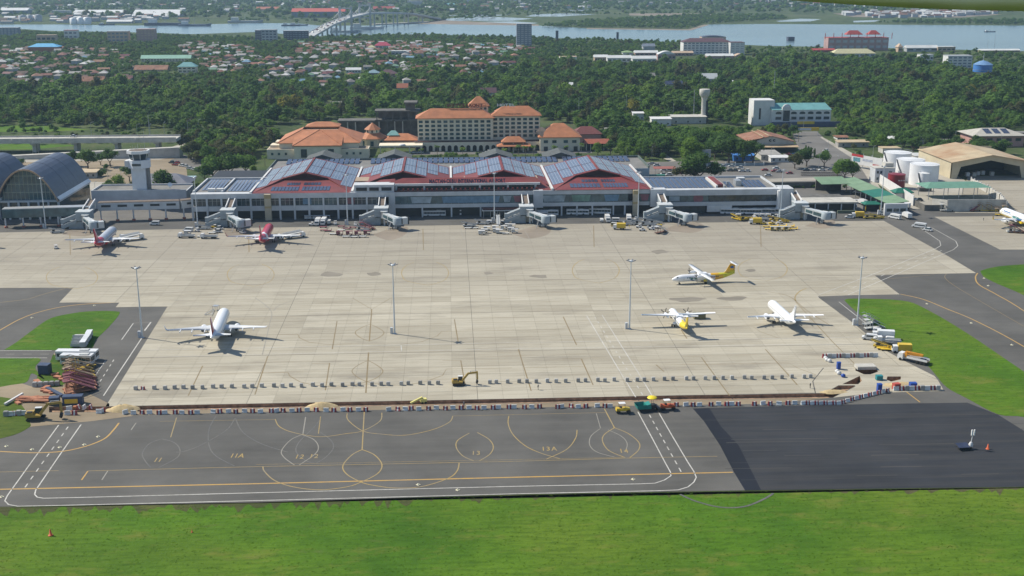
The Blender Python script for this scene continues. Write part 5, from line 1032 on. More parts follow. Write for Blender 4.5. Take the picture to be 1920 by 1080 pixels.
def fuselage(prof, n=20, bands=None, belly=None):
    'rings along y; bands: list of (y_min, material); belly: (z offset, material, y0, y1)'
    mb = MB(); fine = []
    for (a, b) in zip(prof, prof[1:]):
        k = max(1, int(abs(a[0]-b[0])//1.6))
        for i in range(k): t = i/k; fine.append(tuple(a[j]+(b[j]-a[j])*t for j in range(3)))
    fine.append(prof[-1])
    for q in range(len(fine)-1):
        (y0, r0, z0), (y1, r1, z1) = fine[q], fine[q+1]; ym = (y0+y1)/2; vs = []
        for y, r, z in ((y0, r0, z0), (y1, r1, z1)):
            for i in range(n): t = 2*PI*i/n; vs.append((r*math.sin(t), y, z+r*1.03*math.cos(t)))
        for i in range(n):
            j = (i+1) % n; tm = 2*PI*(i+.5)/n; m = 0
            if bands:
                for lim, bm in bands:
                    if ym < lim+ .9*math.cos(tm): m = bm
            if belly and math.cos(tm) < belly[0] and belly[2] > ym > belly[3]: m = belly[1]
            mb.add([vs[i], vs[j], vs[n+j], vs[n+i]], [(0, 1, 2, 3)], m, True)
    mb.add([(r0*math.sin(2*PI*i/n), prof[0][0], prof[0][2]+prof[0][1]*math.cos(2*PI*i/n)) for i in range(n)], [tuple(range(n-1, -1, -1))])
    # weld the rings so shading stays smooth
    key = {}; remap = []; nv = []
    for v in mb.v:
        k = (round(v[0], 3), round(v[1], 3), round(v[2], 3))
        if k not in key: key[k] = len(nv); nv.append(v)
        remap.append(key[k])
    mb.v = nv; F = []; Mx = []; S = []
    for f, m, s in zip(mb.f, mb.m, mb.sm):
        g = []
        for i in f:
            if remap[i] not in g: g.append(remap[i])
        if len(g) > 2: F.append(tuple(g)); Mx.append(m); S.append(s)
    mb.f, mb.m, mb.sm = F, Mx, S
    return mb
def wing(secs, vert=False):
    'secs: (span, y_lead, chord, z, thick); airfoil sections skinned'
    prof = [(0, 0), (.05, .45), (.25, 1), (.55, .8), (1, .06), (.55, -.45), (.25, -.6), (.05, -.35)]; mb = MB(); n = len(prof); vs = []
    for s, yl, c, z, t in secs:
        for u, w in prof: vs.append((z+w*t/2, yl-u*c, s) if vert else (s, yl-u*c, z+w*t/2))
    fs = []
    for k in range(len(secs)-1):
        for i in range(n): j = (i+1) % n; fs.append((k*n+i, k*n+j, (k+1)*n+j, (k+1)*n+i))
    fs += [tuple(range(n)), tuple(range(len(secs)*n-1, (len(secs)-1)*n-1, -1))]
    return mb.add(vs, fs, 0, True)
def mirror(mb): mb.v = [(-x, y, z) for x, y, z in mb.v]; mb.f = [f[::-1] for f in mb.f]; return mb
def ylathe(prof, c, n=16, m=0):
    mb = MB(); vs = []; fs = []
    for r, y in prof:
        for i in range(n): t = 2*PI*i/n; vs.append((c[0]+r*math.cos(t), c[1]+y, c[2]+r*math.sin(t)))
    for k in range(len(prof)-1):
        for i in range(n): j = (i+1) % n; fs.append((k*n+i, (k+1)*n+i, (k+1)*n+j, k*n+j))
    mb.add(vs, fs, m, True)
    if prof[0][0] > .01: mb.add(vs[:n], [tuple(range(n))], m)
    if prof[-1][0] > .01: mb.add(vs[-n:], [tuple(range(n-1, -1, -1))], m)
    return mb
def decal(prof, pts, side, m, parent, name='livery_mark', off=.02):
    cy = sum(p[0] for p in pts)/len(pts); cz = sum(p[1] for p in pts)/len(pts)
    def on(y, z): r, zc = interp(prof, y); h = max(-.97, min(.97, (z-zc)/(r*1.03))); return (side*(r*math.sqrt(1-h*h)+off), y, z)
    vs = [on(cy, cz)]; P = []
    for i in range(len(pts)):
        a, b = pts[i], pts[(i+1) % len(pts)]
        for k in range(3): P.append((a[0]+(b[0]-a[0])*k/3, a[1]+(b[1]-a[1])*k/3))
    vs += [on(*p) for p in P]; n = len(P); MB().add(vs, [(0, 1+i, 1+(i+1) % n) for i in range(n)]).build(name, m, parent)
def gear(t, x, y, z1, r, twin=True):
    g = MB().tube((x, y, r), (x, y, z1), .14, .18, 8).build('landing_gear', STRUT, t)
    for s in ((-.42, .42) if twin else (0,)): MB().tube((x+s-.17, y, r), (x+s+.17, y, r), r, r, 14).build('tyre', TYRE, g)
A320 = [(18.8, .06, 3.15), (18.3, .78, 3.22), (17.3, 1.34, 3.42), (15.8, 1.84, 3.62), (13.5, 2.12, 3.76), (-6.5, 2.12, 3.76), (-10, 1.98, 3.9), (-13.5, 1.46, 4.32), (-16.5, .82, 4.8), (-18.5, .32, 5.05), (-18.8, .12, 5.06)]
def jet(label, x, y, rz, fus=ACW, bands=None, bandm=(), belly=None, fin=ACW, finroot=None, eng=ACW, sharklet=True, scale=1.0, wingm=ACG, letm=ACW, marks=None):
    t = thing('jet_airliner', label, 'airplane', (x, y, .036), rz, 'parked airliners'); t.scale = (scale,)*3 if not isinstance(scale, tuple) else scale
    f = fuselage(A320, 22, bands, belly).build('fuselage', [fus]+list(bandm), t)
    for s in (-1, 1):
        w = wing([(1.2, 4.6, 7.6, 2.55, 1.0), (1.9, 4.1, 7.0, 2.62, .95), (6.4, 1.3, 4.3, 3.1, .6), (16.6, -4.2, 1.7, 4.1, .26)])
        if s < 0: mirror(w)
        wo = w.build('wing', wingm, t)
        if sharklet:
            k = wing([(16.6, -4.2, 1.7, 4.1, .24), (17.1, -4.7, 1.35, 4.5, .18), (17.5, -5.6, .7, 6.2, .1)]);  (mirror(k) if s < 0 else k).build('winglet', letm, wo)
        for q in (4.4, 8.6, 12.4): MB().beam((s*q, -1.4-q*.17, 2.55+q*.09), (s*q, -4.2-q*.17, 2.4+q*.09), .3, .34).build('flap_fairing', wingm, wo)
        e = ylathe([(.92, 4.9), (1.12, 4.6), (1.16, 3.4), (1.05, 1.9), (.72, .9), (.62, .85)], (s*5.75, 0, 1.75), 18).build('engine', eng, t)
        ylathe([(.02, 4.75), (.3, 4.4), (.86, 4.35)], (s*5.75, 0, 1.75), 16).build('fan', ENGD, e); ylathe([(.6, .86), (.3, .5), (.05, 0)], (s*5.75, 0, 1.75), 14).build('exhaust_cone', ENGD, e); MB().beam((s*5.75, 3.4, 2.6), (s*5.75, -.6, 2.9), .3, .6).build('pylon', wingm, e)
        h = wing([(.3, -12.9, 3.9, 5.0, .4), (6.2, -16.5, 1.5, 5.6, .16)]); (mirror(h) if s < 0 else h).build('tailplane', wingm, t)
        gear(t, s*3.8, -1.6, 2.6, .58)
        wr = MB()
        for i in range(30):
            yy = 13.2-i*.98; wr.add([(s*2.10, yy, 4.0), (s*2.10, yy-.3, 4.0), (s*2.05, yy-.3, 4.42), (s*2.05, yy, 4.42)], [(0, 1, 2, 3) if s < 0 else (3, 2, 1, 0)])
        wo2 = wr.build('cabin_windows', GLASS, f); wo2.location = (s*.03, 0, 0); wo2['kind'] = 'stuff'
        for yy in (14.4, -12.0): r, zc = interp(A320, yy); decal(A320, [(yy+.4, zc-1.0), (yy-.4, zc-1.0), (yy-.4, zc+.8), (yy+.4, zc+.8)], s, letm if fus is ACW else ACW, f, 'door', .015)
    fb = wing([(5.3, -10.2, 7.0, 0, .5), (6.6, -12.0, 5.6, 0, .42), (11.7, -16.6, 2.4, 0, .2)], True).build('tail_fin', fin, t)
    if finroot: wing([(5.0, -10.1, 7.2, 0, .54), (7.0, -12.2, 5.4, 0, .46)], True).build('fin_base', finroot, fb)
    decal(A320, [(17.0, 4.25), (15.9, 4.35), (15.9, 4.9), (16.7, 4.75)], 1, GLASS, f, 'cockpit_window'); decal(A320, [(17.0, 4.25), (15.9, 4.35), (15.9, 4.9), (16.7, 4.75)], -1, GLASS, f, 'cockpit_window'); MB().slab((-.9, 16.75, 4.42), (.9, 16.75, 4.42), (.8, 16.1, 4.95), (-.8, 16.1, 4.95), .05).build('windscreen', GLASS, f)
    gear(t, 0, 12.4, 2.0, .38)
    MB().box(-2.0, 2.0, -5.2, 5.4, 1.62, 2.4).build('wing_box', fus if not belly else bandm[belly[1]-1], f)
    if marks: marks(f)
    return t
R_ = math.radians
jet('white twin-engine jet with dark red fin alone on the left stand', -81.2, 395.2, R_(3.4), fin=ACDR, letm=ACW, bandm=(ACW,))
def wordmark(f):
    letters('AIR', 'livery_letter', ACRED, f, (1.2, 3, 5.42), 2.2, 1.1, (0, 0, -PI/2), .01, .03)
jet('grey and red jet nosed in at the bridge beside the link walkway', -159.8, 537.8, R_(2.2), fus=ACSIL, bands=[(-9.5, 1)], bandm=(ACRED, ACRED), belly=(-.35, 2, 12, -9), fin=ACRED, letm=ACRED, sharklet=False)
jet('bright red jet nosed in at the second bridge', -86.4, 540.2, R_(1.2), fus=ACRED, bands=[(-6.5, 1), (-9.8, 2)], bandm=(ACW, ACRED), fin=ACRED, letm=ACRED)
jet('grey and red jet mostly cut off by the left picture edge', -224.5, 540, R_(2.2), fus=ACSIL, bands=[(-9.5, 1)], bandm=(ACRED,), fin=ACRED, letm=ACRED, sharklet=False)
jet('all-white jet parked beside the grass and the right mast', 119.6, 399.0, R_(2.0), scale=(.84, .79, .88), sharklet=False, bandm=(ACW,), wingm=ACW)
def cebu(f):
    letters('cebu pacific', 'livery_letter', ACBLU, f, (-1.45, 5.5, 5.15), 1.7, .9, (-.72, 0, PI/2), .01, .03) if False else None
    for s in (-1, 1):
        decal(A320, [(4, 3.4), (1, 2.6), (-2, 2.7), (-4, 3.8), (-1, 4.4), (2, 4.3)], s, ACGRN, f); decal(A320, [(1, 3.0), (-2, 2.4), (-4.5, 2.9), (-5.5, 4.2), (-3, 3.7)], s, ACBLU, f, off=.03); decal(A320, [(12.5, 4.6), (5.8, 4.6), (5.8, 5.05), (12.5, 5.05)], s, ACBLU, f, 'airline_name')
jet('white jet with yellow belly and winglets at the right edge', 283.6, 555.2, R_(3.4), bands=[(-8, 1)], bandm=(ACY, ACY), belly=(-.45, 2, 15, -8), fin=ACY, letm=ACY, marks=cebu)
ATR = [(13.6, .05, 2.0), (13.2, .5, 2.02), (12.2, .92, 2.15), (10.8, 1.28, 2.32), (9.4, 1.43, 2.4), (-4.5, 1.43, 2.4), (-8, 1.2, 2.62), (-11.5, .6, 3.1), (-13.4, .18, 3.4)]
def turboprop(label, x, y, rz, bands, bandm, fin, finroot, propyaw=0, marks=None):
    t = thing('propeller_airliner', label, 'airplane', (x, y, .036), rz, 'parked propeller airliners')
    f = fuselage(ATR, 20, bands).build('fuselage', [ACW]+list(bandm), t)
    for s in (-1, 1):
        w = wing([(0, 2.2, 2.7, 4.1, .48), (4.9, 2.2, 2.7, 4.15, .46), (13.5, 1.75, 1.55, 4.4, .22)]); wo = (mirror(w) if s < 0 else w).build('wing', ACW, t)
        e = ylathe([(.2, 4.2), (.5, 4.0), (.62, 2.8), (.62, .6), (.35, -.9), (.1, -1.2)], (s*4.05, .4, 3.62), 14).build('engine_nacelle', ACW, t)
        pr = MB()
        ylathe([(.02, 4.75), (.22, 4.4), (.26, 4.15)], (s*4.05, .4, 3.62), 12).build('spinner', ACG, e)
        for k in range(6):
            a = 2*PI*k/6+.3; c, sn = math.cos(a), math.sin(a); MB().beam((s*4.05+c*.2, 4.72, 3.62+sn*.2), (s*4.05+c*1.96, 4.72, 3.62+sn*1.96), .09, .26, 0, (sn, .6, -c)).build('propeller_blade', ENGD, e)
        h = wing([(0, -11.9, 1.75, 7.55, .26), (3.6, -12.4, 1.1, 7.6, .14)]); (mirror(h) if s < 0 else h).build('tailplane', ACW, t)
        gear(t, s*2.05, -.2, 1.6, .45); MB().lathe([(.02, 0)]+[(.75*math.sin(PI*k/8), .6-.6*math.cos(PI*k/8)) for k in range(1, 8)]+[(.02, 1.2)], 12).build('gear_pod', ACY if fin is ACO else ACW, t, (s*1.5, -.3, .65))
        wr = MB()
        for i in range(18): yy = 7.6-i*.78; wr.add([(s*1.43, yy, 2.55), (s*1.43, yy-.3, 2.55), (s*1.36, yy-.3, 2.95), (s*1.36, yy, 2.95)], [(0, 1, 2, 3) if s < 0 else (3, 2, 1, 0)])
        q = wr.build('cabin_windows', GLASS, f); q.location = (s*.03, 0, 0); q['kind'] = 'stuff'
        decal(ATR, [(12.0, 2.75), (11.2, 2.85), (11.1, 3.3), (11.7, 3.1)], s, GLASS, f, 'cockpit_window'); decal(ATR, [(9.3, 1.5), (8.5, 1.5), (8.5, 3.1), (9.3, 3.1)], s, ACG, f, 'door', .012)
        if marks:
            decal(ATR, [(7.4, 2.9), (6.2, 2.5), (5.2, 1.7), (4.0, 1.6), (3.0, 2.4), (2.8, 3.3), (3.8, 2.7), (4.8, 2.5), (6, 2.9)], s, ACGRN, f); decal(ATR, [(6.8, 2.5), (5.4, 1.5), (4.2, 1.35), (5.0, 1.9)], s, ACBLU, f, off=.03); decal(ATR, [(-1.2, 2.3), (-5.6, 2.42), (-5.6, 2.72), (-1.2, 2.7)], s, ACDR, f, 'airline_name')
    MB().box(-1.3, 1.3, -1.2, 2.4, 3.6, 4.25).build('wing_fairing', ACW, f)
    fb = wing([(3.4, -8.0, 5.2, 0, .34), (4.4, -9.3, 4.0, 0, .32), (7.5, -11.3, 2.2, 0, .2)], True).build('tail_fin', fin, t)
    if finroot: wing([(3.1, -10.4, 2.9, 0, .37), (4.6, -11.2, 2.3, 0, .35)], True).build('fin_base', finroot, fb)
    if marks:
        for s in (-1, 1): MB().add([(s*.2, -11.6, 6.4), (s*.2, -12.6, 6.6), (s*.22, -12.9, 5.6), (s*.22, -11.7, 5.5), (s*.22, -11.1, 5.9)], [(0, 1, 2, 3, 4) if s > 0 else (4, 3, 2, 1, 0)]).build('fin_emblem', ACBLU, fb)
    gear(t, 0, 10.3, 1.4, .3); return t
turboprop('white propeller plane with orange tail seen from the side', 103.0, 455.2, R_(98.5), [(-4.2, 1), (-7.6, 2)], (ACO, ACLIME), ACO, ACLIME, marks=True)
turboprop('white propeller plane with yellow tail seen from behind', 81.4, 396.4, R_(2.2), [(-6.2, 1)], (ACY,), ACY, None)
# ================================================================ VEHICLES AND GROUND EQUIPMENT
VW = mat('vehicle_white', (.70, .70, .69), .35, 0, .05, .6, .1, (.5, .48, .45), rnd=.08, coat=.3); VS = mat('vehicle_silver', (.38, .39, .41), .35, .3, .05, .6, rnd=.2); VD = mat('vehicle_dark', (.05, .055, .065), .35, 0, .1, .6, rnd=.5, coat=.3); VR = mat('vehicle_red', (.32, .03, .03), .35, 0, .1, .6, rnd=.3, coat=.3); VB = mat('vehicle_blue', (.05, .10, .26), .35, 0, .1, .6, rnd=.3, coat=.3); VY = mat('vehicle_yellow', (.62, .43, .04), .45, 0, .1, .6, .15, rnd=.1)
PALE = mat('equipment_pale', (.50, .51, .50), .55, 0, .1, .7, .3, (.3, .3, .28)); MAROON = mat('cart_maroon', (.20, .06, .075), .6, 0, .15, .7, .2); TARPG = mat('tarp_olive', (.17, .16, .09), .8, 0, .25, .8); ORNG = mat('paint_orange_red', (.55, .10, .03), .6, 0, .15, .8, .2); MACH = mat('machine_yellow', (.40, .27, .06), .5, 0, .15, .7, .3, (.2, .13, .05)); BLACKM = mat('machine_black', (.025, .025, .028), .6, 0, .2, .8)
VEH = {}
def wheels(t, xs, ys, r, w=.22):
    for x in xs:
        for y in ys: MB().tube((x-w/2, y, r), (x+w/2, y, r), r, r, 10).build('wheel', TYRE, t)
def body(mb, prof, w, m=0, taper=.0):
    'side profile (y,z) extruded over the width; upper points drawn in by taper'
    zt = max(z for _, z in prof); n = len(prof); vs = []
    for s in (-1, 1):
        for y, z in prof: vs.append((s*w/2*(1-taper*max(0, (z-.9)/(zt-.9 if zt > .9 else 1))), y, z))
    return mb.add(vs, [tuple(range(n-1, -1, -1)), tuple(range(n, 2*n))]+[(i, (i+1) % n, n+(i+1) % n, n+i) for i in range(n)], m)
def make_car(m, key, suv=False):
    t = proto('parked_car', 'car', None); h = 1.75 if suv else 1.45
    body(MB(), [(2.15, .35), (2.2, .75), (1.2, .92), (-1.5, .98), (-2.15, .9), (-2.2, .35)], 1.78).build('body', m, t)
    body(MB(), [(1.1, .9), (.45, h), (-1.1, h), (-1.8, .95)], 1.66, 0, .16).build('cabin', GLASS, t); body(MB(), [(.45, h-.02), (.42, h+.05), (-1.08, h+.05), (-1.12, h-.02)], 1.42).build('roof', m, t)
    wheels(t, (-.82, .82), (1.35, -1.35), .32); VEH[key] = t
for k, m in (('car_white', VW), ('car_silver', VS), ('car_dark', VD), ('car_red', VR), ('car_blue', VB)): make_car(m, k, k in ('car_white', 'car_dark'))
def make_van(m, key, L=5.0, H=2.1, name='van'):
    t = proto(name, 'van'); h = L/2
    body(MB(), [(h, .4), (h+.02, 1.0), (h-.9, 1.25), (h-1.5, H), (-h, H), (-h, .4)], 1.85, 0, .06).build('body', m, t)
    for s in (-1, 1): MB().box(s*.935-.015, s*.935+.015, -h+.3, h-1.5, 1.25, 1.75).build('side_window', GLASS, t)
    MB().slab((-.8, h-.82, 1.28), (.8, h-.82, 1.28), (.76, h-1.4, 1.95), (-.76, h-1.4, 1.95), .03).build('windscreen', GLASS, t); MB().box(-.75, .75, -h-.02, -h+.02, 1.25, 1.8).build('rear_window', GLASS, t)
    wheels(t, (-.85, .85), (h-1.0, -h+1.0), .34); VEH[key] = t
make_van(VW, 'van'); make_van(VW, 'minibus', 6.8, 2.6, 'minibus')
def make_bus(key, trim, L=11.6):
    t = proto('apron_bus', 'bus'); h = L/2
    MB().box(-1.3, 1.3, -h, h, .4, 1.35).box(-1.3, 1.3, -h, h, 2.35, 3.0).box(-1.18, 1.18, -h+.1, h-.1, 1.35, 2.35).build('body', VW, t); MB().box(-1.28, 1.28, -h+.02, h-.02, .35, .6).build('skirt', trim, t)
    for s in (-1, 1):
        for i in range(7): MB().box(s*1.27-.02, s*1.27+.02, -h+.35+i*(L-.7)/7+.05, -h+.35+(i+1)*(L-.7)/7-.05, 1.35, 2.35).build('side_window', GLASS, t)
        MB().box(-1.15, 1.15, s*(h-.02)-.04, s*(h-.02)+.04, 1.2, 2.5).build('windscreen' if s > 0 else 'rear_window', GLASS, t)
    MB().box(-.8, .8, -3.5, -1.0, 3.0, 3.25).build('roof_unit', PALE, t); wheels(t, (-1.15, 1.15), (h-2.4, -h+2.9), .5, .3); VEH[key] = t
make_bus('bus', VS); make_bus('bus_blue', VB, 9)
def make_truck(key, cabm, boxm, L=7.5, name='box_truck', low=False):
    t = proto(name, 'truck'); h = L/2
    body(MB(), [(h, .5), (h+.05, 1.4), (h-.3, 2.4), (h-1.7, 2.45), (h-1.7, .5)], 2.2).build('cab', cabm, t); MB().slab((-.95, h+.04, 1.45), (.95, h+.04, 1.45), (.9, h-.22, 2.25), (-.9, h-.22, 2.25), .03).build('windscreen', GLASS, t)
    if low: MB().box(-1.1, 1.1, -h, h-1.8, .95, 1.15).build('flat_bed', boxm, t); MB().box(-1.1, -1.0, -h, h-1.8, 1.15, 1.6).box(1.0, 1.1, -h, h-1.8, 1.15, 1.6).build('side_board', boxm, t)
    else: MB().box(-1.15, 1.15, -h, h-1.85, .9, 3.1).build('cargo_box', boxm, t)
    MB().box(-.45, .45, -h, h-1.6, .55, .9).build('chassis', BLACKM, t); wheels(t, (-1.0, 1.0), (h-.9, -h+1.2, -h+2.3), .45, .28); VEH[key] = t
make_truck('truck_white', VW, VW); make_truck('truck_yellow', VW, VY, 6.2); make_truck('flatbed', VW, PALE, 8, 'flatbed_truck', True)
def make_tractor(key, m):
    t = proto('tow_tractor', 'tow tractor'); body(MB(), [(1.5, .35), (1.5, 1.0), (.4, 1.05), (.4, .95), (-1.5, .95), (-1.5, .35)], 1.5).build('body', m, t); MB().box(-.72, .72, -.6, .35, 1.75, 1.85).build('canopy', VW, t)
    for sx in (-.66, .66):
        for yy in (-.55, .3): MB().bx(sx, yy, 1.38, .07, .07, .8).build('post', m, t)
    MB().box(-.55, .55, -.5, 0, .95, 1.2).build('seat', BLACKM, t); wheels(t, (-.7, .7), (1.0, -1.0), .36); VEH[key] = t
make_tractor('tractor_white', VW); make_tractor('tractor_yellow', VY)
def make_cart(key, roofm, sidem, covered=True, L=3.2):
    t = proto('baggage_cart', 'baggage cart'); h = L/2; MB().box(-.78, .78, -h, h, .5, .62).build('deck', sidem, t); MB().beam((0, h, .5), (0, h+.9, .35), .08).build('tow_bar', BLACKM, t)
    if covered:
        MB().box(-.84, .84, -h-.05, h+.05, 1.95, 2.05).build('roof', roofm, t)
        for y in (-h+.05, h-.05): MB().bx(0, y, 1.28, 1.5, .06, 1.34).build('end_panel', sidem, t)
        for s in (-.76, .76): MB().bx(s, 0, 1.28, .05, .1, 1.34).build('post', sidem, t)
        MB().box(-.7, .7, -.08, h-.15, .62, 1.7).build('curtain', TARPG if sidem is VY else sidem, t)
    else: MB().box(-.78, .78, -h, -h+.06, .62, 1.5).build('end_panel', sidem, t)
    wheels(t, (-.65, .65), (h-.5, -h+.5), .26, .14); VEH[key] = t
make_cart('cart_white', VW, PALE); make_cart('cart_red', MAROON, MAROON); make_cart('cart_yellow', PALE, VY); make_cart('dolly_red', MAROON, MAROON, False, 3.6); make_cart('dolly_yellow', VY, VY, False, 3.6); make_cart('dolly_pale', PALE, PALE, False, 3.6)
def make_loader(key, m):
    t = proto('belt_loader', 'belt loader'); body(MB(), [(3.2, .4), (3.2, .95), (-3.2, .95), (-3.2, .4)], 1.9).build('chassis', m, t); MB().slab((-.5, -3.8, 1.1), (.5, -3.8, 1.1), (.5, 4.2, 2.6), (-.5, 4.2, 2.6), .25).build('belt', BLACKM, t)
    MB().slab((-.62, -3.8, 1.2), (-.52, -3.8, 1.2), (-.52, 4.2, 2.75), (-.62, 4.2, 2.75), .35).slab((.52, -3.8, 1.2), (.62, -3.8, 1.2), (.62, 4.2, 2.75), (.52, 4.2, 2.75), .35).build('belt_rail', m, t); MB().box(-.95, -.6, 1, 2.2, .95, 1.9).build('driver_seat', BLACKM, t); wheels(t, (-.85, .85), (2, -2), .36); VEH[key] = t
make_loader('loader_white', PALE); make_loader('loader_yellow', VY)
def make_stairs(key, m, m2):
    t = proto('passenger_stairs', 'passenger stairs'); MB().slab((-.9, -3.8, .5), (.9, -3.8, .5), (.9, 2.6, 3.9), (-.9, 2.6, 3.9), .25).build('flight', m, t)
    for s in (-.95, .95): MB().beam((s, -3.8, 1.45), (s, 2.6, 4.85), .06, .12).build('side_panel', m, t)
    MB().box(-1, 1, 2.6, 4.2, 3.65, 3.85).build('platform', m, t)
    for s in (-.98, .98): MB().bx(s, 3.4, 4.8, .06, 1.6, .2).build('platform_rail', m, t)
    MB().box(-.9, .9, -3.6, 3.8, .45, .75).build('chassis', m2, t)
    for s in (-.8, .8):
        for yy in (1.4, 3.6): MB().bx(s, yy, 2.2, .12, .12, 3.0).build('leg', m2, t)
        MB().beam((s, 1.4, .8), (s, 3.6, 3.4), .08).build('brace', m2, t)
    wheels(t, (-.85, .85), (2.6, -2.4), .36); VEH[key] = t
make_stairs('stairs_pale', PALE, PALE); make_stairs('stairs_red', MAROON, mat('stairs_rust', (.30, .14, .08), .7, 0, .3, .8)); make_stairs('stairs_gold', mat('stairs_tan', (.27, .20, .13), .7, 0, .3, .8), VY); make_stairs('stairs_white', VW, mat('stairs_brown', (.16, .09, .07), .7))
def make_gpu(key, m):
    t = proto('ground_power_unit', 'power unit'); body(MB(), [(1.3, .5), (1.35, 1.45), (1.0, 1.7), (-1.35, 1.7), (-1.35, .5)], 1.6).build('housing', m, t); MB().box(-.82, .82, -.8, .6, .85, 1.35).build('louvre', BLACKM, t); MB().beam((0, 1.3, .5), (0, 2.3, .35), .08).build('tow_bar', BLACKM, t); wheels(t, (-.7, .7), (.8, -.8), .3); VEH[key] = t
make_gpu('gpu_white', VW); make_gpu('gpu_yellow', VY)
def make_catering(key):
    t = proto('high_loader', 'loader truck'); body(MB(), [(5, .5), (5, 1.8), (4.4, 2.6), (3.0, 2.6), (3.0, .5)], 2.3).build('cab', VW, t); MB().slab((-1.05, 5.02, 1.5), (1.05, 5.02, 1.5), (1.0, 4.5, 2.45), (-1.0, 4.5, 2.45), .03).build('windscreen', GLASS, t)
    MB().box(-1.15, 1.15, -5, 2.9, .6, 1.0).build('chassis', PALE, t); MB().slab((-1.15, -6.0, 1.9), (1.15, -6.0, 1.9), (1.15, 3.2, 2.7), (-1.15, 3.2, 2.7), .3).build('conveyor_deck', PALE, t)
    for s in (-1.1, 1.1): MB().beam((s, -5.5, 1.0), (s, 2.6, 2.5), .16, .3).build('lift_arm', METAL, t); MB().beam((s, -6, 2.5), (s, 3.2, 3.3), .06, .5).build('rail', VW, t)
    wheels(t, (-1.05, 1.05), (3.9, -2.2, -3.4), .48, .3); VEH[key] = t
make_catering('high_loader')
def make_moto(key):
    t = proto('motorcycle', 'motorcycle'); MB().beam((0, .6, .7), (0, -.7, .75), .3, .35).build('frame', VD, t); MB().beam((-.3, .55, 1.05), (.3, .55, 1.05), .06).build('handlebar', BLACKM, t); wheels(t, (0,), (.65, -.65), .3, .12); VEH[key] = t
make_moto('moto')
ORDN = ['first', 'second', 'third', 'fourth', 'fifth', 'sixth', 'seventh', 'eighth', 'ninth', 'tenth', 'eleventh', 'twelfth', 'thirteenth', 'fourteenth', 'fifteenth', 'sixteenth']
def put(key, px, py, deg, label, group=None, s=None):
    x, y, _ = G(px, py); return place(VEH[key], x, y, math.radians(deg), label, group, .034, s)
# ---- bays by the gates (pixel of the middle on the ground, heading)
def cluster(rows, where_, group):
    cnt = {}
    tot = {}
    for r in rows: tot[r[0]] = tot.get(r[0], 0)+1
    for key, px, py, deg in rows:
        cnt[key] = cnt.get(key, 0)+1; o = VEH[key]; look = LOOK[key]
        put(key, px, py, deg+random.uniform(-4, 4), ('%s %s' % (look, where_)) if tot[key] == 1 else '%s %s, %s from left' % (look, where_, ORDN[cnt[key]-1]), group)
LOOK = {'van': 'white van', 'minibus': 'white minibus', 'bus': 'long white apron bus', 'bus_blue': 'white and blue apron bus', 'truck_white': 'white box truck', 'truck_yellow': 'yellow box truck', 'flatbed': 'white flatbed truck', 'tractor_white': 'small white tow tractor', 'tractor_yellow': 'small yellow tow tractor', 'cart_white': 'white roofed baggage cart', 'cart_red': 'maroon covered baggage cart', 'cart_yellow': 'yellow covered baggage cart', 'dolly_red': 'low maroon baggage dolly', 'dolly_yellow': 'low yellow baggage dolly', 'dolly_pale': 'low pale grey baggage dolly', 'loader_white': 'pale belt loader', 'loader_yellow': 'yellow belt loader', 'stairs_pale': 'pale grey passenger stairs', 'stairs_red': 'maroon passenger stairs', 'stairs_gold': 'tan passenger stairs', 'stairs_white': 'white passenger stairs', 'gpu_white': 'white ground power unit', 'gpu_yellow': 'yellow ground power unit', 'high_loader': 'pale high loader truck', 'car_white': 'white car', 'car_silver': 'silver car', 'car_dark': 'dark car', 'car_red': 'red car', 'car_blue': 'blue car', 'moto': 'dark motorcycle'}
cluster([('high_loader', 250, 450, -62), ('gpu_white', 226, 452, 80), ('loader_white', 108, 437, 85), ('tractor_white', 105, 466, 20), ('van', 290, 422, 88), ('cart_white', 232, 448, 85)], 'beside the grey and red jet', 'ground vehicles at the left gate')
cluster([('van', 353, 434, 80), ('flatbed', 350, 446, 85), ('loader_white', 382, 430, 80), ('flatbed', 392, 447, 82), ('tractor_white', 370, 434, 30), ('cart_white', 352, 440, 85), ('dolly_pale', 377, 445, 85), ('car_white', 408, 436, 80), ('car_white', 410, 430, 80), ('tractor_yellow', 403, 428, 60), ('dolly_pale', 398, 438, 85)], 'in the bay between the two red jets', 'bay between the two red jets')
cluster([('high_loader', 553, 446, -64), ('gpu_white', 527, 449, 80), ('tractor_white', 455, 438, 60)], 'beside the bright red jet', 'ground vehicles at the second gate')
cluster([('tractor_white', 585, 423, 80), ('truck_white', 596, 421, 175), ('truck_white', 607, 420.5, 178), ('cart_white', 617, 420, 178), ('tractor_white', 629, 421, 178), ('tractor_white', 667, 423, 178)]+[('dolly_red', x, y, 86) for x, y in ((606, 427), (615, 434), (640, 426), (650, 430), (662, 428), (680, 426), (607, 433), (688, 428))]+[('cart_red', x, y, 88) for x, y in ((637, 441), (655, 441), (671, 441), (688, 440))]+[('dolly_pale', x, y, 87) for x, y in ((625, 440), (649, 445), (664, 445.5), (680, 445), (640, 433))]+[('loader_white', 680, 433, 70), ('stairs_red', 690, 431, 85)], 'left of the middle gate', 'red bay left of the middle gate')
cluster([('loader_white', 880, 425, 84), ('loader_white', 905, 421, 80), ('dolly_pale', 878, 429, 86), ('dolly_pale', 890, 429, 86), ('gpu_white', 917, 419, 80), ('stairs_pale', 934, 420, 2), ('tractor_white', 945, 417, 80)]+[('cart_white', x, y, 87) for x, y in ((913, 432), (929, 431), (945, 431), (953, 427), (960, 427.5), (903, 440), (908, 437), (930, 436), (936, 438), (965, 437), (958, 434))]+[('dolly_pale', 948, 439, 87)], 'left of the central gate', 'white bay left of the central gate')
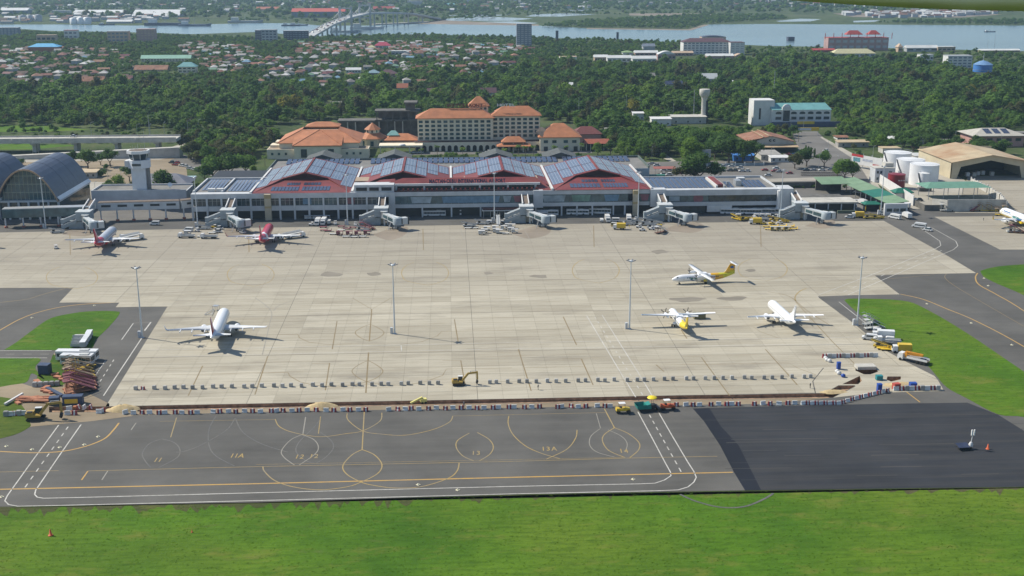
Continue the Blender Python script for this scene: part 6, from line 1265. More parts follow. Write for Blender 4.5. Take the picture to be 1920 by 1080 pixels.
cluster([('gpu_white', 1128, 416, 178), ('truck_white', 1139, 415, 178), ('van', 1152, 416, 85), ('truck_white', 1179, 415, 178), ('car_white', 1189, 417, 85), ('truck_yellow', 1161, 430, 86), ('cart_yellow', 1152, 425, 60), ('tractor_white', 1169, 423, 80)]+[('loader_white', x, y, d) for x, y, d in ((1178, 422, 85), (1200, 421, 85), (1214, 417, 95), (1212, 423, 80), (1228, 420, 88))]+[('tractor_white', x, y, d) for x, y, d in ((1204, 433, 82), (1222, 431, 70), (1198, 427, 80))]+[('loader_white', 1225, 428, 80), ('stairs_white', 1240, 437, 125), ('gpu_yellow', 1236, 427, 70)], 'beside the right gate', 'mixed bay beside the right gate')
cluster([('bus', 1371, 401, 84), ('bus', 1407, 401.5, 84), ('bus', 1432, 401, 84), ('bus', 1455, 400.5, 84)], 'parked under the right terminal wing', 'buses under the right wing')
cluster([('loader_yellow', 1382, 412, 30), ('loader_yellow', 1396, 413, 110), ('gpu_white', 1384, 407, 80), ('gpu_white', 1418, 407, 80), ('gpu_white', 1429, 407, 80), ('gpu_white', 1440, 407, 80), ('car_white', 1454, 408, 80), ('truck_yellow', 1416, 420, 84), ('tractor_yellow', 1431, 421, 84), ('flatbed', 1425, 414, 80), ('tractor_yellow', 1447, 421, 84), ('loader_yellow', 1455, 414, 80), ('loader_yellow', 1467, 417, 75), ('tractor_white', 1462, 420, 80)]+[('dolly_yellow', x, y, 86) for x, y in ((1437, 426), (1452, 425.5), (1468, 425.5), (1482, 426), (1441, 431), (1488, 430.5), (1404, 410), (1412, 411))]+[('cart_yellow', x, y, 87) for x, y in ((1450, 432.5), (1463, 432.5), (1476, 432))], 'before the last gate', 'yellow bay before the last gate')
cluster([('minibus', 752, 403, 84), ('bus', 815, 405, 86), ('bus', 845, 403, 84)], 'under the middle of the terminal', 'vehicles under the terminal'); cluster([('bus', 1026, 404, 86), ('bus', 1083, 402.5, 84), ('bus', 1125, 401, 84), ('minibus', 1015, 406, 84)], 'under the terminal near the central bridge', 'vehicles under the terminal')
cluster([('cart_white', x, 411.5, 88) for x in (577, 584, 592, 600, 613)], 'lined up under the left terminal front', 'carts under the terminal')
cluster([('car_white', 1592, 409, 60), ('gpu_yellow', 1603, 408, 85), ('truck_yellow', 1608, 408, 85), ('loader_yellow', 1631, 410, 84), ('loader_yellow', 1645, 410, 84), ('minibus', 1677, 410, 35), ('truck_white', 1700, 409, 5), ('car_white', 1655, 402, 84), ('minibus', 1723, 427, 48), ('car_white', 1739, 433, 48)], 'on the road by the green sheds', 'vehicles by the green sheds')
cluster([('truck_white', 1617, 384, 8), ('truck_white', 1693, 390, 40), ('van', 1590, 381, 85), ('van', 1603, 381, 85), ('van', 1597, 391, 85), ('van', 1607, 363, 70), ('flatbed', 1683, 385, 50)], 'in the yard of the green sheds', 'vehicles in the shed yard')
cluster([('stairs_pale', 1776, 396, 84), ('stairs_red', 1830, 396, -70), ('stairs_gold', 1862, 396, 80), ('stairs_gold', 1846, 396, 80), ('stairs_gold', 1893, 399, 80), ('stairs_gold', 1880, 405, 70), ('loader_white', 1900, 436, 80), ('stairs_red', 1908, 437, 70), ('car_dark', 1723, 377, 85)], 'along the grey compound wall', 'equipment by the compound wall')
cluster([('stairs_pale', 1640, 617, 100), ('stairs_pale', 1632, 608, 120), ('gpu_white', 1644, 624, 60), ('gpu_white', 1653, 627, 65)], 'at the apron edge under the right mast', 'equipment at the grass edge')
cluster([('van', 1630, 637, 70), ('gpu_white', 1645, 641, 70), ('truck_white', 1655, 635, 75), ('gpu_white', 1668, 640, 70), ('flatbed', 1666, 644, 80), ('loader_yellow', 1656, 653, 60), ('dolly_yellow', 1654, 655, 80), ('dolly_yellow', 1661, 657, 80), ('loader_white', 1683, 654, 78), ('truck_yellow', 1690, 661, 75)], 'lined along the right grass island', 'equipment at the grass edge')
for k, (px, py) in enumerate(((168, 633), (165, 639), (161, 645), (157, 651))): put('cart_white', px, py, 5, 'white roofed baggage cart on the left grass, %s from the rear' % ORDN[k], 'carts on the left grass', 1.15)
for r in range(4):
    for c in range(4): put('dolly_pale', 139+c*7-r*1.5+4, 633+r*5.5, 5, 'pale pallet dolly on the left grass, %s row from behind, %s from track' % (ORDN[r], ORDN[c]), 'pallet dollies on the left grass')
put('bus', 146, 675, 86, 'long white bus on the left grass, the rear one', 'buses on the left grass', 1.15); put('bus_blue', 146, 683, 84, 'white and blue bus on the left grass before the long bus', 'buses on the left grass', 1.15)
LOC2 = [(157, 700), (155, 708), (150, 716), (155, 724), (150, 731)]
for k, (px, py) in enumerate(((160, 692), (158, 698), (160, 704), (158, 710), (161, 716), (160, 722), (160, 728), (161, 734))): put('stairs_gold' if k < 4 else 'stairs_red', px-6+random.uniform(-3, 3), py+2, 128+random.uniform(-16, 16), '%s stairs parked in the left rank, %s from the buses' % ('tan yellow-wheeled' if k < 4 else 'maroon', ORDN[k]), 'stairs parked at the left yard', 1.2)
# ---- cars in the car parks
def cars(rows, where_, group, keys=('car_white', 'car_white', 'car_silver', 'car_dark', 'car_white', 'car_red')):
    r = random.Random(len(rows)*7+len(where_)); n = {}
    for px, py, d in rows:
        k = r.choice(keys); n[k] = n.get(k, 0)+1; x, y, _ = G(px, py); place(VEH[k], x, y, math.radians(d)+r.uniform(-.06, .06), '%s %s, %s %s one from left' % (LOOK[k], where_, ORDN[min(15, n[k]-1)], LOOK[k].split()[0]), group, -.005)
cars([(144, 356, 82), (152, 354, 80), (146, 365, 82), (147, 374, 80), (153, 376, 78), (146, 383, 80), (185, 359, 82), (143, 349, 80)], 'on the road beside the arched terminal', 'cars beside the arched terminal')
cars([(322, 306, 60), (332, 306, 60), (341, 312, 60), (348, 313, 60), (355, 317, 60), (364, 319, 60), (380, 318, 60), (328, 310, 60)], 'under the trees left of the red roofs', 'cars left of the red roofs')
cars([(1203, 313, 84), (1212, 311, 84), (1231, 311, 84), (1222, 308, 84)], 'before the rear canopy', 'cars before the rear canopy'); cars([(1244, 321, 84), (1254, 321, 84), (1261, 320, 84), (1244, 328, 84), (1262, 327, 84), (1273, 326, 84), (1280, 318, 84), (1290, 319, 84), (1268, 320, 84), (1254, 329, 84)], 'in the crowded middle car park', 'cars in the middle car park')
cars([(1341, 314, 84), (1355, 314, 84), (1371, 313, 84), (1388, 316, 84), (1354, 320, 84), (1369, 321, 84), (1378, 321, 84), (1391, 322, 84), (1401, 322, 84), (1434, 320, 84), (1452, 322, 84), (1461, 323, 84), (1455, 317, 84), (1440, 330, 84), (1480, 326, 84)], 'along the pale wall of the car park', 'cars along the pale wall')
cars([(1511, 320, 84), (1525, 320, 84), (1541, 320, 84), (1557, 319, 84)], 'behind the motorcycles', 'cars behind the motorcycles'); cars([(1548, 284, 40), (1478, 291, 60), (1470, 294, 60), (1491, 290, 60)], 'near the columnar trees', 'cars near the columnar trees', ('car_white', 'car_blue', 'car_red'))
cars([(775, 287, 84), (788, 287, 84), (640, 303, 84), (915, 286, 84), (930, 285, 84), (1046, 298, 84), (1130, 246, 84), (1140, 250, 84)], 'on the hotel drive', 'cars on the hotel drive')
for i in range(46):
    px = 1503+(i % 23)*3.4; py = 325+(i//23)*4.5; x, y, _ = G(px, py); place(VEH['moto'], x, y, .2, 'dark motorcycle in the %s row of motorcycles' % ('rear', 'front')[i//23], 'motorcycles by the car park', -.005)
cluster([('truck_white', 1600, 305, -25), ('car_white', 137, 259, 86)], 'moving on the public road', 'road traffic')
G_car = [o for o in SC.objects if o.get('label', '').startswith('white car moving')]
for o in G_car: o.location = (*G(137, 257, 9)[:2], 9.02)
# ================================================================ CONSTRUCTION WORKS
def nth(n): return '%d%s' % (n, 'th' if 10 <= n % 100 <= 20 else {1: 'st', 2: 'nd', 3: 'rd'}.get(n % 10, 'th'))
BARW = mat('barrier_white', (.62, .63, .63), .5, 0, .1, 1.5, .4, (.4, .4, .38), rnd=.12); BARR = mat('barrier_red', (.26, .035, .045), .5, 0, .15, 1.5, rnd=.2); BARG = mat('barrier_grey', (.36, .36, .35), .8, 0, .2, 1.5, .3, rnd=.25)
def bar_mesh(L, m0, m1, striped):
    mb = MB(); P = [(-.32, 0), (.32, 0), (.32, .22), (.16, .45), (.13, 1.05), (-.13, 1.05), (-.16, .45), (-.32, .22)]
    cuts = [-L/2, -L/6, L/6, L/2] if striped else [-L/2, L/2]
    for k, (a, b) in enumerate(zip(cuts, cuts[1:])):
        n = len(P); vs = [(a, y, z) for y, z in P]+[(b, y, z) for y, z in P]; mb.add(vs, [tuple(range(n-1, -1, -1)), tuple(range(n, 2*n))]+[(i, (i+1) % n, n+(i+1) % n, n+i) for i in range(n)][:], 1 if (striped and k == 1) else 0)
    mb.f = [f[::-1] for f in mb.f]; return mb.mesh('barrier', [m0, m1])
B_W = bar_mesh(1.35, BARW, BARW, False); B_R = bar_mesh(1.25, BARR, BARW, True); B_G = MB().box(-.55, .55, -.4, .4, 0, 1.1).box(-.45, .45, -.3, .3, 1.1, 1.2).mesh('barrier', BARG)
nb = 0
def barrier(me, px, py, rz, label, group, z=.034, s=1.0):
    x, y, _ = G(px, py); o = link('road_barrier', me, None, (x, y, z), rz); o.scale = (s, s, s); return tag(o, label, 'barrier', group)
ROW = [252+i*14.9 for i in range(61)]+[1272+i*14.4 for i in range(16)]
for i, px in enumerate(ROW):
    py = 777.2-(px-252)*.0152; k = i % 2
    if i in (9, 30, 31, 52, 70): continue
    barrier(B_R if k else B_W, px+random.uniform(-4, 4), py+random.uniform(-.8, .8), random.gauss(0, .22), '%s barrier in the row along the trench, %s from the left' % ('red and white' if k else 'white', nth(i//2+1)), 'barriers along the trench', .018, 1.12)
for i in range(20):
    t = i/19; px = 1506+t*158; py = 758.5-7*max(0, (t-.45)/.55)**.8*3.4; barrier((B_W, B_R)[i % 2], px, py, .1+.7*max(0, t-.45), '%s barrier in the bend towards the blue toilets, %s from the row' % (('white', 'red and white')[i % 2], nth(i//2+1)), 'barriers in the bend', .02, 1.05)
for i in range(70):
    px = 253+i*18.4+random.uniform(-3.5, 3.5); py = random.uniform(-.7, .7)+729-(px-253)*.0173
    if px < 836 or px > 896: barrier(B_R if i == 1 else B_G, px, py+1.5, random.uniform(-.2, .2), 'grey concrete block in the upper row on the apron, %s from the left' % nth(i+1) if i != 1 else 'red block second in the upper row on the apron', 'blocks in the upper row', .034, 1.0)
    if px > 1515: break
for k, (a, b, n, nm) in enumerate((((1546, 671), (1641, 669), 12, 'long barrier line behind the pit'), ((1680, 732), (1758, 731), 9, 'barrier line below the red box'), ((12, 780), (44, 778), 5, 'barrier line beside the left excavator'), ((66, 725), (108, 723), 5, 'dark barrier line below the blue container'))):
    for i in range(n): t = i/(n-1); barrier((B_R, B_W, B_G)[(i*5+k) % 3] if k < 3 else B_G, a[0]+(b[0]-a[0])*t, a[1]+(b[1]-a[1])*t, 0, 'piece of the %s, %s from its left end' % (nm, nth(i+1)), nm, .04, 1.25)
# left works: stray barriers
for k, (px, py, r) in enumerate(((130, 769, .3), (147, 767, 1.4), (158, 767, 1.4), (170, 767, 1.4), (186, 775, 0), (193, 773, .4), (235, 776, .8), (140, 778, 0), (127, 778, 0))): barrier((B_W, B_R)[k % 2], px, py, r, '%s barrier strewn by the left spoil heap, %s from the left' % (('white', 'red')[k % 2], nth(k+1)), 'strewn barriers', .04, 1.2)
def excavator(label, px, py, rz, s=1.0):
    x, y, _ = G(px, py); t = thing('excavator', label, 'excavator', (x, y, .03), rz); t.scale = (s, s, s)
    for sy in (-1.15, 1.15): tk = body(MB(), [(2.0, .12), (2.25, .5), (1.9, .9), (-1.9, .9), (-2.25, .5), (-2.0, .12)], .6).build('track', BLACKM, t, (sy, 0, 0)); 
    MB().box(-.9, .9, -1, 1, .45, 1.0).build('undercarriage', BLACKM, t); body(MB(), [(1.4, 1.05), (1.4, 1.5), (-.2, 1.7), (-.4, 2.3), (-2.3, 2.2), (-2.4, 1.05)], 2.5).build('house', MACH, t); MB().box(-1.2, -.25, -.1, 1.45, 1.5, 3.0).build('cab', GLASS, t); MB().box(-1.25, -.2, -.15, 1.5, 3.0, 3.12).build('cab_roof', VW, t); MB().box(.2, 1.1, -1.9, -.6, 2.25, 2.5).build('engine_cover', BLACKM, t)
    MB().beam((.3, 1.2, 1.6), (.3, 3.4, 4.3), .45, .7).beam((.3, 3.4, 4.3), (.3, 6.4, 4.5), .4, .6).build('boom', MACH, t); MB().beam((.3, 6.5, 4.9), (.3, 6.6, 1.9), .38, .55).build('stick', MACH, t); MB().add([(-.3, 6.3, 1.9), (.9, 6.3, 1.9), (.9, 6.9, 1.4), (-.3, 6.9, 1.4), (-.3, 6.0, .7), (.9, 6.0, .7), (.9, 6.6, .35), (-.3, 6.6, .35)], [(0, 1, 2, 3), (0, 4, 5, 1), (4, 7, 6, 5), (3, 2, 6, 7), (0, 3, 7, 4), (1, 5, 6, 2)]).build('bucket', BLACKM, t); MB().tube((.3, 1.9, 2.8), (.3, 4.2, 4.9), .1).tube((.3, 4, 5), (.3, 6.3, 5.1), .1).build('hydraulic_ram', METAL, t)
    return t
excavator('yellow excavator with raised arm working on the apron slabs', 860, 722, -1.5, .88); excavator('yellow excavator on the spoil ground at the far left', 68, 787, -1.5, 1.1)
def drum_roller(label, px, py, m, canopy, rz):
    x, y, _ = G(px, py); t = thing('road_roller', label, 'roller', (x, y, .02), rz); body(MB(), [(2.0, .8), (2.0, 1.4), (.8, 1.6), (-.6, 1.5), (-2.0, 1.7), (-2.1, .8)], 1.7).build('body', m, t)
    for yy in (1.5, -1.5): MB().tube((-.85, yy, .62), (.85, yy, .62), .62, .62, 16).build('drum', BLACKM, t)
    MB().box(-.4, .4, -.9, -.4, 1.5, 2.0).build('seat', BLACKM, t); MB().box(-.75, .75, -1.3, .6, 2.95, 3.07).build('canopy', canopy, t)
    for sx in (-.7, .7):
        for yy in (-1.2, .5): MB().bx(sx, yy, 2.2, .07, .07, 1.5).build('post', BLACKM, t)
drum_roller('yellow road roller left of the green paver', 1168, 774, VY, VW, -1.5); drum_roller('orange road roller with white canopy right of the green paver', 1252, 768, ORNG, WHITE, -1.5)
x, y, _ = G(1214, 769); pv = thing('asphalt_paver', 'green asphalt paver under a yellow canopy', 'paver', (x, y, .02), -1.45); PGRN = mat('paver_green', (.02, .22, .19), .5, 0, .12, .8)
body(MB(), [(-.8, .7), (-.8, 1.9), (.6, 2.3), (.9, .7)], 2.6).build('body', PGRN, pv); MB().add([(-1.6, -3.4, 1.0), (1.6, -3.4, 1.0), (1.2, -.9, .7), (-1.2, -.9, .7), (-1.8, -3.6, 2.0), (1.8, -3.6, 2.0), (1.5, -.8, 2.2), (-1.5, -.8, 2.2)], [(0, 1, 2, 3)[::-1], (0, 4, 5, 1)[::-1], (1, 5, 6, 2)[::-1], (3, 2, 6, 7)[::-1], (0, 3, 7, 4)[::-1]]).build('hopper', PGRN, pv); MB().box(-2.2, 2.2, 2.6, 3.4, .1, .9).build('screed', BLACKM, pv)
for sx in (-1.1, 1.1): body(MB(), [(2.0, .05), (2.2, .4), (1.9, .8), (-1.9, .8), (-2.2, .4), (-2.0, .05)], .5).build('track', BLACKM, pv, (sx, 0, 0))
MB().lathe([(1.5, 3.75), (1.3, 4.0), (.1, 4.15)], 10).build('canopy', mat('canopy_yellow', (.75, .58, .02), .5), pv, (0, 1.3, 0)); MB().box(-.9, .9, .9, 2.4, .8, 1.7).build('platform', BLACKM, pv)
for sx in (-.8, .8): MB().bx(sx, 1.4, 2.7, .08, .08, 2.2).build('post', BLACKM, pv)
x, y, _ = G(786, 757); tc = thing('trench_machine', 'small pale yellow trenching machine beside the trench', 'machine', (x, y, 0), -1.3); MB().beam((0, -2.6, .5), (0, 1.0, 1.9), .6, .5).build('conveyor', mat('pale_yellow', (.62, .56, .18), .5), tc); MB().box(-.7, .7, .4, 2.2, .5, 1.5).build('body', MATS['pale_yellow'], tc); wheels(tc, (-.7, .7), (.8, 1.8), .35)
x, y, _ = G(1811, 842); lt = thing('light_trailer', 'dark solar light trailer with white lamp mast on the new asphalt', 'light trailer', (x, y, .02), .1); MB().box(-2.4, 1.2, -.9, .9, .5, .75).build('trailer_bed', BLACKM, lt); MB().slab((-2.6, -1.1, .95), (.6, -1.1, .95), (.6, 1.1, 1.45), (-2.6, 1.1, 1.45), .08).build('solar_panel', SOLARD, lt); MB().lathe([(.55, .7), (.6, 1.3), (.3, 1.9)], 12).build('housing', WALLW, lt, (1.3, 0, 0)); MB().tube((1.3, 0, 1.8), (1.6, 0, 4.6), .1).build('mast', WHITE, lt); wheels(lt, (-1.2, .8), (-.9, .9), .35)
for s in (-.35, .35): MB().bx(1.6+s, 0, 4.6, .3, .3, 1.6).build('lamp_bar', WHITE, lt)
CONE = MB().lathe([(.3, 0), (.3, .05), (.2, .05), (.06, .8), (.02, .82)], 12).mesh('cone', ORNG)
for px, py, s, l in ((1852, 842, 1.8, 'orange cone beside the light trailer'), (95, 1004, 1.9, 'orange marker post in the front grass'), (360, 998, .8, 'tiny dark marker in the front grass')):
    o = link('traffic_cone', CONE, None, (*G(px, py)[:2], .02)); o.scale = (s, s, s); tag(o, l, 'cone')
def heap(px, py, rx, ry, h, m, label):
    x, y, _ = G(px, py); r = random.Random(int(px)); mb = MB(); n = 18; vs = []; fs = []
    for k in range(5):
        q = 1-k/5
        for i in range(n): a = 2*PI*i/n; j = r.uniform(.85, 1.12); vs.append((rx*q*j*math.cos(a), ry*q*j*math.sin(a), h*(1-q**1.4)*r.uniform(.85, 1.1)))
    for k in range(4):
        for i in range(n): j = (i+1) % n; fs.append((k*n+i, k*n+j, (k+1)*n+j, (k+1)*n+i))
    fs.append(tuple(range(4*n, 5*n))); o = mb.add(vs, fs, 0, True).build('soil_heap', m, None, (x, y, .0)); tag(o, label, 'soil heap')
SANDM = mat('sand_heap', (.46, .36, .20), .95, 0, .2, .8, .3, (.3, .22, .12), .5)
heap(232, 768, 5.2, 2.8, 1.7, SANDM, 'pale sand heap at the left end of the trench'); heap(602, 763, 5.0, 2.4, 1.6, SANDM, 'pale sand heap in the middle of the trench'); heap(1690, 722, 6, 2.5, .9, SANDM, 'flat sand heap behind the red box'); heap(1562, 735, 4.5, 1.8, .7, SANDM, 'small sand heap beside the trench bend')
def crate(name, label, cat, px, py, w, d, h, m, rz=0, roof=None, extra=None):
    x, y, _ = G(px, py); t = thing(name, label, cat, (x, y, .034), rz); b = body(MB(), [(-d/2, .1), (d/2, .1), (d/2, h), (-d/2, h)], w).build('body', m, t); body(MB(), [(-d/2-.08, h), (d/2+.08, h), (d/2-.1, h+.18), (-d/2+.1, h+.18)], w+.1).build('lid', roof or m, t)
    for sx in (-w/2+.1, w/2-.1): MB().box(sx-.1, sx+.1, -d/2, d/2, 0, .1).build('skid', BLACKM, t)
    k = max(2, int(w/.6)); 
    for i in range(k): MB().box(-w/2+w*(i+.35)/k, -w/2+w*(i+.65)/k, -d/2-.04, -d/2, .25, h-.15).build('rib', m, t)
    if extra: MB().box(*extra[:2], -d/2-.08, -d/2-.04, *extra[2:4]).build('panel', extra[4], t)
    return t
BLUEC = mat('container_blue', (.035, .06, .12), .6, 0, .15, .8, .2); TOILET = mat('toilet_blue', (.02, .07, .33), .5, 0, .1, .8)
crate('site_container', 'dark blue site container on the left grass below the buses', 'container', 85, 700, 3.4, 2.6, 3.0, BLUEC, -.15); crate('site_container', 'dark blue container with a yellow panel at the left yard', 'container', 138, 757, 5.6, 2.4, 2.5, BLUEC, .05, None, (-2.2, 1.6, .5, 1.9, VY)); crate('site_container', 'dark grey-blue container beside the yellow panelled one', 'container', 103, 758, 2.8, 2.2, 2.2, BLUEC, .1)
crate('portable_toilet', 'blue portable toilet nearest the bend of barriers', 'portable toilet', 1648, 735, 1.3, 1.3, 2.5, TOILET); crate('blue_crate', 'blue box behind the barrier line below the yard', 'box', 1711, 728, 2.0, 1.6, 1.7, TOILET); crate('red_crate', 'red sheeted box behind the barrier line', 'box', 1680, 730, 2.0, 1.6, 1.8, mat('tarp_red', (.45, .08, .06), .6), .2); crate('teal_crate', 'teal box on the concrete between the pits', 'box', 1648, 712, 1.9, 1.6, 1.3, mat('tarp_teal', (.02, .20, .22), .6)); crate('portable_toilet', 'dark blue portable toilet left of the concrete chamber', 'portable toilet', 1572, 692, 1.1, 1.1, 2.2, TOILET)
crate('concrete_chamber', 'grey cast concrete chamber standing in the pit', 'chamber', 1622, 691, 6.0, 3.2, 1.0, CONCL, 0); crate('towed_generator', 'olive brown towed generator under the right wing of the propeller plane', 'generator', 1311, 597, 4.2, 2.4, 2.0, TARPG, .05)
for k, (px, py) in enumerate(((1550, 677), (1555, 679), (1548, 674), (1570, 699), (1573, 702), (1581, 707))):
    x, y, _ = G(px, py); o = MB().lathe([(.5, 0), (.75, .35), (.7, .8), (.25, 1.1)], 9).build('bulk_bag', WALLW if k < 5 else TOILET, None, (x, y, .034)); o.rotation_euler = (.1, .1, k); tag(o, '%s bulk bag left of the pit, %s from the barrier line' % ('white' if k < 5 else 'blue', nth(k+1)), 'bag', 'bulk bags by the pit')
# crane lorry by the grass
x, y, _ = G(1712, 679); cr = thing('crane_lorry', 'white flatbed lorry with orange folded crane by the grass', 'truck', (x, y, .034), .78); body(MB(), [(5, .5), (5, 1.9), (4.6, 2.6), (3.2, 2.6), (3.2, .5)], 2.3).build('cab', VW, cr); MB().box(-1.15, 1.15, -5, 1.8, 1.0, 1.25).build('bed', BROWN, cr)
for s in (-1.15, 1.15): MB().box(s-.06, s+.06, -5, 1.8, 1.25, 1.9).build('side_board', VW, cr)
MB().beam((0, 2.5, 1.2), (0, 2.5, 3.0), .7).beam((0, 2.6, 3.0), (.3, -3, 2.9), .5, .55).beam((.3, -3, 2.5), (-.2, 2.2, 2.3), .35).build('crane', mat('crane_orange', (.65, .28, .02), .5), cr); wheels(cr, (-1.05, 1.05), (3.9, -1.6, -2.9, -4.1), .5, .32)
crate('spare_tank', 'dark drum-like tank lying behind the crane lorry', 'tank', 1732, 681, 2.6, 1.8, 1.5, BLUEC, .7)
# orange pipes and sheet piles heaped at the left
PIP = mat('pipe_orange', (.42, .17, .09), .7, 0, .25, .8, .3, (.35, .18, .1)); r_ = random.Random(4)
pp = MB().tube((-3, 0, .35), (3, 0, .35), .33, .33, 8).mesh('pipe', PIP); pl = MB().box(-1.1, 1.1, -.6, .6, 0, .5).mesh('block', PIP)
for i in range(18): x, y, _ = G(r_.uniform(48, 84), r_.uniform(747, 757)); o = link('steel_pipe', pp, None, (x, y, .05+r_.uniform(0, .4)), r_.uniform(-.35, .35)); tag(o, 'orange rusty pipe in the heap at the left yard', 'pipe', 'orange pipes in the heap')
for i, (px, py) in enumerate(((103, 703), (118, 713), (109, 709), (70, 717), (83, 733), (90, 736), (86, 729), (125, 735), (124, 730), (130, 740), (136, 744), (128, 746), (144, 764), (34, 757), (139, 737), (132, 733), (98, 738))): x, y, _ = G(px, py); o = link('sheet_pile', pl, None, (x, y, .05), r_.uniform(0, 3)); o.scale = (r_.uniform(.8, 1.3),)*3; tag(o, 'orange block lying in the left yard, %s of the strewn ones' % nth(i+1), 'block', 'orange blocks in the left yard')
x, y, _ = G(100, 737); o = MB().beam((-3, 3.5, .5), (4, -4, .6), 1.1, .5).build('steel_beam', BLUEC, None, (x, y, .05)); tag(o, 'dark blue steel beam lying across the left yard', 'beam')
x, y, _ = G(28, 752); o = MB().beam((-1.5, -4, .5), (1, 4, .8), .6, .6).build('concrete_beam', WALLW, None, (x, y, .05)); tag(o, 'white concrete beam propped at the left edge of the yard', 'beam')
# stand beside the white jet, taxi light pads, people
x, y, _ = G(391, 592); st = thing('maintenance_stand', 'light metal towing stand beside the white jet', 'stand', (x, y, .034), -.3); MB().beam((-1.6, 0, .4), (-1.6, 7, .4), .15).beam((1.2, 0, .4), (-1.4, 7, .4), .15).beam((-1.6, 0, .4), (1.2, 0, .4), .15).build('frame', METAL, st); MB().box(-1.8, .2, 6.5, 8.4, 1.6, 1.75).build('platform', METAL, st)
for a, b_ in ((-1.7, 6.6), (.1, 6.6), (-1.7, 8.3), (.1, 8.3)): MB().bx(a, b_, .8, .1, .1, 1.6).build('leg', METAL, st)
PADM = MB().prism(ngon(4, .62), 0, .06).lathe([(.22, .06), (.2, .3), (.05, .36)], 10).mesh('light_pad', mat('pad_white', (.66, .62, .45), .7))
for i, (px, py) in enumerate(((158, 834), (184, 819), (112, 839), (60, 843), (12, 837), (858, 919), (784, 909), (1187, 899), (1738, 570), (1821, 606), (1897, 647), (1845, 522), (1853, 536), (3, 932), (60, 596), (177, 573))):
    o = link('taxiway_light', PADM, None, (*G(px, py)[:2], .03)); tag(o, 'small white taxiway light pad, %s from the left' % nth(1+sorted([158, 184, 112, 60.1, 12, 858, 784, 1187, 1738, 1821, 1897, 1845, 1853, 3, 60, 177]).index([158, 184, 112, 60.1, 12, 858, 784, 1187, 1738, 1821, 1897, 1845, 1853, 3, 60, 177][i])), 'taxiway light', 'taxiway light pads')
def person(label, px, py, rz, cl, pose=0):
    'one continuous body grown from a skeleton'
    me = bpy.data.meshes.new('person'); V = [(0, 0, .95), (0, 0, 1.2), (0, 0, 1.45), (0, .02, 1.56), (0, .03, 1.72), (.1, 0, .88), (.12, .08+pose*.12, .48), (.12, -.02, .07), (.12, .14, .03), (-.1, 0, .88), (-.12, -.04-pose*.12, .48), (-.12, -.14*pose-.02, .07), (-.12, .1, .03), (.2, 0, 1.42), (.27, .03, 1.15), (.25, .2, .95), (-.2, 0, 1.42), (-.27, .03, 1.15), (-.25, .2, .95)]
    E_ = [(0, 1), (1, 2), (2, 3), (3, 4), (0, 5), (5, 6), (6, 7), (7, 8), (0, 9), (9, 10), (10, 11), (11, 12), (2, 13), (13, 14), (14, 15), (2, 16), (16, 17), (17, 18)]
    me.from_pydata(V, E_, []); me.materials.append(cl); o = link('person', me, None, (*G(px, py)[:2], .036), rz); o.modifiers.new('skin', 'SKIN'); o.modifiers.new('smooth', 'SUBSURF').levels = 1
    R__ = [.13, .15, .15, .06, .11, .09, .07, .05, .045, .09, .07, .05, .045, .06, .05, .04, .06, .05, .04]
    for i, sv in enumerate(me.skin_vertices[0].data): sv.radius = (R__[i], R__[i]*.85); sv.use_root = i == 0
    tag(o, label, 'person'); h = MB().lathe([(.125, 0), (.13, .06), (.08, .14), (.02, .16)], 10).build('helmet', WALLW, o, (0, .03, 1.74)); return o
for px, py, l, p in ((1009, 731, 'person in dark clothes walking on the apron below the blocks', 1), (1519, 728, 'person in dark clothes standing near the trench bend', 0), (1844, 414, 'person in dark clothes standing before the right-edge jet', 0), (1180, 428, 'person in a yellow vest among the vehicles by the right gate', 1), (870, 765, 'person standing at the trench beside the barriers', 0)):
    person(l, px, py, .6, VY if 'yellow' in l else VD, p)
# ================================================================ TOWN, BRIDGE, FAR SHORE
def bld(name, label, cat, px0, px1, pyb, pyt, depth, wallm, roofm, kind='flat', rows=0, cols=0, wm=None, roofh=.25, group=None, rz=0):
    'a building measured by its outline: front edge on the ground, real width and height'
    x0, y, _ = G(px0, pyb); x1 = G(px1, pyb)[0]; c = (x0+x1)/2; w = x1-x0; H = at_y((px0+px1)/2, pyt, y)[2]
    t = thing(name, label, cat, (c, y, 0), rz, group); h = H if kind == 'flat' else H*(1-roofh)
    MB().box(-w/2, w/2, 0, depth, 0, h).build('wall', wallm, t)
    if kind == 'flat': MB().box(-w/2-.2, w/2+.2, -.2, depth+.2, h, h+.5).build('roof', roofm, t)
    elif kind == 'hip': MB().hip(-w/2, w/2, 0, depth, h, H, None, 0, 1.0, .3).build('roof', roofm, t)
    elif kind == 'gable': MB().gable(-w/2-.8, w/2+.8, -.8, depth+.8, h, H).build('roof', roofm, t)
    elif kind == 'arch':
        mb = MB(); n = 8; P = [(-w/2+w*k/n, h+(H-h)*math.sin(PI*k/n)) for k in range(n+1)]
        for (a, b), (c2, d) in zip(P, P[1:]): mb.add([(a, -.5, b), (c2, -.5, d), (c2, depth, d), (a, depth, b)], [(0, 1, 2, 3)])
        mb.add([(a, -.5, b) for a, b in P], [tuple(range(n, -1, -1))]); mb.build('roof', roofm, t)
    if rows:
        me = MB().box(-w/cols*.33, w/cols*.33, -.15, .1, 0, h/(rows+.6)*.5).mesh('window', wm or GLASS)
        for i in range(rows):
            for j in range(cols): link('window', me, t, (-w/2+w*(j+.5)/cols, 0, h*(i+.45)/(rows+.3)))
    BLOCK.append((x0-8, x1+8, y-(55 if y > 1150 else 24), y+depth+5)); return t
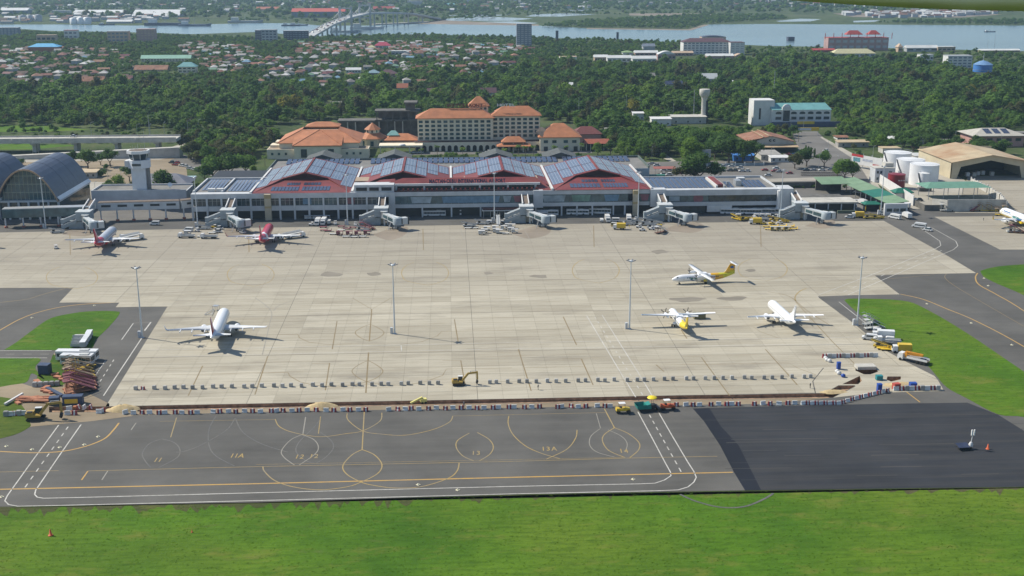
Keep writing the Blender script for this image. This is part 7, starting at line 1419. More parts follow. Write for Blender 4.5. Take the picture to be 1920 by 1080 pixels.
LTGREY = mat('wall_light_grey', (.38, .40, .42), .8, 0, .15, .2); BLUEGREY = mat('wall_blue_grey2', (.16, .19, .24), .7, 0, .2, .2); MINT = mat('roof_mint', (.28, .50, .38), .6, 0, .1, .2); TAN = mat('wall_tan', (.44, .33, .24), .8, 0, .15, .2); REDTILE = mat('roof_red_sheet', (.36, .06, .05), .6, 0, .15, .2); METALW = mat('roof_white_sheet', (.60, .61, .60), .6, 0, .1, .1); MAROONR = mat('roof_maroon_dark', (.10, .05, .06), .7); BLUER = mat('roof_blue', (.10, .38, .62), .5); ROSE = mat('wall_rose', (.36, .24, .23), .8, 0, .15, .2); PURP = mat('wall_dark_blue', (.06, .07, .11), .7, 0, .2, .1); YELR = mat('roof_pale_yellow', (.50, .47, .28), .7); ORRED = mat('wall_orange_red', (.33, .11, .06), .7)
bld('apartment_tower', 'tall grey apartment tower at the channel shore', 'tower block', 969, 997, 88, 45, 18, BLUEGREY, LTGREY, 'flat', 11, 4, LTGREY)
bld('apartment_tower', 'slim dark unfinished tower right of the apartment tower', 'tower', 1042, 1047, 75, 58, 5, PURP, PURP); bld('apartment_tower', 'slim dark chimney-like tower further right on the shore', 'tower', 1156, 1160, 75, 61, 5, PURP, PURP)
bld('white_hotel', 'long white hotel with maroon roof and balconies on the shore', 'hotel', 1281, 1371, 102, 72, 24, WALLW, MAROONR, 'hip', 5, 12, BLUEGREY, .22); bld('white_hotel_wing', 'plain white end wing of the long white hotel', 'building', 1369, 1396, 103, 80, 22, WALLW, MAROONR, 'flat', 5, 3, LTGREY)
bld('round_hall', 'flat dark round-roofed hall behind the white hotel', 'building', 1316, 1362, 76, 67, 20, TAN, PURP, 'arch')
for k, (a, b, c, d, kind, wm_, rm) in enumerate(((1115, 1140, 115, 103, 'gable', TAN, METALW), (1139, 1184, 117, 104, 'gable', WALLW, METALW), (1186, 1231, 119, 105, 'gable', WALLW, METALW), (1191, 1234, 106, 95, 'gable', ROSE, METALW), (1233, 1267, 113, 96, 'arch', ROSE, METALW), (1262, 1300, 105, 96, 'gable', ROSE, TAN), (1168, 1187, 104, 95, 'hip', WALLW, mat('roof_moss', (.22, .32, .15), .7)), (1206, 1228, 96, 82, 'gable', LTGREY, BLUEGREY), (1326, 1376, 112, 101, 'gable', ROSE, METALW), (1378, 1398, 112, 101, 'arch', ROSE, TAN), (1050, 1082, 121, 107, 'flat', WALLW, TAN))):
    bld('school_building', '%s school building of the long campus, %s' % (('tan', 'white', 'white', 'pink', 'pink arched', 'low pink', 'moss-roofed', 'grey', 'low rose', 'small arched', 'flat white')[k], ('leftmost in front', 'second in front', 'third in front', 'behind the front ones', 'with round gable', 'right of the round gable', 'small and square', 'before the hotel', 'below the hotel', 'at the right end', 'among the left trees')[k]), 'school', a, b, c, d, 14, wm_, rm, kind, 1 if k < 6 else 0, 5, GLASS, .35, 'school campus')
rs = bld('red_frame_building', 'large building with red steel roof frame at the shore', 'building', 1552, 1668, 95, 71, 22, ROSE, REDTILE, 'flat', 2, 9, LTGREY); xx = rs.location
for a, b in ((-18, 6), (16, 34)): MB().hip(a, b, 3, 14, 24, 30, None, 0, 1).build('roof_pavilion', REDTILE, rs)
for i in range(9): MB().bx(-52+i*13, 1, 22, .8, .8, 9).build('red_post', REDTILE, rs)
bld('church_hall', 'white hall with pale yellow hipped roof', 'building', 1562, 1643, 107, 92, 18, WALLW, YELR, 'hip', 1, 8, GLASS, .55); bld('white_block', 'white four-storey block left of the blue water tank', 'building', 1776, 1823, 128, 105, 16, WALLW, LTGREY, 'flat', 4, 5, BLUEGREY)
for k, a in enumerate(((1684, 1692, 98, 82, 'hip', TAN, TAN, 'tan bell tower beside the red frame building'), (1700, 1760, 97, 85, 'gable', LTGREY, METALW, 'long grey warehouse right of the bell tower'), (1725, 1750, 115, 103, 'flat', WALLW, LTGREY, 'white house with flat roof in the trees'), (1758, 1792, 97, 88, 'flat', TAN, METALW, 'low tan shed on the right shore'), (1840, 1915, 98, 92, 'gable', TAN, METALW, 'long pale shed on the right shore'), (1525, 1566, 98, 91, 'gable', REDTILE, REDTILE, 'low red-roofed shed left of the red frame building'), (1478, 1490, 77, 70, 'flat', PURP, PURP, 'dark hut on the right shore'))): bld('shore_building', a[7], 'building', a[0], a[1], a[2], a[3], 12, a[5], a[6], a[4], 1, 4, GLASS, .4)
bld('school_block', 'long school block with mint green roof', 'school', 265, 356, 116, 103.5, 10, WALLB, MINT, 'gable', 2, 16, GLASS, .5); bld('teal_gable_house', 'cream house with teal gable roof right of the mint roof', 'house', 334, 367, 137, 117, 12, WALLB, TEAL, 'hip', 2, 4, GLASS, .4); bld('rusty_hall', 'long rusty brown roofed hall below the mint roof', 'shed', 252, 312, 134, 123, 16, TAN, BROWNR, 'gable', 0, 0, None, .7); bld('rusty_hall', 'smaller rusty-roofed house at the wood edge', 'house', 150, 193, 156, 144, 12, TAN, BROWNR, 'gable', 0, 0, None, .7)
bld('sports_hall', 'orange hall with bright blue roof at the left', 'hall', 54, 108, 97, 82, 20, ORRED, BLUER, 'hip', 0, 0, None, .4); bld('pink_block', 'rose-coloured block with roof tank by the channel', 'building', 257, 290, 79, 55, 18, ROSE, ROSE, 'flat', 5, 5, TAN); bld('tan_block', 'tan stepped block left of the rose block', 'building', 202, 240, 80, 59, 16, TAN, LTGREY, 'flat', 3, 5, BLUEGREY); bld('red_side_block', 'white house with red side wall near the left shore', 'building', 121, 145, 74, 57, 12, WALLW, REDTILE, 'flat', 2, 3, BLUEGREY); bld('left_tower_block', 'blue-grey block at the left picture edge', 'building', -6, 34, 68, 52, 14, BLUEGREY, LTGREY, 'flat', 4, 6, LTGREY); bld('tan_house', 'tan flat house left of the red-sided house', 'building', 69, 104, 79, 66, 12, TAN, TAN, 'flat', 1, 4, GLASS)
for k, a in enumerate(((479, 491, 77, 57, PURP), (491, 519, 78, 56, LTGREY), (532, 554, 75, 58, PURP), (553, 578, 76, 58, PURP))): bld('unfinished_tower', ('dark unfinished block left of the pale one by the bridge', 'pale concrete unfinished block by the bridge', 'dark slab block left of the bridge end', 'dark slab block touching the bridge end')[k], 'building', *a[:4], 12, a[4], LTGREY, 'flat', 4, 4, PURP if a[4] is LTGREY else BLUEGREY)
bld('magenta_roof_building', 'building with bright red roof in the middle of the town', 'building', 703, 732, 91, 79, 14, WALLW, mat('roof_crimson', (.40, .05, .09), .6), 'hip', 1, 4, GLASS, .55); bld('yellow_roof_house', 'white house with yellow roof beside the crimson roof', 'house', 690, 703, 93, 85, 9, WALLW, YELR, 'hip', 1, 2, GLASS, .5); bld('long_grey_block', 'grey flat building in the middle of the town', 'building', 734, 762, 105, 96, 10, LTGREY, METALW, 'flat', 1, 4, GLASS); bld('manor_house', 'tan house with maroon cross gable in the town wood', 'house', 711, 743, 146, 131, 14, TAN, MAROONR, 'hip', 2, 4, GLASS, .5); bld('white_longhouse', 'white longhouse left of the cross-gabled house', 'house', 649, 676, 137, 127, 9, WALLW, METALW, 'gable', 1, 5, GLASS, .4); bld('blue_gable_house', 'grey house with blue gable left of the cross-gabled house', 'house', 691, 710, 142, 131, 10, LTGREY, mat('roof_grey_blue', (.22, .33, .38), .6), 'hip', 1, 3, GLASS, .5)
for k, a in enumerate(((1208, 1228, 146, 137), (1250, 1280, 162, 152), (1318, 1345, 154, 138), (1352, 1376, 156, 151), (902, 930, 180, 165), (802, 826, 178, 166), (620, 640, 202, 191), (745, 764, 170, 157), (1065, 1074, 163, 155))): bld('house_in_wood', 'pale roof showing between the trees of the wood, %s from the left' % nth(1+sorted([1208, 1250, 1318, 1352, 902, 802, 620, 745, 1065]).index(a[0])), 'house', *a, 10, LTGREY, (ROOFGR, SOLARD, METALW, METALW, MAROONR, MAROONR, ROOFGR, ORRED, METALW)[k], 'gable', 0, 0, None, .6, 'houses in the wood')
for k, a in enumerate(((1716, 1758, 300, 288, 'gable', CONCL, METALW, 'white low warehouse between tanks and hangar'), (1655, 1690, 288, 279, 'flat', CONCL, RUST, 'tan flat store behind the rear tank'), (1760, 1800, 272, 262, 'gable', WALLW, ROOFGR, 'grey-roofed house behind the hangar'), (1900, 1960, 262, 250, 'flat', PINK, ROOFGR, 'pink block cut off by the right edge'), (1570, 1590, 262, 255, 'gable', WALLW, BROWNR, 'small brown-roofed house right of the access road'), (1136, 1160, 252, 243, 'flat', WALLW, ROOFGR, 'small white house in the trees right of the hotel'))): bld('store_building', a[7], 'building', *a[:4], 9, a[5], a[6], a[4], 1, 4, GLASS, .35)
# ---- small town houses
rh = random.Random(12)
ROOFS = [('rust red', mat('r_rust', (.19, .075, .055), .7, 0, .25, .2, .4, rnd=.3)), ('terracotta', mat('r_terra', (.25, .125, .08), .7, 0, .25, .2, .3, rnd=.25)), ('grey', mat('r_grey', (.26, .25, .24), .7, 0, .2, .2, .4, rnd=.3)), ('white sheet', mat('r_white', (.46, .46, .45), .6, 0, .15, .2, .3, rnd=.15)), ('dark brown', mat('r_brown', (.12, .075, .055), .8, 0, .25, .2, rnd=.3)), ('green', mat('r_green', (.12, .22, .15), .7, 0, .2, .2, rnd=.2)), ('maroon', mat('r_maroon', (.13, .045, .05), .7, 0, .2, .2, rnd=.2)), ('blue', mat('r_blue', (.14, .26, .36), .6, 0, .2, .2, rnd=.2))]
WALLS_H = [LTGREY, TAN, ROSE, LTGREY]
HM = []
for i, (nm, m) in enumerate(ROOFS):
    for j in range(3):
        w, d, h, r = ((8, 8, 3.6, 2.4), (13, 8, 4.0, 2.2), (9, 10, 6.4, 2.6))[j]; mb = MB().box(-w/2, w/2, 0, d, 0, h, 0)
        if j == 1: mb.gable(-w/2-.5, w/2+.5, -.6, d+.6, h, h+r, 1)
        else: mb.hip(-w/2, w/2, 0, d, h, h+r, None, 1, .7, 0)
        mb.box(-w*.3, -w*.12, -.08, .05, 1, 2.4, 2).box(w*.1, w*.3, -.08, .05, 1, 2.4, 2); HM.append((nm, mb.mesh('house', [WALLS_H[(i+j) % 4], m, GLASS]), w, d))
ZH = [([(560, 84), (760, 82), (1000, 90), (1000, 108), (860, 116), (660, 112), (560, 106)], 205, 'below the bridge'), ([(-40, 88), (200, 96), (250, 110), (250, 142), (120, 146), (-40, 140)], 110, 'at the left edge of the town'), ([(360, 82), (470, 92), (480, 130), (400, 148), (370, 120), (330, 90)], 80, 'round the mint-roofed school'), ([(480, 110), (650, 118), (620, 152), (500, 152)], 50, 'at the edge of the wood'), ([(780, 112), (940, 118), (900, 148), (800, 146), (690, 124)], 45, 'in the clearing of the town wood'), ([(480, 128), (760, 130), (960, 122), (940, 150), (700, 166), (480, 168)], 38, 'half hidden in the wood'), ([(0, 142), (250, 142), (250, 160), (0, 162)], 22, 'at the left wood edge')]
hs = []
for poly, n, wh in ZH:
    W_ = gp(poly); xs = [p[0] for p in W_]; ys = [p[1] for p in W_]; k = 0; tries = 0
    while k < n and tries < 6000:
        tries += 1; x = rh.uniform(min(xs), max(xs)); y = rh.uniform(min(ys), max(ys))
        if not inpoly(x, y, W_) or any(b[0] < x < b[1] and b[2]+14 < y < b[3] for b in BLOCK[:140]) or any(abs(x-a) < 10.5 and abs(y-b) < 13 for a, b, *_ in hs): continue
        c = rh.choices(range(8), (24, 12, 24, 16, 16, 4, 7, 3))[0]; hs.append((x, y, c*3+rh.randrange(3), wh)); k += 1
hs.sort(key=lambda h: h[1])
for i, (x, y, q, wh) in enumerate(hs):
    nm, me, w, d = HM[q]; s = rh.uniform(.75, 1.15); rz = rh.choice((0, 0, .3, -.25, .12))
    if i < 300: o = link('town_house', me, None, (x, y, 0), rz); o.scale = (s, s, s); tag(o, 'small house with %s roof %s' % (nm, wh), 'house', 'town houses '+wh)
    BLOCK.append((x-w*.5, x+w*.5, y-(26 if 'hidden' in wh or 'wood edge' in wh else 6), y+d*.7))
rest_h = hs[300:]
if rest_h:
    mb = MB(); mset = [WALLW]+[m for _, m in ROOFS]
    for x, y, q, wh in rest_h: mb.box(x-5, x+5, y, y+8, 0, 4, 0); mb.gable(x-5.5, x+5.5, y-.5, y+8.5, 4, 6.4, 1+q//3)
    o = mb.build('distant_houses', mset); tag(o, 'mass of small houses at the far side of the town', None, None, 'stuff')
# ---- far shore town, warehouses and tanks
mb = MB(); mset = [LTGREY, METALW]+[m for _, m in ROOFS]; rr_ = random.Random(8)
for poly, n in (([(-300, 2), (700, 0), (1500, -2), (2200, -4), (2200, 12), (1200, 16), (760, 26), (360, 30), (0, 40), (-300, 42)], 420), ([(1380, 3), (1920, 6), (1920, 20), (1500, 14)], 130), ([(1560, 27), (1720, 24), (1870, 26), (1780, 33), (1640, 34)], 150), ([(0, 36), (240, 30), (360, 40), (300, 43), (0, 45)], 60)):
    W_ = gp(poly); xs = [p[0] for p in W_]; ys = [p[1] for p in W_]; k = 0
    while k < n:
        x = rr_.uniform(min(xs), max(xs)); y = rr_.uniform(min(ys), max(ys))
        if not inpoly(x, y, W_): continue
        k += 1; w = rr_.uniform(9, 26); d = rr_.uniform(8, 16); h = rr_.uniform(4, 9); mb.box(x-w/2, x+w/2, y, y+d, 0, h, 0); mb.gable(x-w/2-.4, x+w/2+.4, y-.4, y+d+.4, h, h+rr_.uniform(1.5, 4), rr_.choice((1, 1, 2, 3, 4, 5, 5, 6)))
o = mb.build('far_town', mset); tag(o, 'hazy mass of roofs on the far shore of the channel', None, None, 'stuff')
for k, a in enumerate(((247, 334, 32, 19, 90, LTGREY, METALW, 'gable', .8, 'very large white factory roof on the far shore'), (137, 228, 28, 19, 60, LTGREY, METALW, 'gable', .5, 'long white wavy-roofed warehouse left of the factory'), (547, 646, 33, 16, 50, BLUEGREY, mat('roof_long_red', (.45, .09, .06), .6), 'gable', .35, 'long blue-grey shed with red roof near the bridge'), (480, 524, 20, 13, 40, TAN, ORRED, 'gable', .6, 'long low tan-red roof left of the red shed'), (200, 246, 44, 37, 22, LTGREY, METALW, 'gable', .5, 'waterfront shed with pale roof'), (98, 130, 30, 20, 20, LTGREY, LTGREY, 'flat', .2, 'pale block left of the wavy warehouse'), (0, 50, 26, 15, 40, BLUEGREY, METALW, 'gable', .4, 'warehouse at the left end of the far shore'), (700, 740, 21, 12, 20, ORRED, REDTILE, 'gable', .5, 'red roofs behind the bridge tower'), (764, 792, 12, 2, 14, LTGREY, WALLW, 'flat', .2, 'white block behind the far bridge end'), (836, 852, 11, 6, 20, LTGREY, TEAL, 'gable', .5, 'teal-roofed shed far behind the bridge'))): bld('far_warehouse', a[9], 'warehouse', *a[:4], a[4], a[5], a[6], a[7], 0, 0, None, a[8])
for k, (px, py, r, h) in enumerate(((139, 45, 9, 13), (152, 45, 9, 14), (164, 45, 9, 14), (43, 40, 9, 14), (57, 40, 7, 14), (72, 40, 9, 15))): x, y, _ = G(px, py); o = MB().lathe([(r, 0), (r, h), (.1, h+2)], 18).build('oil_tank', TANKW if k < 3 else LTGREY, None, (x, y, 0)); tag(o, '%s waterfront tank, %s of its row' % ('white' if k < 3 else 'grey', ('left', 'middle', 'right')[k % 3]), 'tank', 'waterfront tanks')
# ---- bridge
BRC = mat('bridge_concrete', (.40, .41, .41), .8, 0, .12, .05); n1, n2, f1, f2 = Vector((*G(580, 74)[:2], 5)), Vector((*G(649, 60)[:2], 26)), Vector((*G(685, 51)[:2], 28)), Vector((*G(770, 43)[:2], 20))
BG = thing('channel_bridge', 'long concrete bridge with two twin-legged towers crossing the channel', 'bridge', (n1.x, n1.y, 0)); o0 = Vector((n1.x, n1.y, 0)); PTSB = [n1-o0-(n2-n1)*.0, n1.lerp(n2, .5)+Vector((0, 0, 3))-o0, n2-o0, f1-o0, f1.lerp(f2, .5)-o0+Vector((0, 0, 2)), f2-o0, f2+(f2-f1)*.8-o0+Vector((0, 0, -14))]
for i, (a, b) in enumerate(zip(PTSB, PTSB[1:])):
    MB().beam(a, b, 20, 2.6).build('deck_span', BRC, BG); d = (b-a).normalized(); s = d.cross(Vector((0, 0, 1))).normalized()
    for sg in (-1, 1): MB().beam(a+s*sg*10.2+Vector((0, 0, 1.9)), b+s*sg*10.2+Vector((0, 0, 1.9)), .5, 1.3).build('railing', WALLW, BG)
    for t in ((.3, .8) if i != 2 else ()):
        p = a.lerp(b, t)
        for sg in (-5, 5): q = p+s*sg; MB().beam((q.x, q.y, -1), (q.x, q.y, p.z-1), 3.2).build('pier', BRC, BG)
dd = (f1-n2).normalized(); ss = Vector((dd.y, -dd.x, 0)).normalized()
for c in (n2-o0, f1-o0):
    tw = [c+ss*11.5, c-ss*11.5]
    for q in tw: MB().beam((q.x, q.y, -1), (q.x, q.y, 50), 4.2, 4.2).build('tower_leg', BRC, BG)
    for z in (20, 46): MB().beam(tw[0]*1+Vector((0, 0, z-c.z)), tw[1]+Vector((0, 0, z-c.z)), 2.6).build('cross_beam', BRC, BG)
    for q in tw:
        for k in range(1, 5):
            for sg in (-1, 1): e = q+dd*sg*18*k; e.z = c.z+2; MB().beam((q.x, q.y, 48-k*2), e, .35).build('stay_cable', WALLW, BG)
for i in range(14): t = i/14; p = n1.lerp(n2, .15+.8*t); k = ('car_white', 'car_dark', 'car_red')[i % 3]; place(VEH[k], p.x+(4 if i % 2 else -4), p.y, -.6, '%s driving on the bridge, %s from its near end' % (LOOK[k], nth(i+1)), 'cars on the bridge', p.z+1.4+(2.6*math.sin(PI*t)), 1.4)
def boat(label, px, py, L, m, rz=0.0, c=2):
    x, y, _ = G(px, py); t = thing('cargo_ship' if L > 40 else 'boat', label, 'ship' if L > 40 else 'boat', (x, y, .1), rz, 'boats on the channel'); w = L*.16; h = L*.06
    MB().add([(-L/2, -w/2, 0), (L*.35, -w/2, 0), (L/2, 0, 0), (L*.35, w/2, 0), (-L/2, w/2, 0), (-L/2, -w/2, h), (L*.35, -w/2, h), (L*.54, 0, h*1.5), (L*.35, w/2, h), (-L/2, w/2, h)], [(0, 1, 6, 5), (1, 2, 7, 6), (2, 3, 8, 7), (3, 4, 9, 8), (4, 0, 5, 9), (5, 6, 7, 8, 9)]).build('hull', m, t); MB().box(-L*.4, -L*.2, -w*.4, w*.4, h, h*2.6).build('bridge_house', WALLW, t); MB().tube((0, 0, h), (0, 0, h*4), .4).build('mast', METAL, t)
for a in (('dark cargo ship at the far quay', 310, 47.5, 90, PURP), ('second dark ship right of the cargo ship', 365, 49, 70, BLUEGREY), ('white ferry under the bridge tower', 688, 54, 70, WALLW), ('grey ferry left of the white ferry', 645, 60.5, 55, LTGREY), ('tug left of the bridge', 545, 48.5, 40, PURP), ('dark tug beside the other tug', 560, 48, 40, BLUEGREY), ('tiny dark boat on the right water', 1856, 60, 22, PURP), ('small moored boat at the left quay', 200, 47, 35, PURP), ('long barge by the far quay', 460, 42.6, 80, LTGREY)): boat(*a)
x, y, _ = G(752, 45); o = MB().beam((-60, -40, 1.5), (60, 60, 1.5), 14, 2).build('pier', CONCL, None, (x, y, 0)); tag(o, 'pale concrete jetty at the far end of the bridge', 'jetty')
# ---- poles, lamps and antenna masts
LPM = proto('street_lamp', 'street lamp'); MB().tube((0, 0, 0), (0, 0, 9), .12, .08, 6).build('pole', METAL, LPM); MB().beam((0, 0, 8.9), (1.6, 0, 9.3), .12).build('arm', METAL, LPM); MB().box(1.3, 2.2, -.15, .15, 9.2, 9.4).build('lamp_head', METAL, LPM)
for k, (px, py) in enumerate(((84, 262), (172, 258), (283, 262), (353, 253), (373, 252), (62, 292), (73, 291), (258, 262), (309, 258), (126, 330), (164, 372), (180, 372), (204, 352), (228, 352), (1175, 303), (1445, 303), (1535, 316), (1570, 320), (1552, 288), (1636, 300), (1482, 250), (1506, 243), (1548, 232), (1730, 212), (1844, 216), (1790, 270), (1876, 278), (1222, 300))):
    x, y, _ = G(px, py); place(LPM, x, y, (k % 3)*.7, 'thin grey street lamp %s, %s from the left' % ('by the flyover and tower' if px < 400 else 'by the access road and car park', nth(1+k)), 'street lamps', 0, 1.25 if py < 270 else 1)
AMP = proto('antenna_mast', 'antenna mast'); 
for a in range(3): q = 2*PI*a/3; MB().tube((.5*math.cos(q), .5*math.sin(q), 0), (.15*math.cos(q), .15*math.sin(q), 22), .1, .06, 5).build('leg', METAL, AMP)
for z in range(2, 22, 3): MB().lathe([(.5-.016*z, z), (.52-.016*z, z+.15)], 3).build('brace', METAL, AMP)
for k, (px, py, s, l) in enumerate(((1174, 216, .8, 'left antenna mast before the wood'), (1199, 214, .75, 'second antenna mast before the wood'), (1262, 222, .6, 'third antenna mast left of the water tower'), (1282, 222, .5, 'fourth antenna mast left of the water tower'), (1300, 228, 1.2, 'tall antenna mast beside the water tower'), (1450, 190, 1.3, 'lattice mast on the white office building'), (1085, 222, .8, 'lone antenna mast right of the hotel'), (1864, 90, .9, 'left slender mast at the right shore'), (1851, 92, .7, 'short slender mast at the right shore'), (282, 272, 1.0, 'tall slender mast behind the control tower'))):
    x, y, _ = G(px, py); place(AMP, x, y, 0, l, 'antenna masts', 0, s)
# ---- the wing of the aircraft the picture was taken from (high wing, seen from below at the top right)
WG = thing('aircraft_wing', 'pale underside edge of the high wing at the top right corner', 'wing', (0, 0, CAMH)); WGM = mat('wing_underside', (.86, .86, .80), .5, 0, .05, 1.5, .12, (.5, .48, .42))
def cw(px, py, d): v = FW*FPX+RT*(px-960)-UP*(py-540); v = v/np.linalg.norm(v)*d; return Vector(v)
tipv = [(1300, -60, 9.5), (1480, 0.5, 8.2), (1600, 9, 7.4), (1700, 14.5, 6.9), (1800, 18.5, 6.4), (1920, 21, 6.0), (2150, 24, 5.4)]
wb = MB(); lo_v = [cw(*p) for p in tipv]; fwd = Vector((0.15, .9, 0.35)); n = len(lo_v)
prof_w = [(0, 0), (.12, .07), (.6, .16), (1.3, .24), (2.2, .30), (2.2, .42), (1.3, .46), (.6, .38), (.12, .17), (-.02, .07)]
for v in lo_v:
    for u, w_ in prof_w: wb.v.append(tuple(v+Vector((-.10*u, -u*.15, 0))+Vector((0, u*.95, .55*u))*0+Vector((.1*u, -.9*u, .02*u+w_))))
m_ = len(prof_w)
for k in range(n-1):
    for i in range(m_): j = (i+1) % m_; wb.f.append((k*m_+i, k*m_+j, (k+1)*m_+j, (k+1)*m_+i)); wb.m.append(0); wb.sm.append(True)
wb.f += [tuple(range(m_)), tuple(range(n*m_-1, (n-1)*m_-1, -1))]; wb.m += [0, 0]; wb.sm += [False, False]
wb.build('wing_panel', WGM, WG)
for o in list(VEH.values()):
    if not o.get('_used'):
        for c in list(o.children): bpy.data.objects.remove(c)
        bpy.data.objects.remove(o)
# ================================================================ TREES
def mat_leaf(name, a, b, c):
    m, nt, bs = newmat(name)
    oi = nn(nt, 'ShaderNodeObjectInfo'); P = world_pos(nt)
    n1 = noise(nt, P, .35, 3, .6); n2 = noise(nt, P, .012, 3, .6)
    wn = nn(nt, 'ShaderNodeTexWhiteNoise', noise_dimensions='3D'); g = nn(nt, 'ShaderNodeNewGeometry'); nt.links.new(g.outputs['Random Per Island'], wn.inputs['Vector'])
    col = mixc(nt, mth(nt, 'POWER', oi.outputs['Random'], 1.5), a, b)
    col = mixc(nt, mth(nt, 'MULTIPLY', ramp(nt, n2, .48, .68), .55), col, c)
    col = mixc(nt, mth(nt, 'MULTIPLY', ramp(nt, n1, .4, .7), .5), col, tuple(x*.55 for x in a))
    col = mixc(nt, mth(nt, 'MULTIPLY', g.outputs['Random Per Island'], .45), col, tuple(x*1.5 for x in b))
    nt.links.new(col, bs.inputs['Base Color']); bs.inputs['Roughness'].default_value = .75; bs.inputs['Specular IOR Level'].default_value = .2
    tl = nn(nt, 'ShaderNodeBsdfTranslucent'); hs_ = nn(nt, 'ShaderNodeHueSaturation'); hs_.inputs['Value'].default_value = 1.5; nt.links.new(col, hs_.inputs['Color']); nt.links.new(hs_.outputs[0], tl.inputs[0])
    mx = nn(nt, 'ShaderNodeMixShader'); mx.inputs[0].default_value = .42; nt.links.new(bs.outputs[0], mx.inputs[1]); nt.links.new(tl.outputs[0], mx.inputs[2]); nt.links.new(mx.outputs[0], nt.nodes['Material Output'].inputs['Surface'])
    return m
LEAF = mat_leaf('leaf_dark', (.020, .058, .014), (.092, .172, .028), (.105, .15, .024))
LEAF2 = mat_leaf('leaf_light', (.075, .155, .014), (.125, .20, .026), (.14, .18, .02))
LEAF3 = mat_leaf('leaf_olive', (.045, .062, .02), (.085, .09, .03), (.10, .085, .03))
LEAFY = mat_leaf('leaf_yellow', (.16, .16, .02), (.22, .19, .03), (.2, .2, .03))
BARK = mat('bark', (.13, .10, .075), .9, 0, .3, 2)
BARKP = mat('palm_bark', (.22, .19, .15), .9, 0, .3, 2)
def crown_mesh(name, rx, rz, h0, nl, nq, seed, qs=.9, leafm=LEAF, top=1.0):
    'leaf clumps spread over many lobes round an uneven inner mass'
    r = random.Random(seed); mb = MB(); lobes = []
    for i in range(nl):
        t = r.uniform(0, 2*PI); u = r.uniform(-.35, 1); q = math.sqrt(max(0, 1-u*u))*r.uniform(.35, .85)
        lobes.append((Vector((rx*q*math.cos(t), rx*q*math.sin(t), h0+rz*(u*.62*top+.38))), r.uniform(.30, .5)*rx))
    lobes.append((Vector((0, 0, h0+rz*.5)), rx*.62))
    for c, lr in lobes:                       # inner masses, lumpy and low
        n = 6; vs = []; fs = []
        for a in range(1, 4):
            for b in range(n):
                ph = PI*a/4; th = 2*PI*b/n+a*.5; k = lr*.80*r.uniform(.7, 1.1)
                vs.append(c+Vector((k*math.sin(ph)*math.cos(th), k*math.sin(ph)*math.sin(th), k*.8*math.cos(ph))))
        vs += [c+Vector((0, 0, lr*.66)), c-Vector((0, 0, lr*.6))]
        for a in range(2):
            for b in range(n): j = (b+1) % n; fs.append((a*n+b, (a+1)*n+b, (a+1)*n+j, a*n+j))
        for b in range(n): j = (b+1) % n; fs += [(b, j, 3*n), (2*n+j, 2*n+b, 3*n+1)]
        mb.add(vs, fs)
    for i in range(nq):
        c, lr = lobes[r.randrange(len(lobes))]
        t = r.uniform(0, 2*PI); u = r.uniform(-.6, 1); q = math.sqrt(max(0, 1-u*u)); d = Vector((q*math.cos(t), q*math.sin(t), u))
        p = c+Vector((d.x, d.y, d.z*.82))*lr*r.uniform(.82, 1.12)
        nrm = (d+Vector((r.gauss(0, .55), r.gauss(0, .55), r.gauss(.25, .5)))).normalized()
        a = nrm.orthogonal().normalized(); b = nrm.cross(a); w = r.uniform(0, 2*PI)
        a, b = a*math.cos(w)+b*math.sin(w), b*math.cos(w)-a*math.sin(w); s = qs*r.uniform(.55, 1.25)
        mb.add([p-a*s*.6, p-b*s*.45+nrm*s*.1, p+a*s*.65, p+b*s*.4-nrm*s*.06], [(0, 1, 2, 3)])
    return mb.mesh(name, leafm)
def trunk_mesh(name, h, r0, spread, seed):
    r = random.Random(seed); mb = MB(); k = h*.55
    mb.tube((0, 0, -.1), (.1, .05, k), r0, r0*.62, 7)
    for i in range(4):
        t = 2*PI*i/4+r.uniform(-.4, .4); mb.tube((.1, .05, k*r.uniform(.75, .98)), (spread*math.cos(t)*.6, spread*math.sin(t)*.6, h*r.uniform(.95, 1.25)), r0*.45, r0*.14, 5)
    return mb.mesh(name, BARK)
CROWNS = [('broad', 6.2, 4.6, 3.6, 10, 900, .75, LEAF, 5.0), ('round', 5.0, 5.2, 3.4, 9, 820, .68, LEAF, 4.6), ('tall', 4.2, 7.0, 3.4, 10, 820, .68, LEAF, 5.6), ('spread', 7.2, 3.4, 5.2, 11, 900, .8, LEAF, 6.2), ('light', 5.6, 4.8, 3.2, 9, 820, .7, LEAF2, 4.5), ('olive', 5.2, 5.6, 3.2, 9, 820, .68, LEAF3, 4.8), ('yellow', 4.8, 4.6, 3.4, 7, 520, .85, LEAFY, 4.4), ('bush', 2.4, 1.9, .3, 6, 260, .55, LEAF, .8)]
NEAR = {n: (crown_mesh('crown_'+n, rx, rz, h0, nl, nq, 11+i, qs, lm), trunk_mesh('trunk_'+n, th, .28+.03*rx, rx, 40+i)) for i, (n, rx, rz, h0, nl, nq, qs, lm, th) in enumerate(CROWNS)}
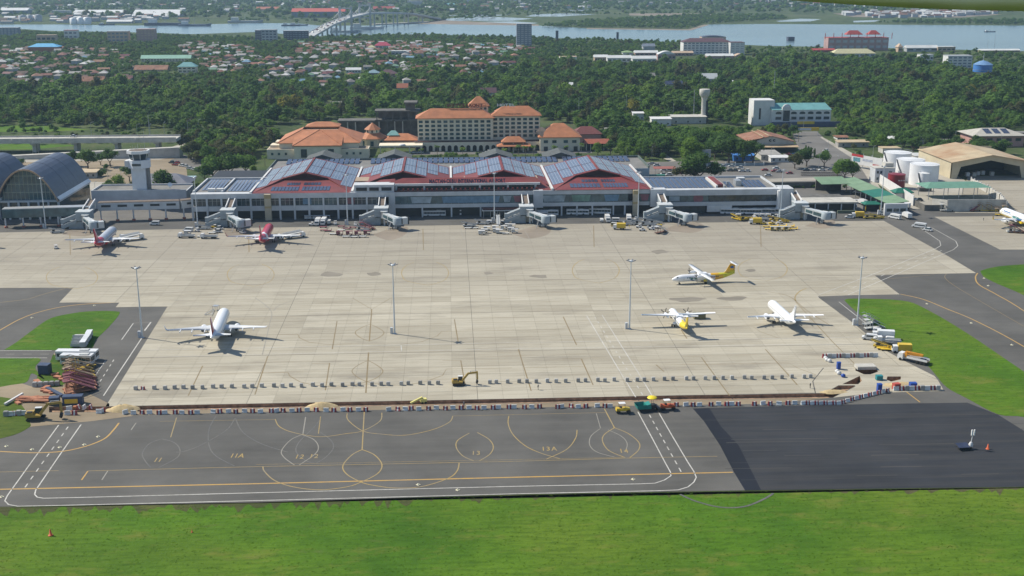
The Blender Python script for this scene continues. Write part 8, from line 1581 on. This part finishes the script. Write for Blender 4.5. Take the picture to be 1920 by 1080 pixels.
# fronded kinds
def palm_meshes():
    out = []
    for seed, h in ((1, 7.5), (2, 9.0)):
        r = random.Random(seed); mb = MB()
        for i in range(15):
            t = 2*PI*i/15+r.uniform(-.2, .2); up = r.uniform(-.1, .9); L = r.uniform(2.6, 3.4); d = Vector((math.cos(t), math.sin(t), 0)); s = Vector((-d.y, d.x, 0))
            P = [Vector((0, 0, h))]; 
            for k in range(1, 5): P.append(Vector((0, 0, h))+d*L*k/4*(1-.12*k/4)+Vector((0, 0, up*L*k/4*.7-1.9*(k/4)**2*(.7+.4*r.random()))))
            for k in range(4):
                w0, w1 = (.12, .5, .62, .42, .05)[k:k+2]
                mb.add([P[k]-s*w0-Vector((0, 0, w0*.5)), P[k], P[k+1], P[k+1]-s*w1-Vector((0, 0, w1*.5))], [(0, 1, 2, 3)]); mb.add([P[k]+s*w0-Vector((0, 0, w0*.5)), P[k], P[k+1], P[k+1]+s*w1-Vector((0, 0, w1*.5))], [(3, 2, 1, 0)])
        tk = MB().tube((0, 0, -.1), (.1, 0, h*.5), .24, .18, 7).tube((.1, 0, h*.5), (0, 0, h+.05), .18, .15, 7)
        out.append((mb.mesh('palm_crown', LEAF2 if seed == 1 else LEAF), tk.mesh('palm_trunk', BARKP)))
    return out
PALMS = palm_meshes()
def column_mesh():
    r = random.Random(5); mb = MB().lathe([(.05, .4), (.75, 1.2), (.85, 3), (.7, 6), (.4, 8), (.02, 9.2)], 7)
    for i in range(220):
        z = r.uniform(.5, 9); rad = .95*math.sin(PI*min(1, (z+1)/10.5))**.6; t = r.uniform(0, 2*PI); p = Vector((rad*math.cos(t), rad*math.sin(t), z)); s = .32
        a = Vector((-math.sin(t), math.cos(t), r.gauss(0, .3))).normalized()*s; b = Vector((r.gauss(0, .3), r.gauss(0, .3), 1)).normalized()*s
        mb.add([p-a-b, p+a-b, p+a+b, p-a+b], [(0, 1, 2, 3)])
    return mb.mesh('column_crown', LEAF), MB().tube((0, 0, -.1), (0, 0, 1.2), .15, .12, 6).mesh('column_trunk', BARK)
COLUMN = column_mesh()
TREES_TOP = []
def tree(kind, x, y, s, label, group, rz=None, sz=1.0):
    kind = {'palm_mass': 'palm'}.get(kind, kind)
    if kind == 'palm': cm, tm = PALMS[random.randrange(2)]; nm, cat = 'palm_tree', 'palm tree'
    elif kind == 'column': cm, tm = COLUMN; nm, cat = 'columnar_tree', 'tree'
    elif kind == 'bush': cm, tm = NEAR['bush']; nm, cat = 'bush', 'bush'
    else: cm, tm = NEAR[kind]; nm, cat = {'yellow': 'yellowing_tree'}.get(kind, 'broadleaf_tree'), 'tree'
    t = thing(nm, label, cat, (x, y, -.04), random.uniform(0, 6.28) if rz is None else rz, group); t.scale = (s, s, s*sz)
    link('crown', cm, t); link('trunk', tm, t); TREES_TOP.append((x, y)); return t
# ---- single trees one can pick out (pixel of the foot, kind, scale)
def trees_px(rows, group):
    for px, py, kind, s, label in rows:
        x, y, _ = G(px, py); tree(kind, x, y, s*(1.5 if kind != 'bush' else 1.3), label, group)
trees_px([
 (165, 316, 'broad', .8, 'broad dark tree behind the arched terminal roof'), (136, 312, 'round', .7, 'shorter bushy tree beside the broad tree behind the arched roof'), (207, 312, 'round', .8, 'tree in the dug-up car park left of the control tower'),
 (38, 310, 'bush', 1.3, 'low bush between the two arched roofs'), (22, 322, 'bush', 1.2, 'second low bush between the two arched roofs'), (190, 330, 'bush', 1.2, 'bush under the tree in the dug-up car park'),
 (225, 364, 'light', .75, 'bright leafy tree at the left foot of the control tower'), (205, 366, 'round', .6, 'small round tree beside the leafy tree at the control tower'), (243, 340, 'round', .7, 'tree touching the left side of the control tower'), (245, 368, 'olive', .6, 'young tree right below the control tower'),
 (306, 366, 'broad', .95, 'wide tree at the right foot of the control tower'), (325, 360, 'round', .7, 'small tree behind the wide tree at the control tower'), (372, 358, 'bush', 1.2, 'bush beside the solar-panelled annex'),
 (400, 338, 'broad', 1.0, 'flat-crowned tree left of the red terminal roof'), (430, 336, 'broad', 1.05, 'broad tree by the car park, second from the red roof'), (462, 332, 'spread', .9, 'spreading tree next to the red terminal roof'), (385, 344, 'round', .8, 'round tree in front of the flat-crowned tree'),
 (1310, 334+12, 'broad', 1.25, 'big grey-green tree standing behind the right terminal wing'), (1340, 345, 'round', .9, 'tree leaning on the big grey-green tree'), (1285, 344, 'olive', .9, 'olive tree on the left of the big grey-green tree'),
 (1290, 308, 'light', 1.15, 'bright green tree by the car park wall'), (1305, 305, 'light', .9, 'second bright green tree by the car park wall'), (1366, 305, 'broad', 1.1, 'dark tree right of the car park billboard'), (1392, 306, 'broad', 1.0, 'second dark tree right of the car park billboard'), (1412, 305, 'round', 1.0, 'third dark tree right of the car park billboard'), (1340, 298, 'round', .9, 'tree behind the small car park billboard'),
 (1583, 338, 'broad', .85, 'dark tree at the road beside the green shed roof'), (1598, 336, 'round', .7, 'small dark tree nearest the tank farm road'), (1570, 332, 'light', .6, 'light young tree by the parked motorcycles'),
 (1512, 312, 'broad', .8, 'bushy tree at the road junction'), (1545, 314, 'round', .75, 'round tree at the road junction corner'), (1490, 316, 'olive', .7, 'olive tree left of the road junction'),
 (538, 215, 'yellow', 1.2, 'yellow-flowering tree left of the hotel'), (552, 212, 'yellow', 1.1, 'second yellow-flowering tree left of the hotel'), (1185, 216, 'yellow', 1.0, 'yellow-green tree beside the antenna masts'), (1862, 196, 'yellow', 1.1, 'yellowish tree below the blue water tank'), (1820, 183, 'yellow', .9, 'small yellowish tree left of the blue water tank'),
], 'trees one can pick out')
for k, px in enumerate((1510, 1515, 1520, 1527)): x, y, _ = G(px, 292+k); tree('column', x, y, .8-.04*k, '%s slim columnar tree on the traffic island' % ('first', 'second', 'third', 'rightmost')[k], 'columnar trees')
for k, (px, py, s) in enumerate(((1545, 308, 1.0), (1487, 268, .9), (1497, 266, .9), (1470, 264, .9), (1462, 266, .85), (946, 299, .95), (868, 298, 1.0), (820, 296, .9), (1040, 297, 1.1), (1000, 292, .9), (985, 293, .9), (972, 291, .9), (930, 300, .8), (790, 297, .85), (720, 300, .7), (712, 302, .6), (497, 312, .9), (1062, 290, .8), (640, 236, .8), (1090, 285, .8))):
    x, y, _ = G(px, py); nearby = 'beside the access road' if px > 1400 else ('left of the casino hall' if px < 600 else 'in the garden before the hotel')
    tree('palm', x, y, s, 'palm tree %s' % nearby, 'palms '+nearby)
for k in range(46):                                   # clipped garden in front of the hotel
    px = random.uniform(690, 1120); py = 301-abs(random.gauss(0, 4)); x, y, _ = G(px, py)
    tree('bush', x, y, random.uniform(.7, 1.5), 'round green garden bush before the hotel arcade', 'garden bushes before the hotel')
for k in range(24):
    px = 1368+k*9.3+random.uniform(-2, 2); x, y, _ = G(px, 352+random.uniform(-1, 1))
    tree('bush', x, y, random.uniform(.5, .8), 'small clipped shrub in the row behind the right wing', 'row of clipped shrubs')
# ---- woods: zones drawn over the plan, feet of trees
CLEAR_PX = []       # footprints without trees: filled by the buildings
def zone(poly, step, keep, h, kinds, seed, blockers):
    r = random.Random(seed); out = []
    W_ = gp(poly); xs = [p[0] for p in W_]; ys = [p[1] for p in W_]
    y = min(ys); j = 0
    while y < max(ys):
        x = min(xs)+(j % 2)*step/2
        while x < max(xs):
            xx, yy = x+r.uniform(-.45, .45)*step, y+r.uniform(-.45, .45)*step
            if r.random() < keep and inpoly(xx, yy, W_) and not any(b[0] < xx < b[1] and b[2] < yy < b[3] for b in blockers):
                out.append((xx, yy, r.choice(kinds), r.choice((.55, .75, .9, 1, 1.1, 1.25))*r.uniform(.9, 1.1)*h))
            x += step
        y += step*.87; j += 1
    return out
DK = ['broad', 'round', 'tall', 'spread', 'broad', 'round', 'light', 'light', 'olive', 'spread', 'palm_mass']
PTS = []
PTS += zone([(-500, 168), (0, 167), (250, 166), (480, 172), (700, 152), (1000, 127), (1280, 122), (1440, 112), (1700, 116), (1780, 140), (2400, 140), (2400, 262), (1920, 240), (1830, 255), (1740, 262), (1660, 262), (1560, 238), (1562, 205), (1420, 203), (1412, 240), (1400, 258), (1250, 238), (1130, 258), (1060, 236), (1010, 222), (780, 222), (640, 226), (530, 234), (490, 248), (350, 246), (0, 236), (-500, 236)], 9.0, .86, .86, DK, 1, BLOCK)
W1 = [(-500, 170), (0, 169), (250, 168), (480, 174), (700, 154), (1000, 129), (1280, 124), (1440, 114), (1700, 118), (1780, 142), (2400, 142), (2400, 256), (1920, 236), (1740, 256), (1560, 234), (1562, 203), (1420, 201), (1405, 250), (1250, 232), (1130, 252), (1010, 220), (780, 220), (640, 224), (530, 232), (490, 244), (350, 244), (0, 234), (-500, 234)]
PTS += zone(W1, 25, .62, 1.55, ['broad', 'spread', 'light', 'olive', 'tall'], 31, BLOCK)
PTS += zone([(330, 262), (420, 252), (520, 262), (520, 302), (400, 312), (335, 300)], 8.0, .9, 1.0, ['broad', 'olive', 'round', 'light', 'olive'], 2, BLOCK)
PTS += zone([(1120, 262), (1230, 250), (1400, 262), (1412, 282), (1380, 292), (1270, 296), (1150, 288)], 8.4, .88, 1.05, ['broad', 'light', 'round', 'spread'], 3, BLOCK)
PTS += zone([(1560, 240), (1660, 250), (1830, 250), (1900, 300), (1735, 292), (1640, 278), (1570, 262)], 8.6, .8, .95, ['broad', 'round', 'spread'], 4, BLOCK)
PTS += zone([(-600, 60), (0, 60), (100, 64), (230, 66), (360, 70), (480, 74), (600, 74), (700, 72), (1000, 92), (1010, 126), (700, 150), (480, 170), (0, 166), (-600, 166)], 8.4, .78, .70, DK, 5, BLOCK)
PTS += zone([(600, 72), (760, 67), (960, 72), (1100, 76), (1280, 82), (1280, 122), (1000, 127), (990, 96), (760, 80)], 11, .8, .72, DK, 6, BLOCK)
PTS += zone([(1280, 100), (1440, 92), (1560, 92), (1920, 100), (2400, 104), (2400, 140), (1780, 140), (1700, 118), (1440, 112)], 12, .55, .72, DK, 7, BLOCK)
PTS += zone([(0, 240), (340, 247), (340, 252), (0, 250), (-400, 250), (-400, 240)], 10, .6, .6, ['bush', 'round'], 8, BLOCK)
for k, (poly, st, kp, h) in enumerate((([(1090, 286), (1215, 262), (1262, 298), (1215, 308), (1130, 300)], 9, .6, .9), ([(470, 322), (520, 300), (500, 322), (478, 330)], 8, .8, .8), ([(1380, 268), (1484, 240), (1490, 262), (1470, 270), (1415, 266)], 8.5, .85, .9), ([(1538, 246), (1600, 258), (1668, 285), (1640, 294), (1605, 288), (1556, 262)], 8.5, .8, .9), ([(130, 302), (330, 296), (335, 322), (210, 338)], 16, .35, .6), ([(-200, 262), (330, 262), (330, 268), (-200, 275)], 11, .6, .6), ([(700, 312), (1200, 306), (1200, 300), (700, 304)], 9, .7, .5))): PTS += zone(poly, st, kp, h, ['broad', 'round', 'light', 'bush', 'olive'], 60+k, BLOCK)
PTS = [p for p in PTS if all(abs(p[0]-q[0]) > 4 or abs(p[1]-q[1]) > 4 for q in TREES_TOP)]
FARPTS = []
FARPTS += zone([(1015, 50), (1060, 43), (1180, 36), (1320, 28), (1460, 30), (1480, 36), (1380, 42), (1320, 46), (1290, 54), (1100, 52.5)], 15, .9, .8, ['broad', 'round', 'light'], 21, [])
FARPTS += zone([(1640, 42), (1920, 38), (2500, 36), (2500, 46), (1920, 47.5), (1700, 45)], 16, .9, .8, ['broad', 'round'], 22, [])
FARPTS += zone([(-900, 0), (2600, -6), (2600, 26), (1500, 26), (1000, 20), (760, 30), (600, 36), (0, 34), (-900, 34)], 34, .62, 1.5, DK, 23, [])
FARPTS += zone([(700, 30), (1000, 20), (1400, 26), (1000, 30), (830, 40), (760, 41)], 26, .5, 1.0, DK, 24, [])
FARPTS += zone([(360, 40), (620, 30), (740, 34), (740, 46), (480, 43)], 28, .4, .9, DK, 25, [])
# single trees: the ones that show largest, then the wood as a mass
scored = sorted(PTS, key=lambda p: p[1])
N_SINGLE = max(0, 300-len(TREES_TOP))
def where(px, py):
    if px < 560: return 'left wood behind the flyover' if py < 250 else 'grove beside the flyover ramp'
    if px < 1030: return 'wood behind the hotel'
    if px < 1420: return 'wood between hotel and office' if py > 225 else 'wood round the concrete water tower'
    return 'wood behind the tank farm'
for i, (x, y, k, s) in enumerate(scored[:N_SINGLE]):
    px, py = proj(x, y); w = where(px, py)
    look = {'broad': 'broad dark green', 'round': 'round dark green', 'tall': 'tall dark green', 'spread': 'flat-topped dark green', 'light': 'light green', 'olive': 'olive green', 'bush': 'low bushy', 'palm_mass': 'feathery palm'}[k]
    tree(k, x, y, s, ('%s tree in the %s' % (look, w)), 'trees of the '+w)
FAR = bpy.data.collections.new('wood_kinds')
for i, (n, rx, rz, h0, nl, nq, qs, lm, th) in enumerate(CROWNS):
    cm = crown_mesh('wood_'+n, rx, rz, h0*.7, 8, 260, 91+i, qs*1.35, lm); FAR.objects.link(bpy.data.objects.new('%02d_%s' % (i, n), cm))
FAR.objects.link(bpy.data.objects.new('08_palm', MB().mesh('e', LEAF)))
FAR.objects['08_palm'].data = PALMS[0][0]
KI = {c[0]: i for i, c in enumerate(CROWNS)}; KI['palm_mass'] = 8
def wood(name, pts, label):
    me = bpy.data.meshes.new(name); me.from_pydata([(p[0], p[1], -.2 if name != 'grass' else .0 if p[1] < 262 else .05) for p in pts], [], [])
    r = random.Random(3)
    for nm, typ, vals in (('kind_i', 'INT', [KI[p[2]] for p in pts]), ('size', 'FLOAT', [p[3] for p in pts]), ('turn', 'FLOAT', [r.uniform(0, 6.28) for p in pts])):
        a = me.attributes.new(nm, typ, 'POINT'); a.data.foreach_set('value', vals)
    me.materials.append(LEAF); o = link(name, me); tag(o, label, None, None, 'stuff')
    ng = bpy.data.node_groups.new(name, 'GeometryNodeTree'); ng.interface.new_socket('Geometry', in_out='INPUT', socket_type='NodeSocketGeometry'); ng.interface.new_socket('Geometry', in_out='OUTPUT', socket_type='NodeSocketGeometry')
    gi = ng.nodes.new('NodeGroupInput'); go = ng.nodes.new('NodeGroupOutput'); ip = ng.nodes.new('GeometryNodeInstanceOnPoints'); ci = ng.nodes.new('GeometryNodeCollectionInfo')
    ci.inputs[0].default_value = FAR; ci.inputs[1].default_value = True; ci.inputs[2].default_value = True
    def attr(nm, typ): n = ng.nodes.new('GeometryNodeInputNamedAttribute'); n.data_type = typ; n.inputs[0].default_value = nm; return n.outputs[0]
    mp = ng.nodes.new('GeometryNodeMeshToPoints'); cx = ng.nodes.new('ShaderNodeCombineXYZ'); er = ng.nodes.new('FunctionNodeEulerToRotation')
    L = ng.links.new
    L(gi.outputs[0], mp.inputs[0]); L(mp.outputs[0], ip.inputs['Points']); L(ci.outputs[0], ip.inputs['Instance']); ip.inputs['Pick Instance'].default_value = True
    L(attr('kind_i', 'INT'), ip.inputs['Instance Index']); L(attr('turn', 'FLOAT'), cx.inputs[2]); L(cx.outputs[0], er.inputs[0]); L(er.outputs[0], ip.inputs['Rotation'])
    L(attr('size', 'FLOAT'), ip.inputs['Scale']); L(ip.outputs[0], go.inputs[0])
    md = o.modifiers.new('scatter', 'NODES'); md.node_group = ng
    return o
wood('woodland', scored[N_SINGLE:], 'dense dark green tropical woodland between airport and channel')
wood('far_shore_woodland', FARPTS, 'blue-green mangrove and trees on the far shore of the channel')
# ---- rough grass tufts on the field and islands
TUFTM = mat_leaf('tuft', (.08, .17, .012), (.12, .22, .018), (.15, .20, .03))
def tuft_mesh(seed, flat):
    r = random.Random(seed); mb = MB()
    for i in range(16): t = r.uniform(0, 6.28); d = r.uniform(0, .5); w = r.uniform(.08, .2); h = r.uniform(.015, .05)*flat; x, y = d*math.cos(t), d*math.sin(t); a = r.uniform(0, 6.28); c, s = math.cos(a)*w, math.sin(a)*w; mb.add([(x-c, y-s, 0), (x+c, y+s, 0), (x+c*.4+r.gauss(0, .08), y+s*.4+r.gauss(0, .08), h), (x-c*.6, y-s*.6, h*.8)], [(0, 1, 2, 3)])
    return mb.mesh('tuft', TUFTM)
for i in range(3): FAR.objects.link(bpy.data.objects.new('%02d_tuft' % (9+i), tuft_mesh(i, 1+.4*i)))
KI.update(tuft0=9, tuft1=10, tuft2=11); TK = ['tuft0', 'tuft1', 'tuft2']
TP = zone([(-40, 953), (480, 944), (960, 929), (1390, 921), (1960, 914), (2040, 1100), (-120, 1100)], 1.0, .3, .6, TK, 71, [])
for q, pl_ in enumerate(([(1590, 565), (1690, 566), (1735, 582), (1815, 629), (1920, 700), (1990, 750), (1990, 800), (1920, 780), (1815, 746), (1752, 698), (1690, 646)], [(20, 654), (95, 599), (175, 586), (217, 586), (165, 653)], [(0, 674), (70, 675), (40, 712), (0, 718)], [(1848, 510), (1920, 498), (1920, 552), (1870, 528)])): TP += zone(pl_, 1.1, .28, .6, TK, 72+q, [])
wood('grass', [(x, y, k, s) for x, y, k, s in TP], 'rough green grass covering field and islands')
print('tufts', len(TP)); print('trees', len(TREES_TOP), len(scored), len(FARPTS))
# labels shared by look-alikes get their place in the row, counted in the picture
_by = {}
for o in SC.objects:
    if o.parent is None and o.get('label') and o.get('category'): _by.setdefault(o['label'], []).append(o)
for l, os_ in _by.items():
    if len(os_) > 1:
        os_.sort(key=lambda o: proj(*o.location)[0])
        for i, o in enumerate(os_): o['label'] = '%s, %s from left' % (l, nth(i+1))
for o in SC.objects:
    if '_used' in o: del o['_used']
# ================================================================ AIR
hm = bpy.data.materials.new('haze'); hm.use_nodes = True; _n = hm.node_tree; _n.nodes.remove(_n.nodes['Principled BSDF'])
_pv = _n.nodes.new('ShaderNodeVolumePrincipled'); _pv.inputs['Color'].default_value = (.52, .74, 1.0, 1); _pv.inputs['Density'].default_value = HAZE
_pv.inputs['Anisotropy'].default_value = .2
_n.links.new(_pv.outputs[0], _n.nodes['Material Output'].inputs['Volume'])
hz = MB().box(-9500, 9500, -950, 12500, -3.2, 131).build('haze', hm); tag(hz, 'thin blue haze lying over town and channel', None, None, 'stuff')
hz.display_type = 'WIRE'
